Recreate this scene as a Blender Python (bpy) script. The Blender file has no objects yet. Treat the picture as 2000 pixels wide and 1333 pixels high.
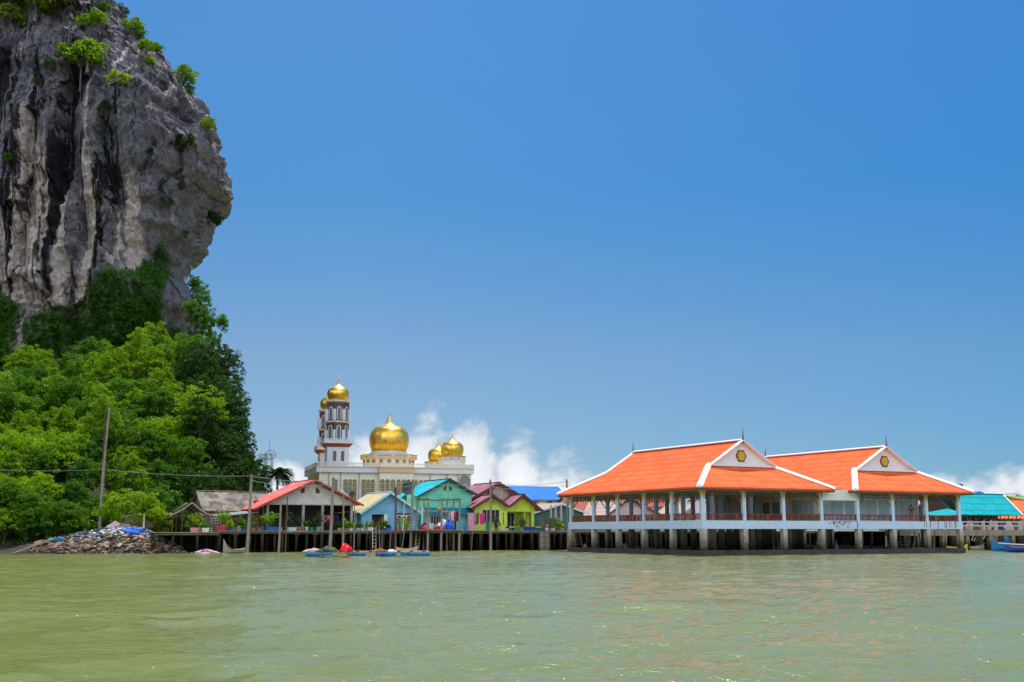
import bpy, math, random
import numpy as np
from mathutils import Vector, Matrix
C = bpy.context; S = C.scene; R = math.radians
# ------------------------------------------------------------------ camera, sky, sun
cam_d = bpy.data.cameras.new('camera'); cam = bpy.data.objects.new('camera', cam_d); S.collection.objects.link(cam)
PITCH = math.atan(371.5/2222.2); EYE = 2.2
cam.location = (0, 0, EYE); cam.rotation_euler = (math.pi/2+PITCH, 0, 0)
cam_d.lens = 40; cam_d.sensor_width = 36; cam_d.clip_start = .1; cam_d.clip_end = 20000
S.camera = cam
SUN_EL, SUN_AZ = R(73), R(20)
SKY_STRENGTH = .105; SUN_STRENGTH = 4.3
S.view_settings.view_transform = 'Standard'; S.view_settings.look = 'None'; S.view_settings.gamma = 1
S.view_settings.exposure = 0.25; S.view_settings.use_curve_mapping = False
S.cycles.max_bounces = 6; S.cycles.transparent_max_bounces = 8; S.cycles.diffuse_bounces = 3; S.cycles.glossy_bounces = 3
S.cycles.caustics_reflective = False; S.cycles.caustics_refractive = False
S.cycles.sample_clamp_indirect = 4
S.cycles.use_denoising = True
W_ = bpy.data.worlds.new("World"); S.world = W_; W_.use_nodes = True
def build_world():
    nt = W_.node_tree; N = nt.nodes; L = nt.links; N.clear()
    out = N.new('ShaderNodeOutputWorld'); bg = N.new('ShaderNodeBackground')
    sky = N.new('ShaderNodeTexSky'); sky.sky_type = 'NISHITA'; sky.sun_disc = False
    sky.sun_elevation = SUN_EL; sky.sun_rotation = SUN_AZ; sky.air_density = .9; sky.dust_density = .1; sky.ozone_density = 5.0
    hs = N.new('ShaderNodeHueSaturation'); hs.inputs['Saturation'].default_value = 1.1; hs.inputs['Value'].default_value = 1.2
    tint = N.new('ShaderNodeMix'); tint.data_type = 'RGBA'; tint.blend_type = 'MULTIPLY'; tint.inputs[0].default_value = 1
    tc0 = N.new('ShaderNodeTexCoord'); s0 = N.new('ShaderNodeSeparateXYZ'); L.new(tc0.outputs['Generated'], s0.inputs[0])
    rp = N.new('ShaderNodeValToRGB'); L.new(s0.outputs[2], rp.inputs[0]); er = rp.color_ramp.elements
    er[0].position = 0.0; er[0].color = (.42, .48, .59, 1); er[1].position = .45; er[1].color = (.74, .92, .96, 1)
    e = er.new(.29); e.color = (.56, .755, .80, 1); e = er.new(.15); e.color = (.66, .65, .64, 1)
    L.new(sky.outputs[0], tint.inputs[6]); L.new(rp.outputs[0], tint.inputs[7]); L.new(tint.outputs[2], hs.inputs['Color'])
    tc = N.new('ShaderNodeTexCoord'); sp = N.new('ShaderNodeSeparateXYZ'); L.new(tc.outputs['Generated'], sp.inputs[0])
    def m(op, a, b=None, c=None, clamp=False):
        n = N.new('ShaderNodeMath'); n.operation = op; n.use_clamp = clamp
        for i, x in enumerate((a, b, c)):
            if x is None: continue
            if isinstance(x, (int, float)): n.inputs[i].default_value = x
            else: L.new(x, n.inputs[i])
        return n.outputs[0]
    X, Y, Z = sp.outputs
    az = m('ARCTAN2', X, Y); el = m('ARCSINE', Z)
    # cumulus banks and added unseen fill banks: each a soft bump of (azimuth, elevation) broken up by noise
    cb = N.new('ShaderNodeCombineXYZ'); L.new(m('MULTIPLY', az, 1.0), cb.inputs[0]); L.new(m('MULTIPLY', el, 1.25), cb.inputs[1])
    ns = N.new('ShaderNodeTexNoise'); ns.inputs['Scale'].default_value = 26; ns.inputs['Detail'].default_value = 9; ns.inputs['Roughness'].default_value = .56
    ns.inputs['Distortion'].default_value = .25; L.new(cb.outputs[0], ns.inputs['Vector'])
    ns2 = N.new('ShaderNodeTexNoise'); ns2.inputs['Scale'].default_value = 9; ns2.inputs['Detail'].default_value = 4; L.new(cb.outputs[0], ns2.inputs['Vector'])
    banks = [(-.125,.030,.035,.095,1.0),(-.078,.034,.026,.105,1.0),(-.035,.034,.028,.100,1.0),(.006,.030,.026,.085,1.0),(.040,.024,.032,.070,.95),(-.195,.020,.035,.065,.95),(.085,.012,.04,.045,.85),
             (.365,.024,.060,.034,.75),(.44,.03,.05,.04,.8),(-.35,.03,.08,.05,.8),(.62,.04,.08,.05,.9),(-.7,.04,.1,.06,.9),(.9,.05,.1,.06,.9),(1.4,.05,.15,.07,.9),(-1.3,.06,.15,.07,.9),(2.2,.06,.3,.07,.9),(-2.3,.06,.3,.07,.9),(3.0,.06,.2,.07,.9),(2.75,.5,.55,.5,1.25),(-2.6,.45,.6,.5,1.25),(1.9,.55,.4,.4,1.1),(-1.75,.5,.4,.4,1.1),(3.1,.9,.5,.4,1.2)]  # the wide unseen banks behind the camera are added to brighten shaded fronts
    tot = None
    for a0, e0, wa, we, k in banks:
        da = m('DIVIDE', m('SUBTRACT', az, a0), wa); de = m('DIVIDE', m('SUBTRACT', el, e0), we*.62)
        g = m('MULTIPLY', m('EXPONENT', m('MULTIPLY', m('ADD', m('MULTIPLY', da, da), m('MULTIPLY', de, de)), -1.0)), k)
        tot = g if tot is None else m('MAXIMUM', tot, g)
    low = m('MULTIPLY', m('EXPONENT', m('MULTIPLY', m('ABSOLUTE', el), -45.0)), .36)
    tot = m('MAXIMUM', tot, low)
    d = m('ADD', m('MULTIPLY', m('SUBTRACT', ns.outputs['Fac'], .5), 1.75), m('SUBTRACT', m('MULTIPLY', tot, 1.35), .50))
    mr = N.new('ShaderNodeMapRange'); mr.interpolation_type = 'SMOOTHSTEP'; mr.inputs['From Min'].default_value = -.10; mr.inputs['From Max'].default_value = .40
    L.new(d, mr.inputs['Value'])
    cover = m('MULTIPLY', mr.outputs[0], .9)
    shade = m('MULTIPLY_ADD', ns2.outputs['Fac'], 1.3, 5.6); shade = m('MULTIPLY_ADD', d, 2.2, shade); shade = m('MULTIPLY', shade, m('MULTIPLY_ADD', m('MULTIPLY', m('ADD', m('MULTIPLY', Y, -1.6), 0, clamp=True), 1.0), 1.1, 1.0))  # clouds behind the camera brightened as added fill light
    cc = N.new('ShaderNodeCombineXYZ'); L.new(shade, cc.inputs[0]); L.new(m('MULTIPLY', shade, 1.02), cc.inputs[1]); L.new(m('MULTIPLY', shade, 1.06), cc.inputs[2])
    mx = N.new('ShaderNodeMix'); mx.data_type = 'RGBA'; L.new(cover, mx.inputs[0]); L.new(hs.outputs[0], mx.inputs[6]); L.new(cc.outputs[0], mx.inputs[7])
    # the side of the sky away from the crag is a deeper blue
    azf = m('MULTIPLY', m('ADD', az, .13), 1.75, clamp=True); dk = N.new('ShaderNodeMix'); dk.data_type = 'RGBA'; dk.blend_type = 'MULTIPLY'
    L.new(azf, dk.inputs[0]); dk.inputs[7].default_value = (.57, .82, .94, 1); L.new(hs.outputs[0], dk.inputs[6]); L.new(dk.outputs[2], mx.inputs[6])
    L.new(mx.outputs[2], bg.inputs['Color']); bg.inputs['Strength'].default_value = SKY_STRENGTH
    L.new(bg.outputs[0], out.inputs[0])
build_world()
SDIR = Vector((math.sin(SUN_AZ)*math.cos(SUN_EL), math.cos(SUN_AZ)*math.cos(SUN_EL), math.sin(SUN_EL)))
sl = bpy.data.lights.new('sun', 'SUN'); sl.energy = SUN_STRENGTH; sl.angle = R(.5); sl.color = (1, .96, .88)
so = bpy.data.objects.new('sun', sl); S.collection.objects.link(so); so.rotation_euler = SDIR.to_track_quat('Z', 'Y').to_euler()

# ------------------------------------------------------------------ frames and pixel measuring
TH = R(27.2); AX, AY = 17.75, 107.0
UX, UY = math.cos(TH), math.sin(TH); VX, VY = -UY, UX
def W(u, v, z=0): return Vector((AX+u*UX+v*VX, AY+u*UY+v*VY, z))
F_ = 2222.2; cs, sn = math.cos(PITCH), math.sin(PITCH)
def ray(px, py):
    v = 666.5-py; return (px-1000, F_*cs-v*sn, F_*sn+v*cs)
def P(px, py, v):
    "where the sight line through a photo point meets the upright plane v: (u, z)"
    d = ray(px, py); k = (v+AX*VX+AY*VY)/(d[0]*VX+d[1]*VY)
    return ((d[0]*k-AX)*UX+(d[1]*k-AY)*UY, d[2]*k+EYE)
def QV(px, u):
    d = ray(px, 1000); k = (u+AX*UX+AY*UY)/(d[0]*UX+d[1]*UY); return (d[0]*k-AX)*VX+(d[1]*k-AY)*VY
def PU(px, v): return P(px, 1000, v)[0]
def PY(px, py, y):
    d = ray(px, py); k = y/d[1]; return d[0]*k, d[2]*k+EYE
def proj(p):
    x, y, z = p[..., 0], p[..., 1], p[..., 2]-EYE; yc = y*cs+z*sn; zc = -y*sn+z*cs
    return 1000+F_*x/yc, 666.5-F_*zc/yc

# ------------------------------------------------------------------ mesh helpers
class MB:
    def __init__(s): s.v = []; s.f = []
    def add(s, vs, fs):
        n = len(s.v); s.v += [tuple(v) for v in vs]; s.f += [tuple(i+n for i in f) for f in fs]; return s
    def box(s, a, b, c, d, e, f, j=0):
        q = lambda: random.uniform(-j, j) if j else 0
        vs = [(x+q(), y+q(), z+q()) for z in (e, f) for y in (c, d) for x in (a, b)]
        return s.add(vs, [(0,2,3,1),(4,5,7,6),(0,1,5,4),(2,6,7,3),(0,4,6,2),(1,3,7,5)])
    def bar(s, p, q, w, h=None, roll=0):
        "rectangular bar between two points"
        h = h or w; p = Vector(p); q = Vector(q); d = (q-p)
        if d.length < 1e-6: return s
        up = Vector((0,0,1)) if abs(d.normalized().z) < .95 else Vector((0,1,0))
        x = d.cross(up).normalized(); y = x.cross(d).normalized()
        if roll: rot = Matrix.Rotation(roll, 3, d.normalized()); x = rot@x; y = rot@y
        vs = [e+x*(a*w/2)+y*(b*h/2) for e in (p, q) for b in (-1, 1) for a in (-1, 1)]
        return s.add(vs, [(0,1,3,2),(4,6,7,5),(0,4,5,1),(2,3,7,6),(0,2,6,4),(1,5,7,3)])
    def tube(s, p, q, r, r2=None, n=8, cap=True):
        r2 = r if r2 is None else r2; p = Vector(p); q = Vector(q); d = (q-p).normalized()
        up = Vector((0,0,1)) if abs(d.z) < .9 else Vector((1,0,0)); x = d.cross(up).normalized(); y = x.cross(d)
        vs = [e+(x*math.cos(2*math.pi*i/n)+y*math.sin(2*math.pi*i/n))*rr for e, rr in ((p, r), (q, r2)) for i in range(n)]
        fs = [(i, (i+1)%n, n+(i+1)%n, n+i) for i in range(n)]
        if cap: fs += [tuple(range(n))[::-1], tuple(range(n, 2*n))]
        return s.add(vs, fs)
    def path(s, pts, r, n=5):
        pts = [Vector(p) for p in pts]; rs = r if isinstance(r, (list, tuple)) else [r]*len(pts); vs = []
        for i, p in enumerate(pts):
            d = (pts[min(i+1, len(pts)-1)]-pts[max(i-1, 0)]).normalized(); up = Vector((0,0,1)) if abs(d.z) < .9 else Vector((1,0,0))
            x = d.cross(up).normalized(); y = x.cross(d)
            vs += [p+(x*math.cos(2*math.pi*k/n)+y*math.sin(2*math.pi*k/n))*rs[i] for k in range(n)]
        fs = [(i*n+k, i*n+(k+1)%n, (i+1)*n+(k+1)%n, (i+1)*n+k) for i in range(len(pts)-1) for k in range(n)]
        fs += [tuple(range(n))[::-1], tuple(range((len(pts)-1)*n, len(pts)*n))]
        return s.add(vs, fs)
    def lathe(s, prof, c=(0,0,0), n=32, rot=0):
        vs = [(c[0]+r*math.cos(2*math.pi*i/n+rot), c[1]+r*math.sin(2*math.pi*i/n+rot), c[2]+z) for r, z in prof for i in range(n)]
        fs = [(j*n+i, j*n+(i+1)%n, (j+1)*n+(i+1)%n, (j+1)*n+i) for j in range(len(prof)-1) for i in range(n)]
        if prof[0][0] > 1e-4: fs.append(tuple(range(n))[::-1])
        if prof[-1][0] > 1e-4: fs.append(tuple(range((len(prof)-1)*n, len(prof)*n)))
        return s.add(vs, fs)
    def cap(s, p, q, w, h, side):
        "low pitched capping along an edge; side = horizontal direction across it"
        p = Vector(p); q = Vector(q); sd = Vector(side).normalized()
        vs = [e+o for e in (p, q) for o in (sd*-w, sd*-w+Vector((0,0,.10)), Vector((0,0,h+.10)), sd*w+Vector((0,0,.10)), sd*w)]
        return s.add(vs, [(0,1,2,3,4),(9,8,7,6,5),(0,5,6,1),(1,6,7,2),(2,7,8,3),(3,8,9,4),(4,9,5,0)])
    def prism(s, poly, axis, a, b):
        "polygon given in the two other axes, extruded along axis from a to b"
        def mk(p, t): return {'x': (t, p[0], p[1]), 'y': (p[0], t, p[1]), 'z': (p[0], p[1], t)}[axis]
        n = len(poly); vs = [mk(p, a) for p in poly]+[mk(p, b) for p in poly]
        return s.add(vs, [tuple(range(n))[::-1], tuple(range(n, 2*n))]+[(i, (i+1)%n, n+(i+1)%n, n+i) for i in range(n)])
    def slab(s, quad, t):
        "thick plate: quad of 4 points (top face), thickness t downwards along z"
        n = len(quad); vs = [Vector(q) for q in quad]+[Vector(q)-Vector((0,0,t)) for q in quad]
        return s.add(vs, [tuple(range(n)), tuple(range(n, 2*n))[::-1]]+[(i, n+i, n+(i+1)%n, (i+1)%n) for i in range(n)])
    def arch(s, x0, x1, z0, z1, y0, y1, n=8):
        "arched upright plate in the x-z plane between y0 and y1"
        r = (x1-x0)/2; cx = (x0+x1)/2; pts = [(x0, z0), (x1, z0)]+[(cx+r*math.cos(math.pi*i/n), z1-r+r*math.sin(math.pi*i/n)) for i in range(n+1)]
        return s.prism(pts, 'y', y0, y1)
    def archring(s, x0, x1, z0, z1, w, y0, y1, n=8, sill=True):
        r = (x1-x0)/2; cx = (x0+x1)/2
        def pth(e): return [(x0-e, z0)]+[(cx-(r+e)*math.cos(math.pi*i/n), z1-r+(r+e)*math.sin(math.pi*i/n)) for i in range(n+1)]+[(x1+e, z0)]
        a, b = pth(0), pth(w)
        for i in range(len(a)-1): s.prism([a[i], b[i], b[i+1], a[i+1]], 'y', y0, y1)
        if sill: s.box(x0-w, x1+w, y0, y1, z0-w, z0)
        return s
    def mesh(s, name, org=(0,0,0), smooth=False, fix=True):
        me = bpy.data.meshes.new(name); me.from_pydata([(x-org[0], y-org[1], z-org[2]) for x, y, z in s.v], [], s.f)
        if fix:
            import bmesh
            bm = bmesh.new(); bm.from_mesh(me); bmesh.ops.recalc_face_normals(bm, faces=bm.faces); bm.to_mesh(me); bm.free()
        if smooth: me.polygons.foreach_set('use_smooth', [True]*len(me.polygons))
        me.update(); return me
def link(o): S.collection.objects.link(o); return o
def tag(o, label=None, cat=None, group=None, kind=None):
    for k, x in (('label', label), ('category', cat), ('group', group), ('kind', kind)):
        if x: o[k] = x
    return o
def thing(name, label, cat, org, group=None, rot=TH, uv=True):
    o = link(bpy.data.objects.new(name, None)); o.empty_display_size = .3
    o.location = W(*org) if uv else org; o.rotation_euler = (0, 0, rot); o['org'] = org
    return tag(o, label, cat, group)
def part(name, mb, m, root, smooth=False, label=None, org=None, fix=True):
    me = mb.mesh(name, org if org is not None else root['org'], smooth, fix); me.materials.append(m)
    o = link(bpy.data.objects.new(name, me)); o.parent = root; o['org'] = tuple(org if org is not None else root['org'])
    if label: o['label'] = label
    return o
def solo(name, mb, m, label, cat, org=(0,0,0), group=None, smooth=False, rot=TH, uv=True, kind=None, fix=True):
    me = mb.mesh(name, org, smooth, fix); me.materials.append(m); o = link(bpy.data.objects.new(name, me))
    o.location = W(*org) if uv else org; o.rotation_euler = (0, 0, rot if uv else 0); o['org'] = tuple(org)
    return tag(o, label, cat, group, kind)
def copy_tree(o, parent=None):
    c = o.copy(); S.collection.objects.link(c); c.parent = parent
    for ch in list(o.children): copy_tree(ch, c)
    return c
def npmesh(name, v, f, m, smooth=False, loc=(0,0,0), attrs=None):
    v = np.asarray(v, dtype=np.float32); f = np.asarray(f, dtype=np.int32)
    me = bpy.data.meshes.new(name); me.vertices.add(len(v)); me.vertices.foreach_set('co', (v-np.array(loc, dtype=np.float32)).ravel())
    k = f.shape[1]; me.loops.add(f.size); me.polygons.add(len(f)); me.loops.foreach_set('vertex_index', f.ravel())
    me.polygons.foreach_set('loop_start', np.arange(0, f.size, k, dtype=np.int32))
    me.polygons.foreach_set('use_smooth', np.full(len(f), smooth))
    me.update(calc_edges=True); me.validate(); me.materials.append(m)
    for an, av in (attrs or {}).items():
        at = me.attributes.new(an, 'FLOAT', 'POINT'); at.data.foreach_set('value', np.asarray(av, dtype=np.float32))
    return me

# ------------------------------------------------------------------ noise
def _h(ix, iy, iz, seed):
    n = (ix*374761393+iy*668265263+iz*2147483647+seed*1274126177) & 0xffffffff
    n = ((n ^ (n >> 13))*1274126177) & 0xffffffff; n = (n ^ (n >> 16)) & 0xffffffff
    n = (n*2246822519) & 0xffffffff; n ^= n >> 15
    return n.astype(np.float64)/4294967295.0
def vnoise(x, y, z, seed=0):
    x, y, z = np.broadcast_arrays(np.asarray(x, float), np.asarray(y, float), np.asarray(z, float))
    fx, fy, fz = np.floor(x), np.floor(y), np.floor(z); ix, iy, iz = fx.astype(np.int64), fy.astype(np.int64), fz.astype(np.int64)
    tx, ty, tz = x-fx, y-fy, z-fz; tx, ty, tz = [t*t*t*(t*(t*6-15)+10) for t in (tx, ty, tz)]
    r = 0
    for a in (0, 1):
        for b in (0, 1):
            for c in (0, 1):
                r = r+_h(ix+a, iy+b, iz+c, seed)*(tx if a else 1-tx)*(ty if b else 1-ty)*(tz if c else 1-tz)
    return r*2-1
def fbm(x, y, z, o=4, seed=0, ridge=False):
    s = 0; a = 1; t = 0
    for i in range(o):
        n = vnoise(x, y, z, seed+i*17); n = (1-2*np.abs(n)) if ridge else n
        s = s+n*a; t += a; a *= .5; x = np.asarray(x)*2.03; y = np.asarray(y)*2.03; z = np.asarray(z)*2.03
    return s/t

# ------------------------------------------------------------------ materials
class NT:
    def __init__(s, name):
        s.m = bpy.data.materials.new(name); s.m.use_nodes = True; s.t = s.m.node_tree; s.N = s.t.nodes; s.L = s.t.links
        s.b = s.N['Principled BSDF']; s.o = s.N['Material Output']; s.tc = s.N.new('ShaderNodeTexCoord')
    def set(s, **k):
        for a, x in k.items():
            a = {'rough': 'Roughness', 'metal': 'Metallic', 'ior': 'IOR', 'alpha': 'Alpha', 'spec': 'Specular IOR Level', 'trans': 'Transmission Weight'}[a]
            s.b.inputs[a].default_value = x
        return s
    def put(s, n, i, x):
        if x is None: return
        if isinstance(x, (int, float)): n.inputs[i].default_value = x
        elif isinstance(x, (tuple, list)): n.inputs[i].default_value = tuple(x) if len(x) == len(n.inputs[i].default_value) else tuple(x)+(1,)
        else: s.L.new(x, n.inputs[i])
    def math(s, op, a, b=None, c=None, clamp=False):
        n = s.N.new('ShaderNodeMath'); n.operation = op; n.use_clamp = clamp
        for i, x in enumerate((a, b, c)): s.put(n, i, x)
        return n.outputs[0]
    def map(s, scale=(1,1,1), src='Object', rot=(0,0,0)):
        n = s.N.new('ShaderNodeMapping'); s.L.new(s.tc.outputs[src], n.inputs[0]); n.inputs['Scale'].default_value = scale; n.inputs['Rotation'].default_value = rot; return n.outputs[0]
    def noise(s, scale, vec=None, detail=4, rough=.55, dist=0):
        n = s.N.new('ShaderNodeTexNoise'); n.inputs['Scale'].default_value = scale; n.inputs['Detail'].default_value = detail
        n.inputs['Roughness'].default_value = rough; n.inputs['Distortion'].default_value = dist; s.L.new(vec or s.tc.outputs['Object'], n.inputs['Vector']); return n.outputs['Fac']
    def wave(s, scale, vec=None, dirn='X', dist=0, prof='SIN'):
        n = s.N.new('ShaderNodeTexWave'); n.bands_direction = dirn; n.wave_profile = prof; n.inputs['Scale'].default_value = scale; n.inputs['Distortion'].default_value = dist
        s.L.new(vec or s.tc.outputs['Object'], n.inputs['Vector']); return n.outputs['Fac']
    def ramp(s, fac, stops, interp='LINEAR'):
        n = s.N.new('ShaderNodeValToRGB'); r = n.color_ramp; r.interpolation = interp
        while len(r.elements) < len(stops): r.elements.new(.5)
        for e, (p, c) in zip(r.elements, stops): e.position = p; e.color = tuple(c)+(1,) if len(c) == 3 else c
        s.L.new(fac, n.inputs[0]); return n.outputs[0]
    def step(s, fac, a, b):
        n = s.N.new('ShaderNodeMapRange'); n.interpolation_type = 'SMOOTHSTEP'; n.inputs['From Min'].default_value = a; n.inputs['From Max'].default_value = b; s.L.new(fac, n.inputs['Value']); return n.outputs[0]
    def mix(s, f, a, b, mode='MIX'):
        n = s.N.new('ShaderNodeMix'); n.data_type = 'RGBA'; n.blend_type = mode; s.put(n, 0, f); s.put(n, 6, a); s.put(n, 7, b); return n.outputs[2]
    def color(s, c): s.put(s.b, 'Base Color', c); return s
    def bump(s, h, dist=.05, strength=1):
        n = s.N.new('ShaderNodeBump'); n.inputs['Distance'].default_value = dist; n.inputs['Strength'].default_value = strength; s.L.new(h, n.inputs['Height']); s.L.new(n.outputs[0], s.b.inputs['Normal']); return s
def mul(c, k): return tuple(min(1, x*k) for x in c)
MATS = {}
def pm(name, c, rough=.7, var=.18, scale=3., metal=0, bump=0, dirt=None, dirt_amt=.35, streak=False, spec=.4):
    "painted / plain surface with uneven tone and optional dirt"
    if name in MATS: return MATS[name]
    t = NT(name); t.set(rough=rough, metal=metal, spec=spec)
    n1 = t.noise(scale); n2 = t.noise(scale*9, detail=3)
    f = t.math('MULTIPLY_ADD', n2, .35, t.math('MULTIPLY', n1, .65))
    col = t.mix(t.step(f, .3, .7), mul(c, 1-var), mul(c, 1+var))
    if dirt:
        v = t.map((6, 6, .7) if streak else (1, 1, 1)); d = t.noise(.9 if streak else .6, v, detail=6, rough=.65)
        col = t.mix(t.math('MULTIPLY', t.step(d, .48, .68), dirt_amt), col, dirt)
    t.color(col)
    if bump: t.bump(n2, bump)
    MATS[name] = t.m; return t.m
def corr(name, c, axis='X', pitch=.35, rust=None, rust_amt=.5, rough=.55, var=.15, rows=0, depth=.05, row_axis='Z'):
    "corrugated or tiled roof sheet: ribs across axis, optional course lines, patchy fading"
    if name in MATS: return MATS[name]
    t = NT(name); t.set(rough=rough, spec=.12)
    w = t.wave(.314159*2/pitch/2*1.0, dirn=axis)     # one rib per pitch
    n = t.noise(.7, detail=6, rough=.6); n2 = t.noise(14, detail=2)
    col = t.mix(t.step(n, .3, .7), mul(c, 1-var), mul(c, 1+var))
    col = t.mix(t.math('MULTIPLY', t.step(n2, .35, .7), .12), col, mul(c, .5)); col = t.mix(t.math('MULTIPLY', t.step(w, .5, 1), .18 if not rows else .08), col, mul(c, .5))
    if rust: col = t.mix(t.math('MULTIPLY', t.step(t.noise(.55, t.map((1.3, 1.3, 1)), detail=7, rough=.68), .46, .6), rust_amt), col, rust)
    h = w
    if rows:
        r = t.wave(.314159/rows, dirn=row_axis, prof='SAW'); h = t.math('ADD', t.math('MULTIPLY', w, .35), r)
        col = t.mix(t.math('MULTIPLY', t.step(r, .70, .97), .62), col, mul(c, .5))
        col = t.mix(t.math('MULTIPLY', t.step(t.noise(3.5, detail=2), .5, .62), .12), col, mul(c, 1.25))
    t.color(col); t.bump(h, depth); MATS[name] = t.m; return t.m
# ------------------------------------------------------------------ water
def water_mat():
    t = NT('turbid green sea water'); t.set(rough=.085, ior=1.33, spec=.36)
    geo = t.N.new('ShaderNodeNewGeometry'); pos = geo.outputs['Position']
    mp = t.N.new('ShaderNodeMapping'); t.L.new(pos, mp.inputs[0]); mp.inputs['Scale'].default_value = (.012, .03, 1)
    big = t.noise(1, mp.outputs[0], detail=3)
    sx = t.N.new('ShaderNodeSeparateXYZ'); t.L.new(pos, sx.inputs[0])
    silt = t.math('MULTIPLY', t.step(sx.outputs[1], 55, 125), t.step(t.math('ADD', sx.outputs[0], t.math('MULTIPLY', big, 60)), -5, 60))
    base = t.mix(t.step(big, .35, .65), (.160, .188, .056), (.192, .214, .074))
    t.color(t.mix(t.math('MULTIPLY', silt, .5), base, (.27, .235, .13)))
    m2 = t.N.new('ShaderNodeMapping'); t.L.new(pos, m2.inputs[0]); m2.inputs['Scale'].default_value = (.8, 1.5, 1)
    n1 = t.noise(1.6, m2.outputs[0], detail=5, rough=.6, dist=.4); n2 = t.noise(.32, m2.outputs[0], detail=3)
    n3 = t.noise(6.5, m2.outputs[0], detail=3); t.bump(t.math('ADD', t.math('ADD', n1, t.math('MULTIPLY', n3, .5)), t.math('MULTIPLY', n2, 2.6)), .085, 1)
    return t.m
def build_water():
    # polar-ish grid: fine near the camera, coarse to the horizon; every wave is real relief
    ys = np.concatenate([np.linspace(-60, 8, 12), 8*np.exp(np.linspace(.004, math.log(200/8), 620)), np.geomspace(215, 9000, 40)])
    nx = 560; tx = np.linspace(-1, 1, nx); X = np.sign(tx)*(np.abs(tx)**1.0)
    half = np.maximum(np.abs(ys), 12)*.62+8; half = np.where(ys > 200, ys*1.3, half); half = np.where(ys < 8, 80, half)
    gx = X[None, :]*half[:, None]; gy = np.repeat(ys[:, None], nx, 1)
    rng = np.random.RandomState(4); z = np.zeros_like(gx)
    wx = gx+1.2*vnoise(gx*.15, gy*.15, 0, 3); wy = gy+1.2*vnoise(gx*.15, gy*.15, 5, 4)
    for i in range(26):
        lam = 0.55*1.17**i if i < 14 else rng.uniform(1.2, 6); th = rng.normal(math.radians(100), .75)
        amp = .0090*lam**.9*(.62 if lam < 1 else .80 if lam < 3.2 else .75); k = 2*math.pi/lam; ph = rng.uniform(0, 6.28)
        s_ = np.sin(k*(wx*math.cos(th)+wy*math.sin(th))+ph)
        z += amp*(1-np.abs(s_))*.48+amp*s_*.48
    z += .03*fbm(gx*.5, gy*.8, 0, 4, 9)
    patch = .55+.8*np.clip(.5+.9*fbm(gx*.03, gy*.06, 2, 2, 21), 0, 1); z = (z-z.mean())*patch
    fade = np.clip((190-gy)/60, 0, 1); z = z*fade-.02
    v = np.stack([gx, gy, z], -1).reshape(-1, 3); ny = len(ys)
    idx = np.arange(ny*nx).reshape(ny, nx); f = np.stack([idx[:-1, :-1], idx[:-1, 1:], idx[1:, 1:], idx[1:, :-1]], -1).reshape(-1, 4)
    me = npmesh('water', v, f, water_mat(), True); o = link(bpy.data.objects.new('water', me)); tag(o, 'green brown choppy bay water', 'water', kind='structure')
build_water()

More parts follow.
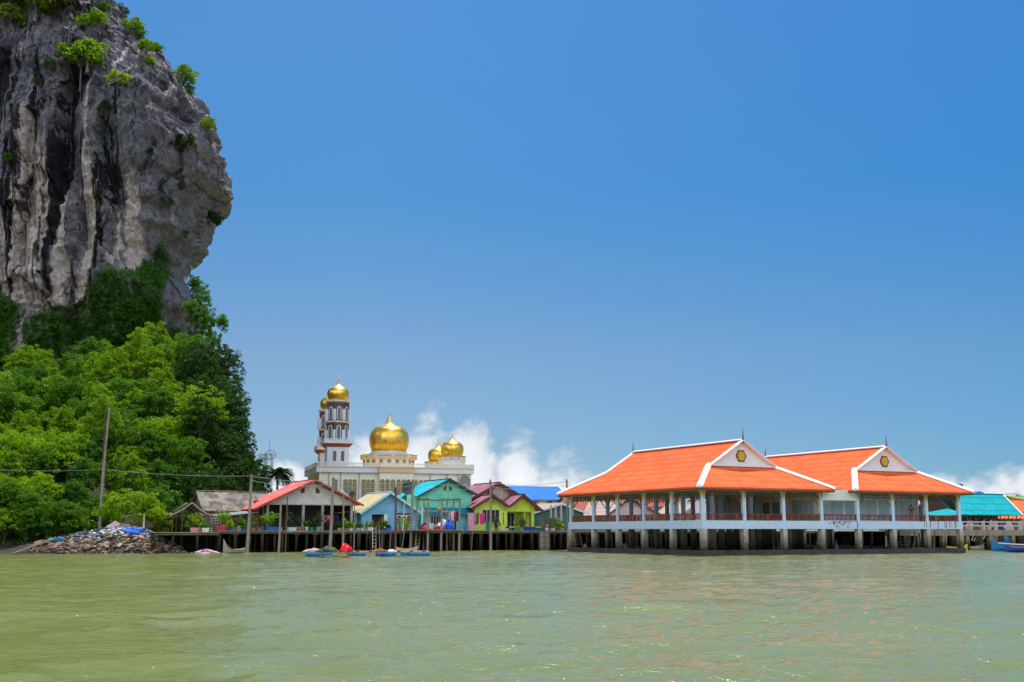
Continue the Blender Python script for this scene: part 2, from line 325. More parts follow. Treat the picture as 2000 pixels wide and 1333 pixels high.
# ------------------------------------------------------------------ limestone cliff
SIL = [(-190,60),(-120,120),(-60,165),(-20,183),(0,190),(12,192),(20,222),(34,252),(58,272),(88,284),(108,303),(116,330),(132,348),(152,351),(180,378),(215,389),(250,408),(280,415),(290,432),(310,441),(345,446),(362,448),(380,441),(396,425),(412,411),(440,400),(462,386),(480,383),(500,371),(530,362),(560,372),(590,385),(620,383),(655,371),(700,362),(735,345),(770,330),(900,330),(1040,330)]
CX, CY = -128.0, 226.0
def build_cliff():
    nz = 400; zs = np.linspace(2, 125, nz)
    # angle 0 = right (+x), going clockwise seen from above = towards the camera (-y)
    a_vis = np.linspace(R(-14), R(118), 520); a_back = np.linspace(R(118), R(346), 46)[1:-1]; ang = np.concatenate([a_vis, a_back]); na = len(ang)
    n = 3.6; ca, sa = np.cos(ang), -np.sin(ang)
    sx = np.sign(ca)*np.abs(ca)**(2/n); sy = np.sign(sa)*np.abs(sa)**(2/n)
    Zg, Sx = np.meshgrid(zs, sx, indexing='ij'); _, Sy = np.meshgrid(zs, sy, indexing='ij'); Z_ = Zg
    # depth of the face: overhanging belly, undercut foot, leaning back at the top
    ry = np.interp(zs, [2, 30, 38, 48, 60, 75, 90, 105, 125], [17, 20, 22.5, 25.5, 28, 29, 28, 25, 17])
    Yv = CY+ry[:, None]*Sy
    pyt = np.array([s[0] for s in SIL], float); pxt = np.array([s[1] for s in SIL], float); Rx = np.full(nz, 62.0)
    for it in range(12):                                    # crag outline: the half width of every level
        X = CX+Rx[:, None]*Sx; px, py = proj(np.stack([X, Yv, Zg], -1)); px = np.where(Yv > CY+3, -1e9, px); k = np.argmax(px, 1); i = np.arange(nz)
        tgt = np.interp(py[i, k], pyt, pxt)-17; Rx = Rx+(tgt-px[i, k])*Yv[i, k]/F_/np.maximum(Sx[i, k], .5)*.8
    # only the outer part follows the outline, the main face stays put
    X0 = CX+62.0*Sx; X1 = CX+Rx[:, None]*Sx; w_ = np.clip((Sx-.45)/.5, 0, 1); w_ = w_*w_*(3-2*w_); X = X0*(1-w_)+X1*w_
    wa = X-.55*(Yv-CY)+1.0*fbm(X*.05, Z_*.025, 1, 2, 5)
    fl = fbm(wa*.15, Z_*.016, 2, 3, 11, ridge=True); fm = fbm(wa*.5, Z_*.04, 4, 3, 23, ridge=True); fs = fbm(wa*1.4, Z_*.12, 6, 3, 31, ridge=True)
    lump = fbm(X*.07, Yv*.07, Z_*.07, 4, 41); chip = fbm(X*.26, Yv*.26, Z_*.20, 4, 51, ridge=True); chip2 = fbm(X*.85, Yv*.85, Z_*.6, 3, 61, ridge=True)
    diag = fbm(X*.12+Z_*.12, Yv*.1, Z_*.04-X*.04, 3, 45, ridge=True)
    mid = np.clip(1-np.abs(Z_-62)/46, 0, 1)**.6; left = np.clip((-58-X)/22, 0, 1); edge = 1-.45*np.clip((Sx-.8)/.2, 0, 1)
    d = fl*2.4*mid*(.3+.7*left)+fm*1.1*mid*(.25+.75*left)+fs*.5*(.3+.7*mid)+lump*2.0+diag*2.6*(1-.75*left*mid)+chip*1.9*(1.1-.6*mid*left)+chip2*.75
    for a0, z0, z1, w, dep in ((-95,44,84,1.5,4.5),(-88,46,80,1.0,3.5),(-82,60,90,1.4,4.0),(-79,50,78,.9,3.0),(-73,58,80,1.6,3.6),(-100,52,95,1.1,3.5),(-64,56,64,.8,2.2)):
        u = (X-a0-.8*np.sin(Z_*.11+a0))/w; ez = np.clip((Z_-z0)/5, 0, 1)*np.clip((z1-Z_)/5, 0, 1); d -= dep*np.exp(-u*u)*ez*(Sy < 0)
    rngc = np.random.RandomState(77); ns_ = 330; sd = np.stack([rngc.uniform(-150, -50, ns_), rngc.uniform(190, 240, ns_), rngc.uniform(0, 62, ns_)], 1)
    q = np.stack([X+2*chip, Yv, Z_*.5+1.5*lump], -1).reshape(-1, 3); near = np.empty(len(q), int); d1 = np.empty(len(q))
    for c0 in range(0, len(q), 20000): dd = ((q[c0:c0+20000, None]-sd[None])**2).sum(-1); near[c0:c0+20000] = dd.argmin(1); d1[c0:c0+20000] = dd.min(1)
    off = rngc.uniform(-1.5, 1.5, ns_); tx, tz = rngc.normal(0, .32, ns_), rngc.normal(0, .5, ns_); rel = q-sd[near]
    facet = (off[near]+tx[near]*rel[:, 0]+tz[near]*rel[:, 2]).reshape(X.shape); d += np.clip(facet, -2.6, 2.6)*(1.0-.72*left*mid)
    d = d*edge
    nxv = Sx/2.2; nyv = Sy; ln = np.hypot(nxv, nyv)+1e-6; nxv, nyv = nxv/ln, nyv/ln
    X = X+nxv*d; Yv = Yv+nyv*d; Zd = Z_+.5*chip*(1-mid*.5)
    V = np.stack([X, Yv, Zd], -1); ker = np.ones(19)/19
    for it in range(4):
        px, py = proj(V); px = np.where(Yv > CY+3, -1e9, px); k = np.argmax(px, 1); e = (np.interp(py[i, k], pyt, pxt)-8-px[i, k])*V[i, k, 1]/F_
        e = np.convolve(np.pad(e, 9, mode='edge'), ker, 'valid'); V[:, :, 0] += w_*e[:, None]
    # cap
    top = V[-1]; c0 = top.mean(0)+np.array([0, 0, 3.]); rings = [V.reshape(-1, 3)]
    capr = []
    for q in (.85, .65, .45, .25, .08):
        ring = c0+(top-c0)*q; ring[:, 2] = 125+(1-q)*6+2*fbm(ring[:, 0]*.1, ring[:, 1]*.1, 0, 3, 3); capr.append(ring)
    vv = np.concatenate(rings+capr+[c0[None]+np.array([[0,0,4]])]); tot = nz+5
    idx = np.arange(tot*na).reshape(tot, na); nxt = np.roll(idx, -1, 1)
    f = np.stack([idx[:-1], idx[1:], nxt[1:], nxt[:-1]], -1).reshape(-1, 4)
    last = len(vv)-1; tri = np.stack([idx[-1], np.full(na, last), nxt[-1], nxt[-1]], -1)
    f = np.concatenate([f, tri[:, :4]])
    fq = f[:-na]; me = npmesh('limestone_cliff', vv, fq, cliff_mat(), False, attrs={'arc': vv[:, 0]-.12*vv[:, 1]+1.0*fbm(vv[:, 0]*.05, vv[:, 2]*.025, 1, 2, 5)})
    o = link(bpy.data.objects.new('cliff', me)); tag(o, 'towering grey limestone crag with pale and black vertical streaks', 'cliff', kind='structure')
    return V
def cliff_mat():
    t = NT('streaked limestone'); t.set(rough=.92, spec=.12)
    sx = t.N.new('ShaderNodeSeparateXYZ'); t.L.new(t.tc.outputs['Object'], sx.inputs[0]); X, Y, Z = sx.outputs
    at = t.N.new('ShaderNodeAttribute'); at.attribute_name = 'arc'; ARC = at.outputs['Fac']
    def strk(h, z, det, off, rough=.55, dist=.25):
        c = t.N.new('ShaderNodeCombineXYZ'); t.L.new(t.math('MULTIPLY_ADD', ARC, h, off), c.inputs[0]); t.L.new(t.math('MULTIPLY_ADD', Z, z, off*.37), c.inputs[1])
        return t.noise(1, c.outputs[0], detail=det, rough=rough, dist=dist)
    def band(v, a, b, w): return t.math('MULTIPLY', t.step(v, a-w, a+w), t.math('SUBTRACT', 1, t.step(v, b-w, b+w)))
    grey = t.ramp(t.noise(.30, detail=9, rough=.72), [(.28, (.105,.096,.120)), (.5, (.20,.185,.215)), (.72, (.36,.335,.36))])
    blu = t.mix(t.math('MULTIPLY', t.step(strk(.55,.03,3,3), .46, .62), .7), grey, (.20,.215,.245))
    left = t.math('SUBTRACT', 1, t.step(t.math('MULTIPLY_ADD', strk(.25, .03, 4, 5), 16, X), -78, -56)); low = t.math('SUBTRACT', 1, t.step(Z, 52, 82))
    nose = t.math('MULTIPLY', t.step(X, -66, -60), band(Z, 52, 67, 3)); foot = t.math('MULTIPLY', t.step(X, -64, -59), band(Z, 30, 52, 3))
    zone = t.math('MAXIMUM', t.math('MAXIMUM', t.math('MULTIPLY', left, low), t.math('MULTIPLY', nose, .75)), t.math('MULTIPLY', foot, .7))
    s1 = strk(.62,.022,5,11); pale = t.step(t.math('MULTIPLY_ADD', zone, .20, s1), .60, .68)
    one = t.math('MULTIPLY', band(t.math('ADD', X, t.math('MULTIPLY', strk(.2,.1,2,8), 1.2)), -71.6, -69.4, .35), band(Z, 45, 68, 2.5)); pale = t.math('MAXIMUM', pale, one)
    xr = t.math('SUBTRACT', 1, t.step(t.math('MULTIPLY_ADD', t.noise(.12, detail=3), 14, X), -65, -58)); bz = band(Z, 42, 92, 5); bl = t.step(t.math('MULTIPLY_ADD', left, .115, strk(.30,.026,8,73,.62,.7)), .575, .61)
    blu = t.mix(t.math('MULTIPLY', t.math('MULTIPLY', t.math('MULTIPLY', bl, bz), xr), .95), blu, (.013,.012,.016))
    pc = t.ramp(t.math('MULTIPLY_ADD', t.noise(.5, detail=6), .5, t.math('MULTIPLY', strk(1.4,.08,5,31), .5)), [(.34,(.42,.31,.26)), (.5,(.66,.55,.50)), (.66,(.82,.76,.73))])
    col = t.mix(t.math('MULTIPLY', pale, .92), blu, pc)
    s2 = strk(2.6,.06,4,51); thin = t.step(t.math('MULTIPLY_ADD', t.math('MAXIMUM', zone, t.math('MULTIPLY', left, .6)), .07, s2), .645, .69)
    col = t.mix(t.math('MULTIPLY', t.math('MULTIPLY', t.math('MULTIPLY', thin, .75), band(Z, 36, 82, 5)), t.step(t.noise(.11, detail=3), .42, .58)), col, (.52,.46,.42))
    oc = t.math('MULTIPLY', t.step(strk(1.3,.035,4,91), .64, .70), band(Z, 36, 76, 5)); col = t.mix(t.math('MULTIPLY', oc, .65), col, (.34,.20,.11))
    s4 = strk(1.3,.035,4,171,.5,.5); col = t.mix(t.math('MULTIPLY', t.step(t.math('MULTIPLY_ADD', left, .085, s4), .655, .69), .85), col, (.02,.019,.024))
    cr = t.N.new('ShaderNodeTexVoronoi'); cr.feature = 'DISTANCE_TO_EDGE'; cr.inputs['Scale'].default_value = .16
    wv = t.N.new('ShaderNodeMapping'); t.L.new(t.tc.outputs['Object'], wv.inputs[0]); wv.inputs['Scale'].default_value = (1, .6, .55); wv.inputs['Rotation'].default_value = (0, .5, 0)
    t.L.new(wv.outputs[0], cr.inputs['Vector']); col = t.mix(t.math('MULTIPLY', t.math('SUBTRACT', 1, t.step(cr.outputs['Distance'], .0, .015)), .22), col, (.03,.028,.03))
    t.color(col)
    h = t.math('ADD', t.noise(.8, detail=9, rough=.72), t.math('MULTIPLY', strk(1.6,.08,5,5), .9)); t.bump(h, .6, 1)
    return t.m
CL = build_cliff()

# ------------------------------------------------------------------ island ground (terrain under the trees)
def ground_h(x, y):
    x = np.asarray(x, float); y = np.asarray(y, float)
    shore = 113.5+np.clip(-(x+32), 0, 60)*.02                       # water line on the left of the rubble
    edge = np.interp(y, [116, 122, 130, 142, 155, 175, 200, 240], [-47, -41, -39, -31, -30, -33, -50, -58]); rx = np.clip((edge-x)/13, 0, 1)                                  # falls away towards the village
    t = np.clip((y-shore)/74, -1, 1.6)
    h = np.where(t > 0, 1.3+26*np.clip(t, 0, 1.0)**1.05, t*30)
    h = h*(rx**.8)*1.0+(-1.6)*(1-rx)
    h = h+1.2*fbm(x*.06, y*.06, 0, 3, 81)*rx*np.clip(t*3, 0, 1)
    far = np.clip((y-215)/60, 0, 1); return h*(1-far)+far*-1.5
def build_ground():
    x = np.linspace(-220, -14, 140); y = np.linspace(108, 300, 120); gx, gy = np.meshgrid(x, y, indexing='xy')
    z = ground_h(gx, gy)+.15*fbm(gx*.8, gy*.8, 0, 3, 7); v = np.stack([gx, gy, z], -1).reshape(-1, 3)
    idx = np.arange(gx.size).reshape(gx.shape); f = np.stack([idx[:-1, :-1], idx[:-1, 1:], idx[1:, 1:], idx[1:, :-1]], -1).reshape(-1, 4)
    m = pm('island soil', (.055, .05, .028), .95, .35, .8, bump=.08, dirt=(.03,.05,.015), dirt_amt=.7)
    o = link(bpy.data.objects.new('ground', npmesh('ground', v, f, m, True))); tag(o, 'dark earth slope under the trees', 'ground', kind='structure')
build_ground()
# sea bed under the pier and village so that nothing shows light below
b = MB(); b.box(-60, 120, 20, 160, -3.2, -3.0)
solo('seabed', b, pm('mud', (.06,.055,.035), .9), 'dark mud under the stilts', 'mud', kind='structure')

# ------------------------------------------------------------------ foliage
def leaf_mat(name, c1, c2, trans=.35, c3=None):
    t = NT(name); at = t.N.new('ShaderNodeAttribute'); at.attribute_name = 'rnd'; oi = t.N.new('ShaderNodeObjectInfo')
    f = t.math('MULTIPLY_ADD', oi.outputs['Random'], .45, t.math('MULTIPLY', at.outputs['Fac'], .55))
    col = t.ramp(f, [(.0, c1), (.45, tuple((a+b)/2 for a, b in zip(c1, c2))), (.8, c2), (1, c3 or c2)])
    t.N.remove(t.b); d = t.N.new('ShaderNodeBsdfDiffuse'); tr = t.N.new('ShaderNodeBsdfTranslucent'); g = t.N.new('ShaderNodeBsdfGlossy'); g.inputs['Roughness'].default_value = .42
    t.L.new(col, d.inputs[0]); tc = t.mix(.6, col, mul(c3 or c2, 1.7)); t.L.new(tc, tr.inputs[0]); g.inputs[0].default_value = (.6,.65,.5,1)
    a = t.N.new('ShaderNodeMixShader'); a.inputs[0].default_value = trans; t.L.new(d.outputs[0], a.inputs[1]); t.L.new(tr.outputs[0], a.inputs[2])
    b2 = t.N.new('ShaderNodeMixShader'); b2.inputs[0].default_value = .02; t.L.new(a.outputs[0], b2.inputs[1]); t.L.new(g.outputs[0], b2.inputs[2]); t.L.new(b2.outputs[0], t.o.inputs[0])
    MATS[name] = t.m; return t.m
LM = {
 'bright': leaf_mat('bright green leaves', (.058,.155,.004), (.168,.32,.005), .36, (.28,.42,.012)),
 'mid': leaf_mat('green leaves', (.032,.105,.006), (.085,.215,.008), .34, (.15,.30,.015)),
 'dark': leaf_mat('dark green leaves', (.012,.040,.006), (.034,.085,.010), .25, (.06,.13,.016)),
 'ivy': leaf_mat('ivy leaves', (.026,.09,.008), (.06,.18,.012), .3, (.11,.25,.016)),
 'olive': leaf_mat('olive leaves', (.05,.06,.015), (.09,.10,.025), .3, (.13,.12,.03)),
 'palm': leaf_mat('palm leaves', (.012,.030,.008), (.03,.06,.014), .2, (.06,.09,.02)),
 'lime': leaf_mat('lime leaves', (.09,.20,.01), (.20,.36,.02), .45, (.36,.42,.06))}
BARK = pm('bark', (.13,.105,.08), .95, .3, 4, bump=.05)
def leaves(cen, nrm, size, rng, jitter=.8, aspect=1.9, droop=0.):
    "a folded leaf (two quads sharing the midrib -> 2 quads, 6 verts) at each centre"
    n = len(cen); d = nrm+rng.normal(0, jitter, (n, 3)); d /= np.linalg.norm(d, axis=1)[:, None]+1e-9
    t = rng.normal(0, 1, (n, 3)); t[:, 2] -= droop; t -= (t*d).sum(1)[:, None]*d; t /= np.linalg.norm(t, axis=1)[:, None]+1e-9
    s = np.cross(d, t); L = (size*rng.uniform(.6, 1.25, n))[:, None]; w = L/aspect
    v = np.stack([cen-t*L*.5, cen+s*w*.5+d*w*.12, cen+t*L*.5, cen-s*w*.5+d*w*.12], 1).reshape(-1, 3)
    return v, np.arange(n*4).reshape(n, 4), np.repeat(rng.uniform(0, 1, n), 4)
def crown_pts(rng, shape, nclump, per, cl_r):
    "leaf clumps spread through a crown volume, mostly near its surface, each clump a small tuft"
    rx, ry, rz = shape; d = rng.normal(0, 1, (nclump, 3)); d[:, 2] = np.where(d[:, 2] < -.8, -d[:, 2]*.6, d[:, 2]); d /= np.linalg.norm(d, axis=1)[:, None]
    ph = rng.uniform(0, 6, 3); lob = 1+.22*np.sin(d[:, 0]*4+ph[0])*np.cos(d[:, 1]*4.3+ph[1])+.12*np.sin(d[:, 2]*7+ph[2])
    rr = (rng.uniform(.35, 1, nclump)**.45)*lob; c = d*rr[:, None]*np.array([rx, ry, rz])
    cr = cl_r*rng.uniform(.6, 1.35, nclump); ii = np.repeat(np.arange(nclump), per)
    e = rng.normal(0, 1, (len(ii), 3)); e /= np.linalg.norm(e, axis=1)[:, None]; e[:, 2] = np.where(e[:, 2] < -.3, -e[:, 2], e[:, 2])
    p = c[ii]+e*(cr[ii]*rng.uniform(.5, 1, len(ii)))[:, None]*np.array([1, 1, .85]); nn = e*.9+np.array([0, 0, .4])
    return p, nn, c
def limbs(b, base, tips, r0, rng, lift=.35):
    base = Vector(base)
    for tp in tips:
        tp = Vector(tp); mid = base.lerp(tp, .5)+Vector((rng.uniform(-.4, .4), rng.uniform(-.4, .4), lift*(tp-base).length*.3))
        b.path([base, base.lerp(mid, .5)+Vector((0,0,.1)), mid, tp], [r0, r0*.75, r0*.5, r0*.15], 5)
TREES = {}
def make_tree_kind(key, mat, shape, trunk_h, nclump, per, cl_r, leaf, seed, jitter=.7):
    rng = np.random.RandomState(seed); p, nn, c = crown_pts(rng, shape, nclump, per, cl_r); cz = trunk_h+shape[2]*.62; p = p+np.array([0, 0, cz])
    v, f, a = leaves(p, nn, leaf, rng, jitter); cm = npmesh('crown', v, f, LM[mat], False, attrs={'rnd': a})
    b = MB(); lean = rng.uniform(-.5, .5, 2); k = trunk_h; tr = 1 if k > 2 else .3
    b.path([(0,0,-1.5), (lean[0]*.3*tr, lean[1]*.3*tr, k*.5), (lean[0]*tr, lean[1]*tr, k)], [.26*tr, .2*tr, .15*tr], 7)
    ids = rng.choice(len(c), min(11, len(c)), replace=False)
    limbs(b, (lean[0]*tr, lean[1]*tr, k-.2), [tuple(c[i]*.9+np.array([0, 0, cz])) for i in ids], .11 if tr == 1 else .05, rng)
    tm = b.mesh('trunk'); tm.materials.append(BARK); TREES[key] = (tm, cm)
def plant_tree(key, loc, scale, rz, name, label, cat, group=None, squash=1):
    tm, cm = TREES[key]; t = bpy.data.objects.new(name, None); S.collection.objects.link(t); t.location = loc; t.rotation_euler = (0, 0, rz); t.scale = (scale, scale, scale*squash)
    for nm, me in (('trunk', tm), ('crown', cm)):
        o = bpy.data.objects.new(nm, me); S.collection.objects.link(o); o.parent = t
    return tag(t, label, cat, group)
for i, (m_, s_, th_) in enumerate([('bright',(3.6,3.4,2.7),3.6),('mid',(2.8,3.1,3.6),4.2),('mid',(3.8,3.3,2.9),3.8),('bright',(2.9,3.0,3.9),4.5),('bright',(4.2,3.6,2.6),3.2),('ivy',(3.3,3.7,2.9),3.4)]):
    make_tree_kind('t%d' % i, m_, s_, th_, 210, 32, .58, .36, 100+i)
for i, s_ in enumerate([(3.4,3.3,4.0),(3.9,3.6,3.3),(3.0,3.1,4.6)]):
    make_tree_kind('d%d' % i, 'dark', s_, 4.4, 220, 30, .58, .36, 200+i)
make_tree_kind('airy', 'bright', (4.4,4.0,4.2), 5.0, 95, 26, .55, .36, 300)
make_tree_kind('shrub0', 'bright', (1.5,1.4,1.1), .5, 46, 24, .5, .34, 401); make_tree_kind('shrub1', 'mid', (1.3,1.5,1.0), .4, 44, 24, .5, .34, 402); make_tree_kind('shrub2', 'olive', (1.4,1.3,1.3), .5, 36, 20, .5, .34, 403); make_tree_kind('shrub3', 'dark', (1.5,1.4,1.1), .4, 46, 24, .5, .34, 404)
make_tree_kind('shrub4', 'lime', (1.4,1.4,1.0), .5, 40, 22, .45, .34, 405)
def h1(x, y): return float(ground_h(x, y))
def tree_label(x, y, px):
    hz = 'at the shore' if y < 128 else 'low on the slope' if y < 143 else 'halfway up the slope' if y < 160 else 'high on the slope' if y < 174 else 'right under the crag'
    hx = 'out at the left' if px < 0 else 'at the left frame edge' if px < 60 else 'left of the leaning pole' if px < 150 else 'just left of the leaning pole' if px < 200 else 'just right of the leaning pole' if px < 260 else 'above the rubble bank' if px < 320 else 'nearest the dark trees'
    return 'green broadleaf tree '+hz+', '+hx
def dark_label(px, y):
    hz = 'front' if y < 148 else 'middle' if y < 162 else 'rear'
    hx = 'beside the bright trees' if px < 390 else 'behind the brown house' if px < 440 else 'towards the palm' if px < 490 else 'at the palm side'
    return 'dark green tree in the '+hz+' of the shaded shoulder, '+hx
def forest():
    rnd = random.Random(7); pts = []
    y = 117.5
    while y < 192:
        step = 3.3 if y < 140 else 4.0; x = -135+rnd.uniform(0, 4)
        while x < -26:
            xx = x+rnd.uniform(-1.2, 1.2); yy = y+rnd.uniform(-1.3, 1.3); pts.append((xx, yy)); x += step+.6
        y += step
    n = 0
    for x, y_ in pts:
        px = 1000+F_*x/y_
        if px < -230: continue
        g = h1(x, y_)
        if g < .5: continue
        # the crowns stop at the edge of the slope
        lim = np.interp(y_, [116, 122, 126, 132, 142, 155, 175, 195], [40, 235, 380, 412, 512, 495, 452, 400])
        pxr = px+3.6*F_/y_
        if pxr > lim+30: continue
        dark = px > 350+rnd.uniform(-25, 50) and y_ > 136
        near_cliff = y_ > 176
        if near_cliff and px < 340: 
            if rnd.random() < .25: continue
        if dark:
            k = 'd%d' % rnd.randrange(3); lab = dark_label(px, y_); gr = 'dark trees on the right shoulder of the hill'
        else:
            k = 't%d' % rnd.randrange(6); lab = tree_label(x, y_, px); gr = 'broadleaf trees on the slope below the cliff'
        sc = rnd.uniform(.62, 1.0)*(1.0 if y_ > 128 else .85)
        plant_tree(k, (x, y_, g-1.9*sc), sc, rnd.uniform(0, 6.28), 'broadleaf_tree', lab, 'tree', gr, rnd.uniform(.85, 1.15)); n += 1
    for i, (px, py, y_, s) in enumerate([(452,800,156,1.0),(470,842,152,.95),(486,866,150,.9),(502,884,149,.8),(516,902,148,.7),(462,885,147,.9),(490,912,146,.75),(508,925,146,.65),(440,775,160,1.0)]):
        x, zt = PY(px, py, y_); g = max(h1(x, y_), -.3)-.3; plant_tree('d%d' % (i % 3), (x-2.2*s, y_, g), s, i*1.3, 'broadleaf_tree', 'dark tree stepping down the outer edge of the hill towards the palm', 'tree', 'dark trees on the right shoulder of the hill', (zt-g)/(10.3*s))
    print('trees', n)
def scatter_ground():
    "low shrubs and creepers hiding the soil"
    rng = np.random.RandomState(5); n = 5200; x = rng.uniform(-120, -30, n); y = 115+rng.uniform(0, 1, n)**.8*75
    px = 1000+F_*x/y; g = ground_h(x, y); lim = np.interp(y, [116, 122, 126, 132, 142, 155, 175, 195], [60, 240, 385, 412, 515, 505, 465, 405])
    k = (px > -200) & (px < lim) & (g > .7) & (vnoise(x*.3, y*.3, 0, 9) > -.75); x, y, g = x[k], y[k], g[k]; m = len(x); per = 26
    r = rng.uniform(.5, 1.5, m); e = rng.normal(0, 1, (m*per, 3)); e /= np.linalg.norm(e, axis=1)[:, None]; e[:, 2] = np.abs(e[:, 2])
    c = np.repeat(np.stack([x, y, g], 1), per, 0)+e*np.repeat(r, per)[:, None]*rng.uniform(.6, 1, m*per)[:, None]
    v, f, a = leaves(c, e+np.array([0, 0, .3]), .42, rng, .6)
    o = link(bpy.data.objects.new('undergrowth', npmesh('undergrowth', v, f, LM['mid'], attrs={'rnd': a}))); tag(o, 'green creepers and low bushes covering the slope between the trees', 'undergrowth', kind='stuff')
scatter_ground()
forest()
# ------------------------------------------------------------------ materials of the built things
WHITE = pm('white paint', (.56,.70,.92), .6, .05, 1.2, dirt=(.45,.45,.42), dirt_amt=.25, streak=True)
def pillar_mat():
    t = NT('tide stained concrete'); t.set(rough=.85, spec=.2); sx = t.N.new('ShaderNodeSeparateXYZ'); geo = t.N.new('ShaderNodeNewGeometry'); t.L.new(geo.outputs['Position'], sx.inputs[0])
    n = t.noise(2.2, detail=6, rough=.65); zz = t.math('ADD', sx.outputs[2], t.math('MULTIPLY', t.math('SUBTRACT', n, .5), 1.6))
    c = t.ramp(t.math('MULTIPLY', zz, .4), [(.16,(.045,.04,.03)), (.32,(.13,.105,.07)), (.55,(.30,.26,.20)), (.85,(.50,.49,.46))])
    c = t.mix(t.math('MULTIPLY', t.step(t.noise(1.2, t.map((7,7,.5)), 4), .5, .7), .4), c, (.10,.09,.07)); t.color(c); t.bump(n, .05); MATS['pillar'] = t.m; return t.m
PILLAR = pillar_mat()
def pile_mat():
    t = NT('weathered pier piles'); t.set(rough=.9, spec=.15); sx = t.N.new('ShaderNodeSeparateXYZ'); geo = t.N.new('ShaderNodeNewGeometry'); t.L.new(geo.outputs['Position'], sx.inputs[0])
    n = t.noise(2.5, detail=6, rough=.65); zz = t.math('ADD', sx.outputs[2], t.math('MULTIPLY', t.math('SUBTRACT', n, .5), 1.4)); oi = t.N.new('ShaderNodeObjectInfo')
    c = t.ramp(t.math('MULTIPLY', zz, .45), [(.1,(.016,.014,.011)), (.45,(.04,.033,.026)), (.9,(.088,.075,.06))])
    c = t.mix(t.math('MULTIPLY', oi.outputs['Random'], .6), c, (.035,.03,.024)); t.color(c); t.bump(n, .05); return t.m
PILE = pile_mat()
BASEM = pm('wet dark concrete', (.075,.07,.062), .8, .3, 1.5, bump=.06, dirt=(.03,.03,.025), dirt_amt=.6)
ROOFO = corr('orange roof tiles', (.82,.135,.040), 'Y', .34, rows=.54, depth=.06, var=.10, rust=(.90,.21,.085), rust_amt=.35, rough=.8)
ROOFOX = corr('orange roof tiles hip', (.82,.135,.040), 'X', .34, rows=.54, depth=.06, var=.10, rust=(.90,.21,.085), rust_amt=.35, rough=.8)
TRIMW = pm('white ridge paint', (.86,.86,.84), .5, .03)
GABW = pm('gable white', (.80,.79,.83), .6, .04, .8, dirt=(.62,.62,.64), dirt_amt=.3, streak=True)
REDW = pm('red brown stained timber', (.20,.055,.032), .6, .35, 5)
REDL = pm('worn orange brown timber', (.36,.16,.09), .6, .3, 5)
GOLDP = pm('gold ochre paint', (.62,.40,.04), .5, .15)
DKB = pm('dark brown timber', (.08,.055,.035), .7, .25)
GLASS = pm('grey green window glass', (.30,.37,.365), .08, .12, .35, spec=.9)
DGLASS = pm('dark window glass', (.03,.035,.045), .12, .2, .8, spec=.7)
PEACH = pm('peach plaster', (.80,.60,.48), .8, .08, .7, dirt=(.45,.34,.27), dirt_amt=.3)
CEIL = pm('grey ceiling boards', (.75,.75,.76), .8, .08)
FRAMEW = pm('pale window frame', (.55,.58,.57), .5, .05)
# ------------------------------------------------------------------ waterfront pavilion platform
BU, BV = 4.77, 4.86; US = [i*BU for i in range(8)]; VS = [i*BV for i in range(6)]
U1, V1 = US[-1], VS[-1]; FZ = 3.2
plat = thing('pavilion_platform', 'white beamed concrete platform on rows of stained pillars carrying both orange roofed pavilions', 'platform', (0, 0, 0))
def platform():
    b = MB(); b.box(-.35, U1+.35, -.35, .15, -1.2, .45); b.box(-.35, .15, .15, V1+.35, -1.2, .45); b.box(U1-.15, U1+.35, .15, V1+.35, -1.2, .45); b.box(.15, U1-.15, .15, V1+.3, -1.2, .30)
    part('base_wall', b, BASEM, plat)
    b = MB(); b.box(-.26, U1+.26, -.26, .0, 2.42, FZ); b.box(-.26, 0, 0, V1+.26, 2.42, FZ); b.box(U1, U1+.26, 0, V1+.26, 2.42, FZ); b.box(0, U1, V1, V1+.26, 2.42, FZ)
    part('edge_beam', b, WHITE, plat)
    b = MB(); b.box(.002, U1-.002, .002, V1-.002, 2.85, FZ-.02); part('floor_slab', b, pm('floor concrete', (.62,.59,.55), .8, .1), plat)
    b = MB()
    for u in US[1:-1]: b.box(u-.15, u+.15, .01, V1-.01, 2.5, 2.85)
    part('floor_beam', b, PILLAR, plat)
    for i, u in enumerate(US):
        for j, v in enumerate(VS):
            b = MB(); h = .25; ou = .0; b.box(u-h, u+h, v-h, v+h, .2, 2.42 if (i in (0, 7) or j in (0, 5)) else 2.5); part('pillar', b, PILLAR, plat)
            if j < 5 and i in (1, 2, 3, 4, 5, 6) and j in (0, 1):
                pass
    # mildew patch and drip stains as thin weathered skins on the beam
    b = MB(); rnd = random.Random(3)
    for k in range(90):
        u = rnd.gauss(16.7, .95); z = rnd.uniform(2.5, 3.18) if rnd.random() < .6 else rnd.uniform(2.95, 3.19); r = rnd.uniform(.02, .09)
        if 14.9 < u < 19.5: b.prism([(u+r*1.4*math.cos(a), min(3.19, z+r*math.sin(a)*rnd.uniform(.5, 1))) for a in [i*1.047 for i in range(6)]], 'y', -.266-k*.00004, -.2605)
    part('mildew', b, pm('mildew', (.17,.19,.15), .95, .3), plat)
    b = MB()
    for u in (28.0, 28.35, 28.9, 30.0, 31.0, 31.2, 31.7, 32.0, 32.45, 32.6, 18.8): w = rnd.uniform(.02, .06); b.box(u-w, u+w, -.264, -.2601, rnd.uniform(2.42, 2.6), 3.2)
    part('drip_stain', b, pm('drip stain', (.07,.06,.05), .95, .3), plat)
platform()
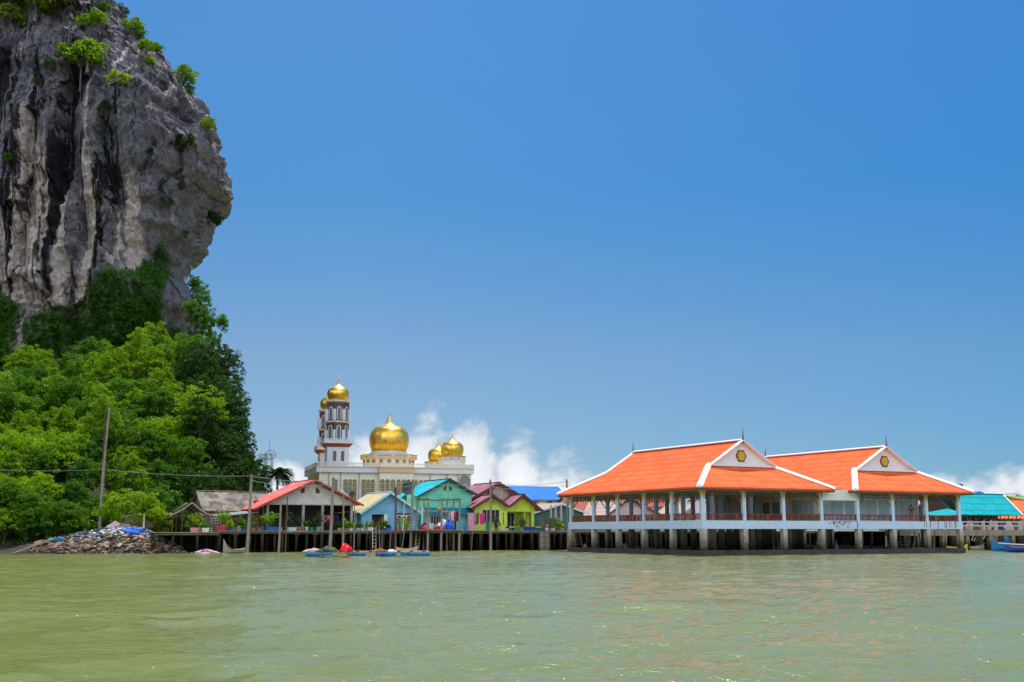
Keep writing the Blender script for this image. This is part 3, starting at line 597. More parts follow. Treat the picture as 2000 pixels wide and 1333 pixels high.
def hip_roof(root, u0, u1, v0, v1, ze, g0, g1, vg0, vg1, zg, zr, name='roof'):
    um = (g0+g1)/2; t = .16
    b = MB(); b.slab([(u0,v0,ze),(g0,vg0,zg),(g0,vg1,zg),(u0,v1,ze)], t); b.slab([(g0,vg0,zg),(um,vg0,zr),(um,vg1,zr),(g0,vg1,zg)], t); part('roof_slope', b, ROOFO, root)
    b = MB(); b.slab([(u1,v0,ze),(g1,vg0,zg),(g1,vg1,zg),(u1,v1,ze)], t); b.slab([(g1,vg0,zg),(um,vg0,zr),(um,vg1,zr),(g1,vg1,zg)], t); part('roof_slope', b, ROOFO, root)
    b = MB(); b.slab([(u0,v0,ze),(u1,v0,ze),(g1,vg0,zg),(g0,vg0,zg)], t); part('skirt_roof', b, ROOFOX, root)
    b = MB(); b.slab([(u0,v1,ze),(u1,v1,ze),(g1,vg1,zg),(g0,vg1,zg)], t); part('skirt_roof', b, ROOFOX, root)
    # white caps
    b = MB(); b.cap((um,vg0-.35,zr-.02),(um,vg1+.35,zr-.02),.30,.10,(1,0,0)); part('ridge_cap', b, TRIMW, root)
    for a, e in (((u0,v0,ze),(g0,vg0,zg)),((u1,v0,ze),(g1,vg0,zg)),((u0,v1,ze),(g0,vg1,zg)),((u1,v1,ze),(g1,vg1,zg))):
        b = MB(); a = Vector(a); e = Vector(e); dd = e-a; b.cap(a-Vector((0,0,.06)), e+dd.normalized()*.1-Vector((0,0,.06)), .30, .20, (dd.y, -dd.x, 0)); part('hip_cap', b, TRIMW, root)
    for vg, s in ((vg0, -1), (vg1, 1)):
        for g in (g0, g1):
            b = MB(); b.cap((g, vg+s*.3, zg-.05), (um, vg+s*.3, zr-.03), .26, .03, (0,1,0)); part('barge_board', b, TRIMW, root)
        b = MB(); b.prism([(g0+.12, zg+.02), (g1-.12, zg+.02), (um, zr-.08)], 'y', vg+s*.02, vg-s*.12); part('gable', b, GABW, root)
        b = MB(); b.box(g0-.1, g1+.1, min(vg+s*.34, vg+s*.0), max(vg+s*.34, vg), zg-.08, zg+.10); part('gable_sill', b, TRIMW, root)
        b = MB(); b.path([(um, vg+s*.42, zr-.35), (um, vg+s*.46, zr+.1), (um, vg+s*.45, zr+.5), (um, vg+s*.45, zr+1.25)], [.035, .10, .06, .02], 6); part('finial', b, pm('finial red', (.25,.06,.04), .5, .2), root)
        # hexagonal sun emblem
        ec = (um, vg+s*.06, zg+.98); b = MB(); y0, y1 = sorted((vg+s*.03, vg+s*.09))
        b.prism([(um+.66*math.cos(a), ec[2]+.66*math.sin(a)) for a in [k*math.pi/3 for k in range(6)]], 'y', y0, y1); em = part('emblem', b, pm('emblem brown', (.14,.055,.03), .6, .2), root)
        b = MB(); ya, yb = sorted((vg+s*.0905, vg+s*.12)); n = 18
        for k in range(n):
            a = 2*math.pi*k/n; c, s2 = math.cos(a), math.sin(a); q = [(.20,-.035),(.40,-.062),(.52,0),(.40,.062),(.20,.035)]
            b.prism([(um+r*c-w*s2, ec[2]+r*s2+w*c) for r, w in q], 'y', ya, yb)
        b.prism([(um+.17*math.cos(k*.5236), ec[2]+.17*math.sin(k*.5236)) for k in range(12)], 'y', ya, yb)
        part('sun_motif', b, pm('emblem gold', (.72,.45,.03), .4, .1), em, org=root['org'])
    # eave underside + fascia
    b = MB(); th = .17
    for (x0, x1, y0, y1) in ((u0+.03,u1-.03,v0+.03,v0+.10),(u0+.03,u1-.03,v1-.10,v1-.03),(u0+.03,u0+.10,v0+.11,v1-.11),(u1-.10,u1-.03,v0+.11,v1-.11)): b.box(x0,x1,y0,y1,ze-.30,ze-.17)
    part('eave_board', b, DKB, root)
def valance(root, p, q, z, depth=.62):
    "pierced timber fretwork hanging between two columns"
    p = Vector((*p, z)); q = Vector((*q, z)); L = (q-p).length; d = (q-p)/L; n = max(4, round(L/.32)); b = MB(); g = MB()
    b.bar(p+Vector((0,0,-.03)), q+Vector((0,0,-.03)), .05, .07); b.bar(p+Vector((0,0,-depth*.62)), q+Vector((0,0,-depth*.62)), .045, .05)
    for k in range(n):
        c = p+d*(L*(k+.5)/n); w = L/n*.5
        b.bar(c+d*-w*.95+Vector((0,0,-.05)), c+Vector((0,0,-depth*.60)), .035, .07); b.bar(c+d*w*.95+Vector((0,0,-.05)), c+Vector((0,0,-depth*.60)), .035, .07)
        b.bar(c+Vector((0,0,-depth*.62)), c+Vector((0,0,-depth*.92)), .035, w*.9)
        for s2 in (-1, 1): g.bar(c+Vector((0,0,-.12)), c+Vector((0,0,-.30)), .055, .10)
    for e, s2 in ((p, 1), (q, -1)): b.bar(e+d*s2*.1+Vector((0,0,-1.25)), e+d*s2*.75+Vector((0,0,-depth*.7)), .06, .07)
    v = part('valance', b, pm('fretwork brown', (.17,.095,.055), .7, .25), root); part('motif', g, pm('motif ochre', (.40,.27,.09), .6, .2), v, org=root['org'])
def railing(root, p, q):
    p = Vector((*p, FZ)); q = Vector((*q, FZ)); L = (q-p).length; d = (q-p)/L; n = int(L/.17); b = MB(); rnd = random.Random(int(L*100)+int(p.x*7+p.y*13)); wl = MB()
    b.bar(p+Vector((0,0,.62)), q+Vector((0,0,.62)), .09, .07); b.bar(p+Vector((0,0,.10)), q+Vector((0,0,.10)), .06, .06)
    for k in range(n):
        c = p+d*(L*(k+.5)/n); (wl if rnd.random() < .3 else b).bar(c+Vector((0,0,.12)), c+Vector((0,0,.59)), .03, .10)
    r = part('railing', b, REDW, root)
    wl = part('worn_balusters', wl, REDL, r, org=root['org']); wl['kind'] = 'stuff'
def hall(name, label, ui, eu0, eu1, gu0, gu1):
    us = US[ui:ui+4]; r = thing(name, label, 'pavilion', ((us[0]+us[-1])/2, V1/2, FZ)); zc = 6.0
    hip_roof(r, eu0, eu1, -1.15, V1+1.15, 6.28, gu0, gu1, 3.0, V1-3.0+.5, 8.55, 11.05)
    for i, u in enumerate(us):
        for j, v in enumerate(VS):
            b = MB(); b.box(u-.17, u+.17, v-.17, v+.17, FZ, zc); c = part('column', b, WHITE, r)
            outer = i in (0, 3) or j in (0, 5)
            if outer:
                g = MB()
                for du, dv in ((1,0),(-1,0),(0,-1),(0,1)):
                    if (i == 3 and du == 1 and ui == 0): pass
                    if (j == 0 and dv == 1) or (j == 5 and dv == -1): pass
                    if du: g.prism([(u+du*.17, zc), (u+du*.17, zc-.75), (u+du*.24, zc-.5), (u+du*.42, zc)], 'y', v-.05, v+.05)
                    else: g.prism([(v+dv*.17, zc), (v+dv*.17, zc-.75), (v+dv*.24, zc-.5), (v+dv*.42, zc)], 'x', u-.05, u+.05)
                part('bracket', g, GOLDP, c, org=r['org'])
    b = MB(); a, z = us[0], us[-1]
    for (x0,x1,y0,y1) in ((a-.12,z+.12,-.12,.12),(a-.12,z+.12,V1-.12,V1+.12),(a-.12,a+.12,.12,V1-.12),(z-.12,z+.12,.12,V1-.12)): b.box(x0,x1,y0,y1,zc,zc+.17)
    for u in us[1:3]: b.box(u-.1,u+.1,.12,V1-.12,zc,zc+.15)
    for v in VS[1:-1]: b.box(a+.12,z-.12,v-.1,v+.1,zc+.005,zc+.145)
    part('tie_beam', b, WHITE, r)
    b = MB(); b.box(a-.9, z+.9, -.9, V1+.9, zc+.172, zc+.20); part('ceiling', b, CEIL, r)
    for k in range(3):
        for vv in (0, V1): valance(r, (us[k]+.17, vv), (us[k+1]-.17, vv), zc); railing(r, (us[k]+.17, vv-.03), (us[k+1]-.17, vv-.03))
    for k in range(5):
        for uu in ((a,) if ui == 0 else (z,)): valance(r, (uu, VS[k]+.17), (uu, VS[k+1]-.17), zc); railing(r, (uu, VS[k]+.17), (uu, VS[k+1]-.17))
    return r
hallA = hall('pavilion', 'nearer left pavilion, open sided, with orange tiled roof and sun emblem on white gable', 0, -1.15, 15.25, 3.05, 11.0)
hallB = hall('pavilion', 'right and farther orange roofed pavilion with glazed rooms behind its railing', 4, 17.9, 34.5, 21.85, 30.4)
# enclosed rooms: link bay and rooms behind the galleries
rooms = thing('gallery_room', 'peach walled and glass fronted rooms standing on the platform between the two pavilions', 'building', (18, 6, FZ))
def rooms_():
    zc = 5.98
    def window(u0, u1, z0, z1, v, mat, nm='window', mull=2):
        b = MB(); w = .05; b.box(u0-w,u1+w,v-.05,v,z0-w,z0); b.box(u0-w,u1+w,v-.05,v,z1,z1+w); b.box(u0-w,u0,v-.05,v,z0,z1); b.box(u1,u1+w,v-.05,v,z0,z1)
        for k in range(1, mull): x = u0+(u1-u0)*k/mull; b.box(x-.025,x+.025,v-.048,v-.002,z0,z1)
        f = part(nm, b, FRAMEW, rooms); g = MB(); g.box(u0, u1, v-.02, v-.006, z0, z1); part('pane', g, mat, f, org=rooms['org'])
    # glazed fronts set back behind the railing, link bay to the middle of the right pavilion
    v = 1.7; b = MB(); b.box(14.3+.18, 29.2, v, v+.15, FZ, FZ+.5); b.box(14.3+.18, 29.2, v, v+.15, zc-.55, zc); part('front_wall', b, WHITE, rooms)
    x = 14.65
    for k, w in enumerate((1.05,1.35,1.75,.0,1.4,1.45,1.35,.0,1.45,1.45,1.4,1.1)):
        if w == 0: b = MB(); b.box(x+.02, x+.28, v-.02, v+.17, FZ+.5, zc-.55); part('mullion_post', b, WHITE, rooms); x += .36; continue
        window(x, x+w-.08, FZ+.56, zc-.6, v+.06, GLASS, 'glass_panel', 1); x += w
    b = MB(); b.box(29.2, 29.35, v, 16, FZ, zc); b.box(14.30, 14.46, .25, 18.6, FZ, zc); b.box(14.5, 29.2, 16, 16.15, FZ, zc); part('side_wall', b, PEACH, rooms)
    b = MB(); b.box(US[3]+.18, US[4]-.18, -.1, .1, zc-.75, zc+.3); part('link_fascia', b, GABW, rooms)
    b = MB(); b.box(US[3]-.2, US[4]+.2, .9, 18, zc+.25, zc+.42); part('link_roof', b, ROOFOX, rooms)
    railing(rooms, (US[3]+.17, -.03), (US[4]-.17, -.03))
    # peach wall along the right of the left pavilion, with its windows and sliding doors
    uw = 14.30
    def sidewin(pa, pb, z0, z1, mat, nm, mull):
        v1, v0 = QV(pa, uw), QV(pb, uw); w = .05; b = MB(); x0, x1 = uw-.05, uw-.002
        b.box(x0,x1,v0-w,v1+w,z0-w,z0); b.box(x0,x1,v0-w,v1+w,z1,z1+w); b.box(x0,x1,v0-w,v0,z0,z1); b.box(x0,x1,v1,v1+w,z0,z1)
        for k in range(1, mull): y = v0+(v1-v0)*k/mull; b.box(x0+.003,x1,y-.03,y+.03,z0,z1)
        f = part(nm, b, FRAMEW, rooms); g = MB(); g.box(uw-.02, uw-.004, v0, v1, z0, z1); part('pane', g, mat, f, org=rooms['org'])
    sidewin(1548, 1590, FZ+.05, FZ+2.05, GLASS, 'sliding_door', 4); sidewin(1491, 1503, FZ+.05, FZ+1.95, DGLASS, 'door_panel', 2); sidewin(1510, 1523, FZ+.6, FZ+1.95, DGLASS, 'window', 2); sidewin(1467, 1474, FZ+.6, FZ+1.9, DGLASS, 'window', 1); sidewin(1449, 1457, FZ+.6, FZ+1.9, DGLASS, 'window', 1)
    v = 19.3; b = MB(); b.box(PU(1385, v), PU(1440, v), v, v+.15, FZ+2.1, zc)
    for px in (1385, 1402, 1419, 1434): b.box(PU(px, v)-.2, PU(px, v)+.2, v+.001, v+.149, FZ, FZ+2.1)
    part('room_wall', b, CEIL, rooms)
rooms_()
# ------------------------------------------------------------------ mosque
GOLD = None
def gold_mat():
    t = NT('gold dome sheet'); t.set(metal=.85, rough=.30)
    sx = t.N.new('ShaderNodeSeparateXYZ'); t.L.new(t.tc.outputs['Object'], sx.inputs[0]); n = t.noise(1.3, detail=5, rough=.65)
    cell = t.noise(2.4, t.map((1.4, 1.4, .5)), detail=1)
    c = t.mix(t.step(t.math('MULTIPLY_ADD', n, .5, t.math('MULTIPLY', cell, .5)), .35, .65), (.80, .44, .035), (.95, .66, .14)); t.color(c)
    t.L.new(t.math('MULTIPLY_ADD', n, .35, .17), t.b.inputs['Roughness']); t.bump(n, .03); return t.m
GOLD = gold_mat(); CREAM = pm('cream render', (.88,.82,.76), .75, .05, .5, dirt=(.60,.55,.47), dirt_amt=.4, streak=True); LAV = pm('pale lavender render', (.74,.76,.88), .7, .05, .6, dirt=(.48,.49,.56), dirt_amt=.35, streak=True)
GTRIM = pm('yellow gold trim', (.62,.42,.06), .5, .12); MBRN = pm('maroon tile', (.115,.058,.055), .6, .25, 4); MRED = pm('dark red band', (.30,.07,.055), .6, .15)
MWIN = pm('mosque lattice glass', (.13,.16,.17), .25, .35, 6); MPEACH = pm('peach band', (.74,.52,.38), .7, .06)
MOX, MOY = -32.0, 190.0; MTH = math.atan2(7.3, 25.0); mc, ms_ = math.cos(MTH), math.sin(MTH)
def PM(px, py, yl):
    d = ray(px, py); nx, ny = -ms_, mc; k = (yl+MOX*nx+MOY*ny)/(d[0]*nx+d[1]*ny); x, y = d[0]*k-MOX, d[1]*k-MOY
    return x*mc+y*ms_, d[2]*k+EYE
mos = thing('mosque', 'cream mosque with golden onion domes and two dark banded minarets behind the waterfront houses', 'mosque', (MOX, MOY, 0), rot=MTH, uv=False); mos['org'] = (0, 0, 0)
def zx(x): return 590+x/5.3314
def zy(y): return 730+y/5.3314
def mpart(n, b, m, root=mos, sm=False): return part(n, b, m, root, sm, org=(0,0,0))
def dome(cx, cy, z0, s, prof, skirt, crescent=True, root=mos, tip=None):
    b = MB(); n = 48
    pr = [(r*s, z0+z*s) for r, z in prof]; vs = []
    for r, z in pr:
        for i in range(n): k = r*(1-.012*(i % 3 == 0)); vs.append((cx+k*math.cos(2*math.pi*i/n), cy+k*math.sin(2*math.pi*i/n), z))
    b.add(vs, [(j*n+i, j*n+(i+1)%n, (j+1)*n+(i+1)%n, (j+1)*n+i) for j in range(len(pr)-1) for i in range(n)])
    d = mpart('dome', b, GOLD, root, True)
    b = MB(); b.lathe([(r*s, z0+z*s) for r, z in skirt], (cx, cy, 0), 32); mpart('dome_cap', b, pm('bright gold', (.86,.66,.24), .35, .08, metal=.6), root, True)
    zt = z0+skirt[-1][1]*s; b = MB(); b.lathe([(.001,0),(.10*s+.05,.07),(.16,.16),(.08,.28),(.10,.34),(.03,.42),(.02,.95)], (cx, cy, zt), 12)
    if crescent:
        pts = [(cx+.19*math.cos(a), cy, zt+1.12+.19*math.sin(a)) for a in [R(115)+R(310)*i/14 for i in range(15)]]; b.path(pts, [.01+.035*math.sin(math.pi*i/14) for i in range(15)], 5)
    mpart('finial', b, pm('bright gold', (.86,.66,.24)), root, True)
K = .01664
BIG = [(178,0),(182,12),(180,24),(188,40),(200,75),(205,110),(204,145),(198,180),(186,210),(166,238),(138,256),(95,268),(60,270)]
BSK = [(92,262),(86,268),(62,282),(46,300),(34,322),(24,345),(15,368),(9,382),(12,388),(2,394)]
def rescale(p, k): return [(a*k, b*k) for a, b in p]
def mosque():
    WX, DY = 26.0, 17.5; zb, zt, zc = 12.8, 13.45, 11.9
    b = MB(); b.box(0, WX, 0, DY, 0, zc); mpart('wall', b, CREAM)
    b = MB(); b.box(-.55, WX+.35, -.55, DY+.5, zc+.003, zb-.12); mpart('cornice', b, LAV)
    b = MB(); b.box(-.62, WX+.42, -.62, DY+.57, zb-.117, zb); mpart('cornice_trim', b, GTRIM)
    x0, x1 = PM(zx(805), 920, -1.0)[0], PM(zx(1155), 920, -1.0)[0]
    b = MB(); b.box(x0, x1, -1.35, -.003, 0, zc); mpart('bay_wall', b, CREAM)
    b = MB(); b.box(x0-.1, x1+.1, -1.6, -.63, zc+.004, zb-.121); mpart('bay_band', b, MPEACH)
    b = MB(); b.box(x0-.15, x1+.15, -1.68, -.625, zb-.119, zb+.002); mpart('cornice_trim', b, GTRIM)
    # balustrade with turned posts
    def balus(pts, z, h=.72, sp=.30, name='balustrade', root=mos):
        b = MB()
        for p, q in zip(pts, pts[1:]):
            p = Vector((*p, 0)); q = Vector((*q, 0)); L = (q-p).length; d = (q-p)/L; n = int(L/sp)
            b.bar(p+Vector((0,0,z+h-.06)), q+Vector((0,0,z+h-.06)), .16, .12); b.bar(p+Vector((0,0,z+.05)), q+Vector((0,0,z+.05)), .14, .09)
            for k in range(n+1):
                c = p+d*(L*k/n); w = .20 if k % 10 == 0 else .11; b.bar(c+Vector((0,0,z+.09)), c+Vector((0,0,z+h-.1)), w)
        return mpart(name, b, pm('balustrade white', (.78,.78,.80), .6, .04), root)
    balus([(-.5, DY), (-.5, -.5), (x0, -.5), (x0, -1.5), (x1, -1.5), (x1, -.5), (WX+.3, -.5), (WX+.3, DY)], zb+.002)
    # pipes and pilasters
    for xx in (280, 402, 593, 1333, 1505, 1622):
        x = PM(zx(xx), 930, 0)[0]; b = MB(); b.box(x-.11, x+.11, -.14, -.001, 0, zc); mpart('pilaster', b, pm('grey pilaster', (.42,.43,.47)))
    def win(x, y, w, z0, z1, ring=True, root=mos, glass=MWIN, trim=GTRIM):
        b = MB(); b.archring(x-w/2, x+w/2, z0, z1, .10, y-.10, y-.001); f = mpart('window', b, trim, root)
        b = MB(); b.arch(x-w/2+.001, x+w/2-.001, z0, z1-.001, y-.04, y-.0015); mpart('window_pane' if root is not mos else 'pane', b, glass, f if root is mos else root)
        if root is mos:
            b = MB()
            for k in (1, 2): b.box(x-w/2+w*k/3-.02, x-w/2+w*k/3+.02, y-.06, y-.041, z0+.05, z1-.12)
            z = z0+.5
            while z < z1-.3: b.box(x-w/2+.03, x+w/2-.03, y-.058, y-.042, z, z+.035); z += .42
            mpart('glazing_bar', b, pm('cream bar', (.6,.55,.42)), f)
    z1 = PM(zx(900), zy(1108), 0)[1]
    for xx in (347, 452, 499, 546, 640, 686, 735, 1186, 1238, 1290, 1390, 1440):
        win(PM(zx(xx), 940, 0)[0], 0, .56, z1-3.6, z1-.02)
    for xx in (835, 890, 946, 1005, 1058, 1107): win(PM(zx(xx), 940, -1.35)[0], -1.35, .62, z1-3.7, z1)
    # porches with round arches at the two front corners
    for s, xa, xb in ((0, PM(zx(1640), 940, 0)[0], PM(zx(1745), 940, 0)[0]),):
        b = MB(); b.archring(xa, xb, 7, PM(zx(1690), zy(1065), 0)[1], .12, -.12, -.001, 12, False); f = mpart('porch_arch', b, GTRIM)
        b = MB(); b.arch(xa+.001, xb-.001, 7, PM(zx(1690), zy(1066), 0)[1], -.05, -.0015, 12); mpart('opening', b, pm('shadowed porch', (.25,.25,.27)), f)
        for k in range(6): b = MB(); x = xa+.08+(xb-xa-.16)*k/5; b.tube((x, -.14, 7), (x, -.14, 9.6+.6*math.sin(math.pi*(k+.5)/6)), .07, n=8); mpart('porch_column', b, pm('balustrade white', (.78,.78,.80)), f)
    for k in range(4):                                          # arcade along the left side
        ya, yb = .8+k*4.1, 4.2+k*4.1; b = MB(); n = 10; r = (yb-ya)/2; cy = (ya+yb)/2
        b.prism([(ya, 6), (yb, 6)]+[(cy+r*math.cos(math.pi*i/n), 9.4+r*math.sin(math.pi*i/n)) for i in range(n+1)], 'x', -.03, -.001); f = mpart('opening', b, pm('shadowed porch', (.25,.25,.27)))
        b = MB(); b.path([(-.08, cy-(r+.05)*math.cos(math.pi*i/n), 9.4+(r+.05)*math.sin(math.pi*i/n)) for i in range(n+1)], .12, 6); mpart('arch_trim', b, GTRIM, f)
        for q in range(5): b = MB(); y = ya+.2+(yb-ya-.4)*q/4; b.tube((-.12, y, 6), (-.12, y, 9.9), .08, n=8); mpart('porch_column', b, pm('cream bar', (.6,.55,.42)), f)
    # central drum and dome
    yl = 8.5; cx = PM(zx(905), 870, yl)[0]; zz = lambda y: PM(zx(905), zy(y), yl)[1]
    k = (PM(zx(1110), 870, yl)[0]-PM(zx(700), 870, yl)[0])/410
    b = MB(); b.lathe([(268*k, zb-.5), (268*k, zz(905)), (292*k, zz(900)), (292*k, zz(893))], (cx, yl, 0), 10, R(18)); mpart('drum', b, pm('cream drum', (.80,.77,.72)))
    b = MB(); b.lathe([(296*k, zz(893)), (296*k, zz(887))], (cx, yl, 0), 10, R(18)); mpart('drum_trim', b, GTRIM)
    P10 = [(cx+288*k*math.cos(R(18)+i*math.pi/5), yl+288*k*math.sin(R(18)+i*math.pi/5)) for i in range(11)]; balus(P10, zz(886), (zz(858)-zz(886)), .26)
    b = MB(); b.lathe([(297*k, zz(858)), (297*k, zz(852))], (cx, yl, 0), 10, R(18)); b.lathe([(296*k, zz(858)-.01), (250*k, zz(858)-.01)], (cx, yl, 0), 10, R(18)); mpart('drum_trim', b, GTRIM)
    b = MB(); b.lathe([(205*k, zz(893)), (205*k, zz(835)), (188*k, zz(830)), (184*k, zz(818))], (cx, yl, 0), 40); mpart('dome_base', b, LAV)
    for i in range(20):                                         # little arched lights round the drum
        a = 2*math.pi*(i+.5)/20; r = 271*k*(math.cos(math.pi/10)/math.cos(((a-R(18)) % (math.pi/5))-math.pi/10)); x, y = cx+r*math.cos(a), yl+r*math.sin(a)
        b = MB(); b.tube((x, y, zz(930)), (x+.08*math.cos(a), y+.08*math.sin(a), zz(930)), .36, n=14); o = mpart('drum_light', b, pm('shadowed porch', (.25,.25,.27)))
    dome(cx, yl, zz(820), k/1.0, BIG, BSK)
    # two smaller domes at the right end, on railed rings
    for X, yl2, eqw, yb_, cres in ((1563, 3.0, 233, 862, False), (1420, 15.0, 212, 918, True)):
        c2 = PM(zx(X), 870, yl2)[0]; k2 = (PM(zx(X+100), 870, yl2)[0]-PM(zx(X), 870, yl2)[0])/100; z2 = PM(zx(X), zy(yb_), yl2)[1]; sc = eqw/410*k2
        dome(c2, yl2, z2, sc, [(178,0),(184,10),(182,24),(196,60),(205,100),(205,135),(196,180),(176,215),(140,245),(95,262),(60,266)], [(104,252),(98,258),(70,276),(48,300),(30,325),(18,345),(24,352),(4,360)], cres)
        b = MB(); b.lathe([(130*k2, zb-.4), (130*k2, z2-.75), (118*k2, z2-.7), (118*k2, z2-.1), (112*k2, z2+.0)], (c2, yl2, 0), 24); mpart('dome_base', b, LAV)
        b = MB(); b.lathe([(142*k2, z2-.16), (142*k2, z2-.02), (100*k2, z2+.02)], (c2, yl2, 0), 24); mpart('drum_trim', b, GTRIM)
        balus([(c2+135*k2*math.cos(i*math.pi/6), yl2+135*k2*math.sin(i*math.pi/6)) for i in range(13)], z2-.9, .68, .24)
    # minarets
    def minaret(X, yl3, yref, s):
        c = PM(zx(X), 850, yl3)[0]; kk = (PM(zx(X+100), 850, yl3)[0]-PM(zx(X), 850, yl3)[0])/100*s
        zc0 = PM(zx(X), zy(yref), yl3)[1]; Z = lambda y: zc0+(yref0-y)*kk; yref0 = 285
        b = MB(); h = 112*kk; b.box(c-h, c+h, yl3-h, yl3+h, zb-.5, Z(772)); root = mpart('minaret', b, LAV)
        for dx in (-52, 30):
            b = MB(); b.box(c+(dx)*kk, c+(dx+34)*kk, yl3-h-.03, yl3-h-.001, Z(918), Z(816)); mpart('tower_window', b, MWIN, root)
        for dy in (-52, 30):
            b = MB(); b.box(c-h-.03, c-h-.001, yl3+dy*kk, yl3+(dy+34)*kk, Z(918), Z(816)); mpart('tower_window', b, MWIN, root)
        b = MB(); a, d = 120*kk, 150*kk; b.add([(c+x*r, yl3+y*r, z) for r, z in ((a, Z(772)), (d, Z(738))) for x, y in ((-1,-1),(1,-1),(1,1),(-1,1))], [(0,1,2,3),(4,5,6,7),(0,1,5,4),(1,2,6,5),(2,3,7,6),(3,0,4,7)]); mpart('corbel', b, MRED, root)
        b = MB(); b.box(c-d-.02, c+d+.02, yl3-d-.02, yl3+d+.02, Z(738)+.002, Z(712)); mpart('balcony', b, LAV, root)
        balus([(c-d+.05, yl3-d+.05), (c+d-.05, yl3-d+.05), (c+d-.05, yl3+d-.05), (c-d+.05, yl3+d-.05), (c-d+.05, yl3-d+.05)], Z(712), Z(690)-Z(712), .2, 'balcony_rail', root)
        for (ya, yb_) in ((712, 525), (500, 310)):
            r = 114*kk/math.cos(math.pi/8); b = MB(); b.lathe([(r, Z(ya)), (r, Z(yb_))], (c, yl3, 0), 8, math.pi/8); mpart('shaft', b, MBRN, root)
            hh = Z(yb_)-Z(ya); rr = 114*kk
            for i in range(8):
                a = i*math.pi/4; f = Vector((math.cos(a), math.sin(a), 0)); t = Vector((-math.sin(a), math.cos(a), 0)); o = Vector((c, yl3, 0))+f*rr; w = 15*kk
                def arc(w, z0, z1): return [o+t*-w+Vector((0,0,z0)), o+t*w+Vector((0,0,z0))]+[o+t*w*math.cos(math.pi*q/8)+Vector((0,0,z1-w+w*math.sin(math.pi*q/8))) for q in range(9)]
                for (ww, th, mt, nm) in ((w+8*kk, .05, pm('balustrade white', (.78,.78,.80)), 'window_surround'), (w, .07, MWIN, 'tower_window')):
                    z0, z1 = Z(ya-16 if ya == 500 else ya-22), Z(yb_+(42 if ya == 500 else 22)); 
                    if nm == 'tower_window': z0 += .06; z1 -= 8*kk
                    p = arc(ww, z0, z1); n = len(p); b = MB(); b.add([q-f*.02 for q in p]+[q+f*th for q in p], [tuple(range(n))[::-1], tuple(range(n, 2*n))]+[(q, (q+1)%n, n+(q+1)%n, n+q) for q in range(n)]); mpart(nm, b, mt, root)
                a2 = a+math.pi/8; r2 = rr/math.cos(math.pi/8); b = MB(); b.tube((c+r2*math.cos(a2), yl3+r2*math.sin(a2), Z(ya)), (c+r2*math.cos(a2), yl3+r2*math.sin(a2), Z(ya)+hh*.62), 17*kk, n=6); mpart('lattice_panel', b, LAV, root)
        for (ya, yb_, r) in ((527, 500, 122), (312, 284, 124)):
            b = MB(); b.lathe([(r*.93*kk, Z(ya)), (r*kk*1.06, Z((ya+yb_)/2)), (r*kk*1.06, Z(yb_)), (r*.8*kk, Z(yb_)+.01)], (c, yl3, 0), 8, math.pi/8); mpart('ring_cornice', b, pm('cream ring', (.72,.62,.52)), root)
        dome(c, yl3, Z(284), kk*232/410, [(160,0),(165,10),(168,22),(190,50),(203,90),(205,130),(198,170),(180,205),(150,232),(110,250),(60,256)], [(120,242),(114,248),(84,268),(55,290),(32,315),(18,340),(30,352),(28,368),(4,384)], False, root)
    minaret(365, 3.2, 285, 1.0)
    minaret(286, 15.5, 383, .93)
mosque()
# ------------------------------------------------------------------ village on stilts
DZ = 2.25
WOOD = pm('weathered grey timber', (.13,.105,.08), .85, .3, 3, bump=.02, dirt=(.07,.055,.04), dirt_amt=.5, streak=True)
WOODL = pm('bleached deck boards', (.34,.29,.225), .85, .2, 3, dirt=(.18,.14,.10), dirt_amt=.5)
WOODD = pm('dark wet timber', (.022,.019,.016), .9, .3, 3, dirt=(.02,.02,.018), dirt_amt=.6, streak=True)
POLE = pm('grey pole timber', (.30,.26,.22), .85, .25, 4, dirt=(.12,.09,.06), dirt_amt=.6, streak=True)
POLED = pm('brown pole timber', (.13,.075,.05), .85, .25, 4)
def deck(name, label, u0, u1, v0, v1, z, seed, rows=(0, 2.0, 4.4, 6.8), sp=1.25, shade_dv=8, cap=True):
    rnd = random.Random(seed); r = thing(name, label, 'deck', ((u0+u1)/2, v0, 0)); top = MB(); u = u0
    while u < u1-.05:
        w = min(rnd.uniform(.9, 1.6), u1-u); top.box(u+.012, u+w-.012, v0-rnd.uniform(0, .12), v1, z-.07+rnd.uniform(-.01, .01), z+rnd.uniform(-.012, .012)); u += w
    part('deck_boards', top, WOODL, r)
    b = MB(); b.box(u0+.02, u1-.02, v0+.05, v0+.17, z-.30, z-.09); part('edge_beam', b, WOOD, r)
    b = MB(); v = v0+1.2
    while v < v1-.3: b.box(u0+.03, u1-.03, v, v+.14, z-.28, z-.09); v += 2.4
    part('joist', b, WOODD, r)
    if shade_dv: b = MB(); b.box(u0+.04, u1-.04, v0+shade_dv, v0+shade_dv+.12, -2, z-.30); part('shade_screen', b, WOODD, r)  # added dark screen standing in for the deep shade under the village
    n = 0
    for j, dv in enumerate(rows):
        u = u0+rnd.uniform(.1, .5)
        while u < u1-.1:
            rr = rnd.uniform(.10, .19); b = MB(); lu, lv = rnd.uniform(-.13, .13), rnd.uniform(-.1, .1); vv = v0+.3+dv+rnd.uniform(-.12, .12)
            if rnd.random() < .45: b.bar((u+lu, vv+lv, -1.6), (u, vv, z-.31), rr*1.8)
            else: b.tube((u+lu, vv+lv, -1.6), (u, vv, z-.31), rr*1.1, rr, 8)
            if cap and j == 0 and rnd.random() < .45: b.box(u-.28, u+.28, vv-.2, vv+.2, z-.46, z-.312)
            part('pile', b, PILE, r); n += 1; u += sp*rnd.uniform(.65, 1.35)*(1 if j < 2 else 1.35)
    return r
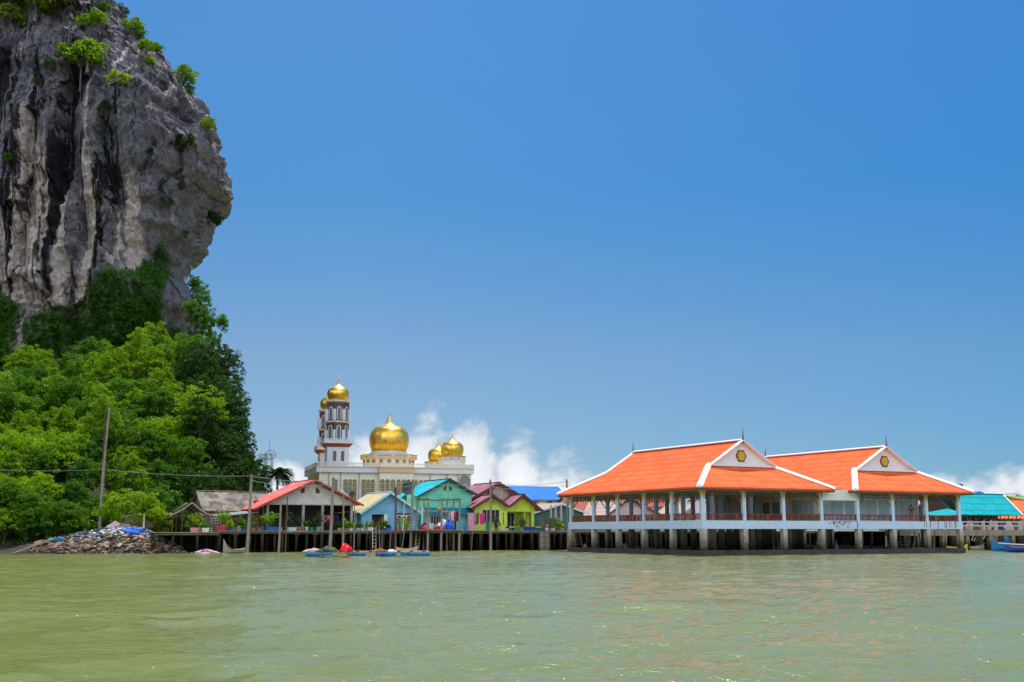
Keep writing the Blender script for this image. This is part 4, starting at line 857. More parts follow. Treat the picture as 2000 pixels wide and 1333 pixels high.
deck('stilt_jetty', 'low timber jetty joining the rubble bank to the red roofed house', -43.6, -37.02, 33.2, 38.5, 2.1, 1, rows=(0, 2.4), sp=2.2, shade_dv=5)
deck('stilt_deck', 'timber deck on dark piles under the red roofed open house', -37, -20.32, 34, 56, DZ, 2)
deck('stilt_deck', 'timber deck on dark piles under the light blue house', -20.3, -13.02, 34, 56, DZ, 3)
deck('stilt_deck', 'timber deck on dark piles under the turquoise roofed house', -13, -5.42, 34, 56, DZ+.02, 4)
deck('stilt_deck', 'pale edged deck on dark piles under the lime green house', -5.4, 4.98, 34, 56, DZ, 5)
deck('stilt_deck', 'rear village deck filling the corner behind the right pavilion', 46.02, 62, 34.02, 58, DZ, 16, rows=(0, 3), sp=3, shade_dv=5)
deck('stilt_deck', 'long village deck on piles behind the orange roofed pavilions', 5.0, 46, 32, 58, DZ, 6, rows=(0, 2.6, 5.4, 8), sp=1.6, shade_dv=10)

def roofpair(root, ul, uc, ur, zl, zc, zr, v0, v1, mat, t=.08, trim=None, side_mat=None, tw=.22, name='roof'):
    b = MB(); b.slab([(ul, v0, zl), (uc, v0, zc), (uc, v1, zc), (ul, v1, zl)], t); a = part(name, b, mat, root)
    b = MB(); b.slab([(uc, v0, zc), (ur, v0, zr), (ur, v1, zr), (uc, v1, zc)], t); part(name, b, side_mat or mat, root)
    b = MB(); b.cap((uc, v0-.03, zc-.08), (uc, v1, zc-.08), .2, .03, (1,0,0)); part('ridge_cap', b, trim or mat, a, org=root['org'])
    if trim:
        for (x, z) in ((ul, zl), (ur, zr)):
            for vv in (v0, v1):
                b = MB(); d = Vector((x-uc, 0, z-zc)).normalized(); q = Vector((x, vv, z-tw/2))+d*.02; s = -.045 if vv == v0 else .045
                b.bar((uc, vv+s*.6, zc-tw/2), q+Vector((0,s*.6,0)), .05, tw); part('barge_board', b, trim, root)
def gwall(root, u0, u1, z0, uc, zc, v, zl, zr, mat, t=.12, name='gable_wall'):
    b = MB(); b.prism([(u0, z0), (u1, z0), (u1, zr), (uc, zc), (u0, zl)], 'y', v, v+t); return part(name, b, mat, root)
def boxp(root, name, m, *a, org=None, label=None):
    b = MB(); b.box(*a); return part(name, b, m, root, org=org or root['org'], label=label)
def window(root, u0, u1, z0, z1, v, frame, glass, nu=2, nz=1, w=.06, name='window', fr=.05):
    b = MB(); y0, y1 = v-fr, v-.002
    b.box(u0-w, u1+w, y0, y1, z0-w, z0); b.box(u0-w, u1+w, y0, y1, z1, z1+w); b.box(u0-w, u0, y0, y1, z0, z1); b.box(u1, u1+w, y0, y1, z0, z1)
    for k in range(1, nu): x = u0+(u1-u0)*k/nu; b.box(x-.022, x+.022, y0+.003, y1, z0, z1)
    for k in range(1, nz): z = z0+(z1-z0)*k/nz; b.box(u0, u1, y0+.006, y1, z-.018, z+.018)
    f = part(name, b, frame, root); boxp(f, 'pane', glass, u0+.001, u1-.001, v-.02, v-.003, z0+.001, z1-.001, org=root['org']); return f
def siding(name, c, pitch=.16, rough=.65, axis='Z'):
    if name in MATS: return MATS[name]
    t = NT(name); t.set(rough=rough, spec=.3); w = t.wave(.314159/pitch, dirn=axis, prof='SAW'); n = t.noise(1.1, detail=5); n2 = t.noise(9)
    col = t.mix(t.step(n, .3, .7), mul(c, .85), mul(c, 1.1)); col = t.mix(t.math('MULTIPLY', t.step(w, .86, .98), .4), col, mul(c, .5)); col = t.mix(t.math('MULTIPLY', t.step(n2, .5, .8), .15), col, mul(c, .55))
    t.color(col); t.bump(w, .012); MATS[name] = t.m; return t.m
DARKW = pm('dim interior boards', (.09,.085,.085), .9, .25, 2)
FR_W = pm('white window frame', (.72,.72,.70), .5, .05)
# --- red roofed open house
def red_house():
    r = thing('open_house', 'open fronted house on posts with pinkish red roof and grey boarded gable', 'house', (-26.5, 40, DZ)); v = 36.5; vr = 43.6
    RR = corr('faded red roof sheets', (.76,.15,.13), 'Y', .30, rust=(.82,.34,.30), rust_amt=.5, depth=.04)
    uc, zc = -26.08, 7.9; ul, zl, ur, zr = -32.9, 4.62, -20.45, 5.15
    roofpair(r, ul, uc, ur, zl, zc, zr, v-.9, vr, RR, trim=pm('red barge', (.42,.07,.06), .6))
    g = pm('grey soffit', (.48,.47,.46)); 
    gw = gwall(r, -31.2, -21.4, 5.2, uc, 7.62, v, 5.28, 5.42, siding('grey gable boards', (.66,.65,.66), .19))
    for x in (-27.25, -25.55):
        b = MB(); b.prism([(x-.22, 6.35), (x+.22, 6.35), (x+.22, 6.75+(.3 if x < -26 else 0)), (x-.22, 6.75+(0 if x < -26 else .3))], 'y', v-.03, v-.001); part('gable_vent', b, pm('vent maroon', (.10,.045,.05)), r)
    boxp(r, 'tie_beam', g, -31.3, -21.2, v-.06, v+.18, 5.06, 5.197)
    for u in (-31.1, -27.1, -24.9, -21.5): boxp(r, 'post', pm('concrete post', (.40,.38,.35), .8, .15, dirt=(.2,.17,.14)), u-.13, u+.13, v-.02, v+.22, DZ, 5.058)
    for u in (-30.9, -28.2, -24.0): boxp(r, 'post', pm('concrete post', (.40,.38,.35)), u-.11, u+.11, v+2.6, v+2.8, DZ, 5.3)
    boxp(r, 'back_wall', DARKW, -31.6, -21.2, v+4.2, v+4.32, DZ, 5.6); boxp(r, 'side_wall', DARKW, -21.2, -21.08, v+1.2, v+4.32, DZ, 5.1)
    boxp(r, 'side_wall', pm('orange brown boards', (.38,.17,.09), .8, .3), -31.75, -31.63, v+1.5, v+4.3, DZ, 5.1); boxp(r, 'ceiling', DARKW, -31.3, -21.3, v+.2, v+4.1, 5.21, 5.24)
    window(r, -29.6, -28.5, 3.2, 4.2, v+4.19, WOOD, DGLASS, 2, 1); window(r, -23.9, -22.6, 3.0, 4.1, v+4.19, WOOD, DGLASS, 2, 1)
    b = MB(); b.slab([(-36.6, v-.6, 3.75), (-32.2, v-.6, 4.25), (-32.2, v+2.6, 4.5), (-36.6, v+2.6, 4.0)], .05); part('lean_to_roof', b, corr('grey sheet', (.26,.27,.28), 'Y', .3), r)
    boxp(r, 'lean_to_wall', siding('grey blue boards', (.18,.22,.25), .2), -35.4, -32.3, v+1.6, v+1.7, DZ, 3.9)
red_house()
# --- light blue house
def blue_house():
    r = thing('wooden_house', 'light blue boarded house with pale mossy roof and white grid window', 'house', (-16.7, 40, DZ)); v = 37.0
    BL = siding('light blue boards', (.22,.54,.86), .17); BLV = siding('light blue upright boards', (.21,.52,.84), .3, axis='X')
    RR = corr('pale mossy roof sheets', (.60,.50,.38), 'Y', .34, rust=(.56,.54,.05), rust_amt=.8, depth=.05)
    uc, zc = -16.95, 6.72
    roofpair(r, -20.6, uc, -13.05, 4.30, zc, 4.38, v-.75, 43.6, RR, trim=pm('sky blue barge', (.45,.78,.92)), tw=.26)
    b = MB(); b.slab([(-22.6, v+1.2, 4.25), (-20.3, v+1.2, 4.55), (-20.3, v+5, 4.75), (-22.6, v+5, 4.45)], .06); part('lean_to_roof', b, RR, r)
    gwall(r, -20.0, -13.6, 4.36, uc, 6.45, v, 4.45, 4.55, BL)
    boxp(r, 'front_wall', BLV, -16.95, -13.6, v+.02, v+.12, DZ, 4.36); boxp(r, 'front_wall', BLV, -20.0, -18.95, v+.02, v+.12, DZ, 4.36); boxp(r, 'head_board', BL, -18.95, -16.95, v+.03, v+.11, 4.1, 4.36)
    boxp(r, 'recess_wall', pm('maroon curtain wall', (.14,.06,.06)), -18.95, -16.95, v+1.3, v+1.4, DZ, 4.2); boxp(r, 'side_wall', BLV, -20.1, -20.0, v+.15, 43, DZ, 4.3); boxp(r, 'side_wall', BLV, -13.6, -13.5, v+.15, 43, DZ, 4.3)
    boxp(r, 'window_hood', pm('dark maroon', (.09,.03,.03)), -15.9, -14.05, v-.04, v+.019, 4.06, 4.24)
    w = window(r, -15.85, -14.1, 3.02, 3.98, v+.02, FR_W, DGLASS, 3, 3, .07)
    for k in range(3):
        x = -15.85+1.75*(k+.5)/3; b = MB()
        for s in (-1, 1): b.prism([(x+s*.27, 3.98), (x+s*.27, 3.72), (x+s*.12, 3.93), (x, 3.98)], 'y', v-.028, v-.021)
        part('arched_head', b, FR_W, w, org=r['org'])
    boxp(r, 'door_post', BL, -18.98, -18.9, v-.01, v+.02, DZ, 4.1); boxp(r, 'corner_post', pm('cyan post', (.08,.50,.62)), -20.75, -20.6, v+.3, v+.45, DZ, 4.25)
blue_house()
# --- turquoise house
def turq_house():
    r = thing('wooden_house', 'mint green house with bright turquoise roof and maroon trim behind the drying frame', 'house', (-9, 41, DZ)); v = 38.0
    MG = siding('mint green boards', (.19,.72,.52), .28); TQ = pm('turquoise render', (.12,.64,.78), .7, .08, dirt=(.06,.35,.42), dirt_amt=.4, streak=True)
    RR = corr('turquoise roof sheets', (.015,.42,.50), 'Y', .36, rust=(.04,.56,.64), rust_amt=.5, depth=.05); TRM = pm('maroon blue barge', (.10,.045,.07))
    uc, zc = -9.04, 8.38
    roofpair(r, -13.1, uc, -5.45, 6.28, zc, 6.58, v-.6, 45, RR, trim=TRM, tw=.22)
    b = MB()
    for (x, z) in ((-13.1, 6.28), (-5.45, 6.58)): b.bar((uc, v-.70, zc+.0), (x, v-.70, z+.0), .04, .09)
    part('gable_trim', b, pm('teal gable strip', (.01,.17,.22)), r)
    gwall(r, -12.35, -5.9, 4.9, uc, 8.12, v, 6.45, 6.55, MG)
    for s in (-1, 1):
        b = MB(); x = uc+s*.36; b.prism([(x-.2, 6.95), (x+.2, 6.95), (x+.2, 7.28+(.28 if s < 0 else 0)), (x-.2, 7.28+(0 if s < 0 else .28))], 'y', v-.03, v-.001); part('gable_vent', b, pm('vent maroon', (.10,.045,.05)), r)
    boxp(r, 'lower_wall', TQ, -12.0, -5.95, v+.003, v+.12, DZ, 4.9); boxp(r, 'side_wall', MG, -12.45, -12.355, v-.02, 44.5, DZ, 6.4); boxp(r, 'side_wall', TQ, -5.95, -5.85, v+.13, 44.5, DZ, 6.4)
    b = MB(); b.slab([(-12.2, v-.95, 4.40), (-5.5, v-.95, 4.40), (-5.5, v-.01, 4.95), (-12.2, v-.01, 4.95)], .07); part('awning', b, corr('teal awning sheet', (.01,.26,.36), 'X', .3), r); boxp(r, 'awning_board', pm('brick red board', (.36,.13,.10)), -12.2, -5.5, v-.94, v-.90, 4.24, 4.325)
    boxp(r, 'wing_wall', TQ, -14.0, -12.47, v+.6, v+.7, DZ, 5.3); boxp(r, 'wing_wall', MG, -14.0, -12.47, v+.61, v+.69, 5.3, 6.4)
    window(r, -11.2, -9.8, 2.98, 3.95, v, FR_W, DGLASS, 4, 1, .07)
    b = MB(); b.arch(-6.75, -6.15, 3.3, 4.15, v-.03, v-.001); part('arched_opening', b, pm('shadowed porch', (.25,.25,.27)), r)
    boxp(r, 'doorway', DGLASS, -8.7, -7.9, v-.02, v-.001, DZ, 4.0); boxp(r, 'door_panel', siding('blue shutter', (.16,.34,.60), .2), -6.9, -6.0, v-.5, v-.44, DZ, 3.35)
    b = MB(); b.bar((-9.6, v-.3, 6.4), (-9.3, v-1.2, 5.0), .03); b.bar((-8.9, v-.3, 6.4), (-8.2, v-1.2, 5.0), .05); part('prop', b, FR_W, r)
turq_house()
# --- lime green house
def green_house():
    r = thing('wooden_house', 'lime green house with twin purple roofed front gables and a recessed porch', 'house', (-2, 40, DZ)); v = 36.9
    LG = siding('lime green boards', (.62,.82,.08), .27); LGR = pm('lime green render', (.63,.84,.11), .7, .06, dirt=(.33,.48,.07), dirt_amt=.35); LP = pm('pale lime rail', (.60,.72,.28))
    RR = corr('dusty purple roof sheets', (.36,.13,.19), 'Y', .34, rust=(.45,.24,.28), rust_amt=.5, depth=.05); TRM = pm('plum barge', (.13,.045,.05))
    bg = siding('beige gable boards', (.46,.40,.33), .25)
    roofpair(r, -5.6, -1.6, 3.2, 6.12, 8.18, 5.75, v+2.2, 46, RR, trim=TRM, tw=.3); gwall(r, -5.1, 2.5, 4.4, -1.6, 7.9, v+2.8, 6.2, 5.95, bg)
    window(r, -2.0, -1.1, 6.35, 7.25, v+2.8, FR_W, GLASS, 2, 1, .08); window(r, -3.0, -2.3, 6.35, 7.1, v+2.8, bg, DGLASS, 1, 1, .04)
    roofpair(r, -6.75, -3.85, -1.72, 4.98, 6.55, 5.22, v-.7, v+2.79, RR, trim=TRM, tw=.3); roofpair(r, -1.60, .25, 2.95, 5.30, 6.68, 4.70, v-.7, v+2.79, RR, trim=TRM, tw=.3)
    gwall(r, -5.95, -1.66, DZ, -3.85, 6.3, v, 5.05, 5.08, LGR)
    b = MB(); b.prism([(-1.655, 4.55), (2.15, 4.55), (2.15, 5.10), (.25, 6.42), (-1.655, 5.05)], 'y', v, v+.1); part('gable_wall', b, LG, r)
    boxp(r, 'porch_wall', LGR, -1.655, 2.2, v+1.5, v+1.6, DZ, 4.9); boxp(r, 'porch_side', LGR, .75, .85, v+.12, v+1.49, DZ, 4.55)
    boxp(r, 'porch_column', LGR, 1.72, 2.05, v+.001, v+.3, DZ, 4.548); boxp(r, 'side_wall', LGR, -5.95, -5.85, v+.13, 45, DZ, 5); boxp(r, 'side_wall', LGR, 2.1, 2.2, v+1.62, 45, DZ, 5)
    d = pm('diamond cutout', (.03,.04,.02))
    for x, z0, n, vv in ((-5.5, 3.25, 5, v), (-2.15, 3.15, 5, v)):
        for k in range(n): b = MB(); z = z0+k*.28; b.prism([(x-.1, z), (x, z-.13), (x+.1, z), (x, z+.13)], 'y', vv-.025, vv-.001); part('diamond_cutout', b, d, r)
    for x, z in ((.35, 3.9), (.35, 3.55), (.35, 3.2), (.62, 3.72), (.62, 3.35), (1.15, 3.9), (1.15, 3.55), (1.15, 3.2), (1.45, 3.7), (1.45, 3.35)): b = MB(); b.prism([(x-.1, z), (x, z-.12), (x+.1, z), (x, z+.12)], 'y', v+1.475, v+1.499); part('diamond_cutout', b, d, r)
    b = MB(); b.path([(-3.55+.17*math.cos(a), v-.03, 5.55+.2*math.sin(a)) for a in [k*math.pi/8 for k in range(17)]], .025, 5); part('ring_ornament', b, d, r)
    window(r, -4.95, -2.75, 3.25, 4.72, v, FR_W, DGLASS, 4, 1, .07); window(r, -1.35, .05, DZ+.02, 4.35, v+1.5, FR_W, DGLASS, 3, 1, .06, 'sliding_door')
    b = MB(); b.box(-5.2, 4.6, 34.75, 35.0, DZ+.38, DZ+.5)
    for x in (-5.1, -3.5, -1.2, .9, 2.8, 4.4): b.box(x, x+.14, 34.8, 34.95, DZ, DZ+.379)
    part('bench_rail', b, LP, r)
green_house()
# --- brown house, bamboo shed, blue-roofed hall and background houses
def long_house(name, label, u0, u1, v0, vr, v1, ze, zr, rmat, wmat, zf=DZ, trim=None, wins=0, wmat2=None, ov=.4, windoff=.5):
    r = thing(name, label, 'house', ((u0+u1)/2, (v0+v1)/2, zf)); t = .08
    b = MB(); b.slab([(u0, v0, ze), (u1, v0, ze), (u1, vr, zr), (u0, vr, zr)], t); a = part('roof', b, rmat, r); b = MB(); b.slab([(u0, v1, ze), (u1, v1, ze), (u1, vr, zr), (u0, vr, zr)], t); part('roof', b, rmat, r)
    b = MB(); b.cap((u0, vr, zr-.07), (u1, vr, zr-.07), .2, .03, (0,1,0)); part('ridge_cap', b, trim or rmat, a, org=r['org'])
    if trim:
        for x in (u0, u1):
            for ve in (v0, v1): b = MB(); b.cap((x, ve, ze-.08), (x, vr, zr-.06), .16, .04, (1,0,0)); part('barge_board', b, trim, r)
    b = MB(); b.box(u0+ov, u1-ov, v0+ov, v0+ov+.1, zf, ze+.05); part('front_wall', b, wmat, r)
    for x in (u0+ov, u1-ov-.1): b = MB(); b.prism([(v0+ov+.11, zf), (v1-ov, zf), (v1-ov, ze), (vr, zr-.12), (v0+ov+.11, ze)], 'x', x, x+.1); part('end_wall', b, wmat, r)
    for k in range(wins):
        x = u0+ov+(u1-u0-2*ov)*(k+.5)/wins; window(r, x-.45, x+.45, ze-1.35, ze-windoff, v0+ov, FR_W, DGLASS, 3, 2, .05)
    return r
CONC = corr('mottled fibre cement sheets', (.27,.23,.19), 'X', .32, rust=(.075,.065,.06), rust_amt=.85, depth=.06)
long_house('wooden_house', 'grey brown house with mottled corrugated roof beside the hill', -37.2, -28.9, 40.8, 44.8, 48.5, 4.45, 6.72, CONC, siding('brown boards', (.20,.155,.125), .3, axis='X'), 2.1, wins=3, windoff=.9)
BR = corr('vivid blue roof tiles', (.0,.16,.60), 'X', .34, rows=.42, depth=.06, rust=(.004,.22,.74), rust_amt=.3); YW = pm('yellow render', (.66,.50,.10), .7, .08)
long_house('village_hall', 'yellow walled building with long vivid blue roof beside the left pavilion', 5.9, 15.3, 50, 54, 58, 6.42, 8.42, BR, YW, DZ, trim=TRIMW, wins=4, windoff=.12)
PINKR = corr('dusty pink roof tiles', (.52,.40,.35), 'Y', .34, rows=.5, depth=.04, rust=(.38,.30,.27)); GREYR = corr('pale grey roof sheets', (.50,.45,.41), 'X', .34, depth=.05, rust=(.33,.28,.25)); REDR = corr('brick red roof sheets', (.34,.075,.05), 'X', .34, depth=.05, rust=(.22,.10,.08)); ORR = corr('orange roof sheets', (.70,.16,.05), 'X', .34, depth=.05)
GREYRY = corr('grey roof sheets', (.45,.41,.38), 'Y', .34, depth=.05, rust=(.28,.24,.22))
PINKW = siding('pale pink siding', (.60,.55,.55), .22); 
def gable_house(name, label, apex, left, right, v, depth, rmat, wmat, trim, wins=(), zf=DZ, back=None, cat='house'):
    (uc, zc), (ul, zl), (ur, zr) = [P(*q, v-.5) for q in (apex, left, right)]
    r = thing(name, label, cat, (uc, v+depth/2, zf)); roofpair(r, ul, uc, ur, zl, zc, zr, v-.5, v+depth, rmat, trim=trim, tw=.24)
    fl, fr = ul+.5, ur-.5; zlw = zl+(zc-zl)*(.5/(uc-ul))-.1; zrw = zr+(zc-zr)*(.5/(ur-uc))-.1
    b = MB(); b.prism([(fl, zf), (fr, zf), (fr, zrw), (uc, zc-.12), (fl, zlw)], 'y', v, v+.1); part('gable_wall', b, wmat, r)
    for x, z in ((fl, zlw), (fr-.1, zrw)): boxp(r, 'side_wall', wmat, x, x+.1, v+.11, v+depth-.3, zf, z)
    for (x0, x1, z0, z1, nu) in wins: window(r, fl+(fr-fl)*x0, fl+(fr-fl)*x1, z0, z1, v, FR_W, DGLASS, nu, 1)
    return r
MAR = pm('plum barge', (.13,.045,.05))
gable_house('house', 'pink sided gable house with pale tiled roof seen between the left pavilion columns', (1229, 973), (1186, 1006), (1306, 1012), 39, 9, PINKR, PINKW, MAR, [(.3, .5, 3.0, 4.2, 2)])
long_house('house', 'white walled house filling the view behind the corner column', PU(1385, 34), PU(1470, 34), 33.5, 36, 38, 6.0, 7.0, GREYR, pm('bright white wall', (.85,.85,.83)))
gable_house('house', 'small house with white barge boards seen through the corner bays of the left pavilion', (1360, 982), (1330, 1003), (1420, 1008), 41, 8, PINKR, pm('white wall', (.62,.6,.58)), TRIMW, [(.2, .45, 3.0, 4.0, 2)])
gable_house('house', 'grey roofed shed filling the gap beside the lime green house', (1098, 983), (1040, 1001), (1150, 1002), 40, 6, GREYRY, pm('dim teal wall', (.04,.16,.15)), FR_W)
long_house('house', 'low house with brick red roof seen behind the leftmost pavilion columns', P(1118,1000,46)[0], P(1215,1000,46)[0], 46, 49, 52, 5.0, 6.9, REDR, PINKW)
long_house('house', 'long low house with brick red roof seen behind the middle pavilion columns', P(1235,1000,47)[0], P(1345,1000,47)[0], 47, 50, 53, 5.6, 7.6, REDR, pm('white wall', (.62,.6,.58)), wins=3)
gable_house('house', 'low beige roofed house showing between green house and blue roofed hall', (1068, 985), (1032, 996), (1108, 1000), 46, 6, PINKR, pm('tan wall', (.40,.32,.25)), FR_W)
gable_house('house', 'mossy tile roofed house seen through the last bay of the right pavilion', (1835, 968), (1795, 1010), (1868, 1012), 30, 8, PINKR, pm('tan wall', (.40,.32,.25)), FR_W, cat='house')
long_house('house', 'long pale roofed house hidden behind the right pavilion', 34, 46, 44, 48, 52, 5.2, 7.2, GREYR, PINKW, wins=4)
gable_house('house', 'dark roofed house squeezed between red and blue roofed houses', (668, 958), (640, 975), (705, 990), 47, 8, corr('dark grey roof sheets', (.12,.115,.11), 'Y', .34), pm('tan wall', (.40,.32,.25)), FR_W)
# lattice roof seen through the left pavilion
def shed():
    r = thing('bamboo_shed', 'open bamboo frame shed at the foot of the trees', 'shed', (-39.2, 37, 2.1)); uc, zc = -39.25, 5.2; v0, v1 = 36.4, 39.5
    for v in (v0, v1):
        for x in (-41.2, -40.2, -38.5, -37.5): b = MB(); b.tube((x, v, 2.1), (x, v, 3.9+(1.25-abs(x-uc)*.6)*1), .05, n=6); part('post', b, POLED, r)
        for x, z in ((-41.5, 3.85), (-37.2, 3.85)):
            b = MB(); pts = [(uc+(x-uc)*t, v-.02, zc+(z-zc)*t-.18*math.sin(math.pi*t)) for t in [k/6 for k in range(7)]]; b.path(pts, .07, 6); part('rafter', b, pm('pale bamboo', (.34,.27,.19)), r)
        b = MB(); b.bar((-41.5, v, 3.8), (-37.1, v, 3.8), .07); part('tie', b, POLED, r)
    for x, z in ((-41.45, 3.83), (-37.25, 3.83)): b = MB(); [b.bar((x+(uc-x)*t, v0, z+(zc-z)*t-.1), (x+(uc-x)*t, v1, z+(zc-z)*t-.1), .06) for t in (.1,.35,.6,.9)]; b.slab([(x+(uc-x)*.35, v0+1.6, z+(zc-z)*.35), (uc, v0+1.6, zc-.02), (uc, v1, zc-.02), (x+(uc-x)*.35, v1, z+(zc-z)*.35)], .05); part('purlins', b, pm('dark thatch', (.07,.055,.045), .95, .35, 5), r)
shed()
# ------------------------------------------------------------------ drying frame
def frame():
    r = thing('drying_frame', 'weathered timber frame and platform hung with washing in front of the turquoise house', 'frame', (-10.5, 32, 0)); v0, v1 = 31.0, 34.6
    X = [PU(x, v0) for x in (836, 862, 897)]; zt = P(860, 977, v0)[1]; zd = P(860, 1035, v0)[1]
    XB = [PU(x, v1-.3) for x in (814, 828, 873, 886)]
    for x, zb in zip(X, (0, 0, 0)): b = MB(); b.tube((x, v0, -1.5), (x+.05, v0, zt+.1), .15, .11, 8); part('post', b, POLE, r)
    for x in XB: b = MB(); b.tube((x, v1-.3, -1.5), (x, v1-.3, zt+.15), .12, .10, 8); part('post', b, POLE, r)
    for p, q in (((X[0]-.9, v0, zt), (X[2]+.2, v0, zt+.1)), ((XB[0], v1-.3, zt+.1), (XB[3]+.6, v1-.3, zt+.15)), ((X[0], v0, zt+.12), (XB[0], v1-.3, zt+.2)), ((X[2], v0, zt+.16), (XB[3], v1-.3, zt+.25)), ((X[1], v0, zt+.14), (XB[2], v1-.3, zt+.2))):
        b = MB(); b.path([p, (Vector(p)+Vector(q))/2+Vector((0,0,-.06)), q], .07, 6); part('top_rail', b, POLED, r)
    b = MB(); b.bar((X[2]-.1, v0+.1, zt), (X[2]-1.0, v1-1, zt-1.5), .05); part('brace', b, POLE, r)
    b = MB(); rnd = random.Random(5); x = X[0]-1.6
    while x < X[2]+.3: w = .22; b.box(x, x+w-.02, v0-.35+rnd.uniform(-.08, .08), v1-.7, zd-.09, zd-.01+rnd.uniform(-.02, .02)); x += w
    part('platform_boards', b, WOODL, r)
    b = MB(); b.box(X[0]-.3, X[2]+.2, v0-.12, v0+.02, zd-.36, zd-.1); part('edge_beam', b, WOOD, r)
    for x in (X[0]+.45, X[0]+.75, X[2]-1.0): b = MB(); b.tube((x, v0+.3, -1.5), (x, v0+.3, zd-.1), .06, n=6); part('pile', b, PILE, r)
    return X, zt, zd, v0
FX, FZT, FZD, FV = frame()
def cloth(name, label, cat, u, v, z, w, h, m, group=None, seed=0, sway=.06):
    rnd = random.Random(seed); nu, nz = 10, 8; vs = []; 
    for j in range(nz+1):
        for i in range(nu+1):
            x = u+w*(i/nu-.5)*(1-.12*j/nz*rnd.uniform(.6, 1)); vs.append((x, v+sway*math.sin(i*1.9+seed)*(.3+j/nz)+.02*rnd.uniform(-1, 1), z-h*j/nz-(.04*math.sin(i*.9+seed) if j == nz else 0)))
    n = (nu+1)*(nz+1); b = MB(); b.v = vs+[(x, y+.012, z2) for x, y, z2 in vs]
    for j in range(nz):
        for i in range(nu): a = j*(nu+1)+i; b.f.append((a, a+1, a+nu+2, a+nu+1)); b.f.append((n+a+nu+1, n+a+nu+2, n+a+1, n+a))
    return solo(name, b, m, label, cat, (u, v, z), group, smooth=True, fix=False)
PK = pm('pink cloth', (.72,.36,.48), .9); MG_ = pm('magenta cloth', (.70,.05,.28), .9); RD = pm('red cloth', (.62,.03,.04), .9); WT = pm('white cloth', (.72,.72,.74), .9); BLC = pm('blue cloth', (.01,.10,.52), .8); NV = pm('navy cloth', (.03,.04,.14), .9); GYC = pm('grey cloth', (.34,.33,.36), .9); PUR = pm('plum cloth', (.20,.04,.13), .9)
def lump(name, label, cat, u, v, z, rx, ry, rz, m, seed=0, group=None):
    b = MB(); rnd = random.Random(seed); n, k = 22, 10; ph = [rnd.uniform(0, 6) for _ in range(6)]; vs = []
    for j in range(k+1):
        t = math.pi/2*j/k
        for i in range(n):
            a = 2*math.pi*i/n; d = 1+.22*math.sin(3*a+ph[0]+t*2)+.14*math.sin(5*a+ph[1]-t*3)+.13*rnd.uniform(-1, 1)+.08*math.sin(9*a+ph[3]+t*5); vs.append((u+rx*math.cos(a)*math.cos(t)*d, v+ry*math.sin(a)*math.cos(t)*d, z+rz*math.sin(t)*(1+.2*math.sin(a*2+ph[2])+.15*rnd.uniform(-1, 1)*math.cos(t))))
    b.add(vs, [(j*n+i, j*n+(i+1)%n, (j+1)*n+(i+1)%n, (j+1)*n+i) for j in range(k) for i in range(n)]+[tuple(range(n))[::-1]])
    return solo(name, b, m, label, cat, (u, v, z), group, smooth=True)
def at_px(px, v): return PU(px, v)
lump('cloth_bundle', 'red cloth bundle at the left end of the drying platform', 'bundle', at_px(832, 31.8), 31.8, FZD, .5, .4, .45, RD, 1)
lump('cloth_bundle', 'dark blue and navy bundle behind the red one on the drying platform', 'bundle', at_px(829, 32.6), 32.6, FZD, .4, .4, .75, NV, 2)
lump('cloth_bundle', 'grey cloth heap between the two red bundles', 'bundle', at_px(843, 31.8), 31.8, FZD, .4, .4, .62, GYC, 3)
lump('cloth_bundle', 'bright red bundle in the middle of the drying platform', 'bundle', at_px(857, 31.3), 31.3, FZD, .62, .4, .36, RD, 4)
lump('cloth_bundle', 'white and grey sack heaped behind the bright red bundle', 'bundle', at_px(866, 32.2), 32.2, FZD, .75, .5, 1.0, WT, 5)
lump('tarpaulin_bundle', 'crumpled bright blue tarpaulin on the drying platform', 'tarpaulin', at_px(877, 31.7), 31.7, FZD, .62, .5, .95, BLC, 6)
for i, (px, w, h, m, lab) in enumerate([(884, .35, 1.0, WT, 'white shirt hung from the drying frame'), (889, .3, .9, RD, 'red shirt hung at the right end of the drying frame'), (893.5, .28, 1.05, NV, 'dark striped trousers hung beside the red shirt'), (878.5, .25, .8, PK, 'pale pink vest hung left of the white shirt')]):
    cloth('washing', lab, 'washing', at_px(px, 32.2), 32.2, FZT-1.25-.1*(i % 2), w, h, m, seed=i)
b = MB(); b.tube((FX[0]-.2, 32.2, FZT-1.2), (FX[2]+.1, 32.2, FZT-1.22), .015, n=5); solo('washing_line', b, FR_W, 'thin washing line strung across the drying frame', 'line', (FX[0], 32.2, FZT-1.2))
def lantern():
    u = at_px(858.5, 31.6); r = thing('hanging_basket', 'orange hanging basket under the drying frame beam', 'basket', (u, 31.6, FZT-1.3)); z = FZT-1.0
    b = MB(); b.lathe([(.05, -.3), (.25, -.22), (.33, 0), (.2, .14), (.05, .22)], (u, 31.6, z), 14); part('basket', b, pm('orange wicker', (.50,.20,.05), .8, .3, 6), r, True)
    b = MB(); b.tube((u, 31.6, z+.2), (u, 31.6, FZT), .02, n=5); part('cord', b, POLED, r)
lantern()
for px, w, h, m, lab in ((922, 1.05, 2.0, PK, 'long pale pink sheet hung at the deck edge beside the turquoise house'), (930, .5, 1.3, PUR, 'short maroon cloth hung between the two pink cloths'), (941.5, .7, 1.25, MG_, 'magenta towel hung in front of the lime green house')):
    cloth('washing', lab, 'washing', at_px(px, 34.4), 34.4, DZ+2.02 if h > 1.9 else DZ+2.0, w, h if h < 1.9 else 2.0, m, seed=int(px))
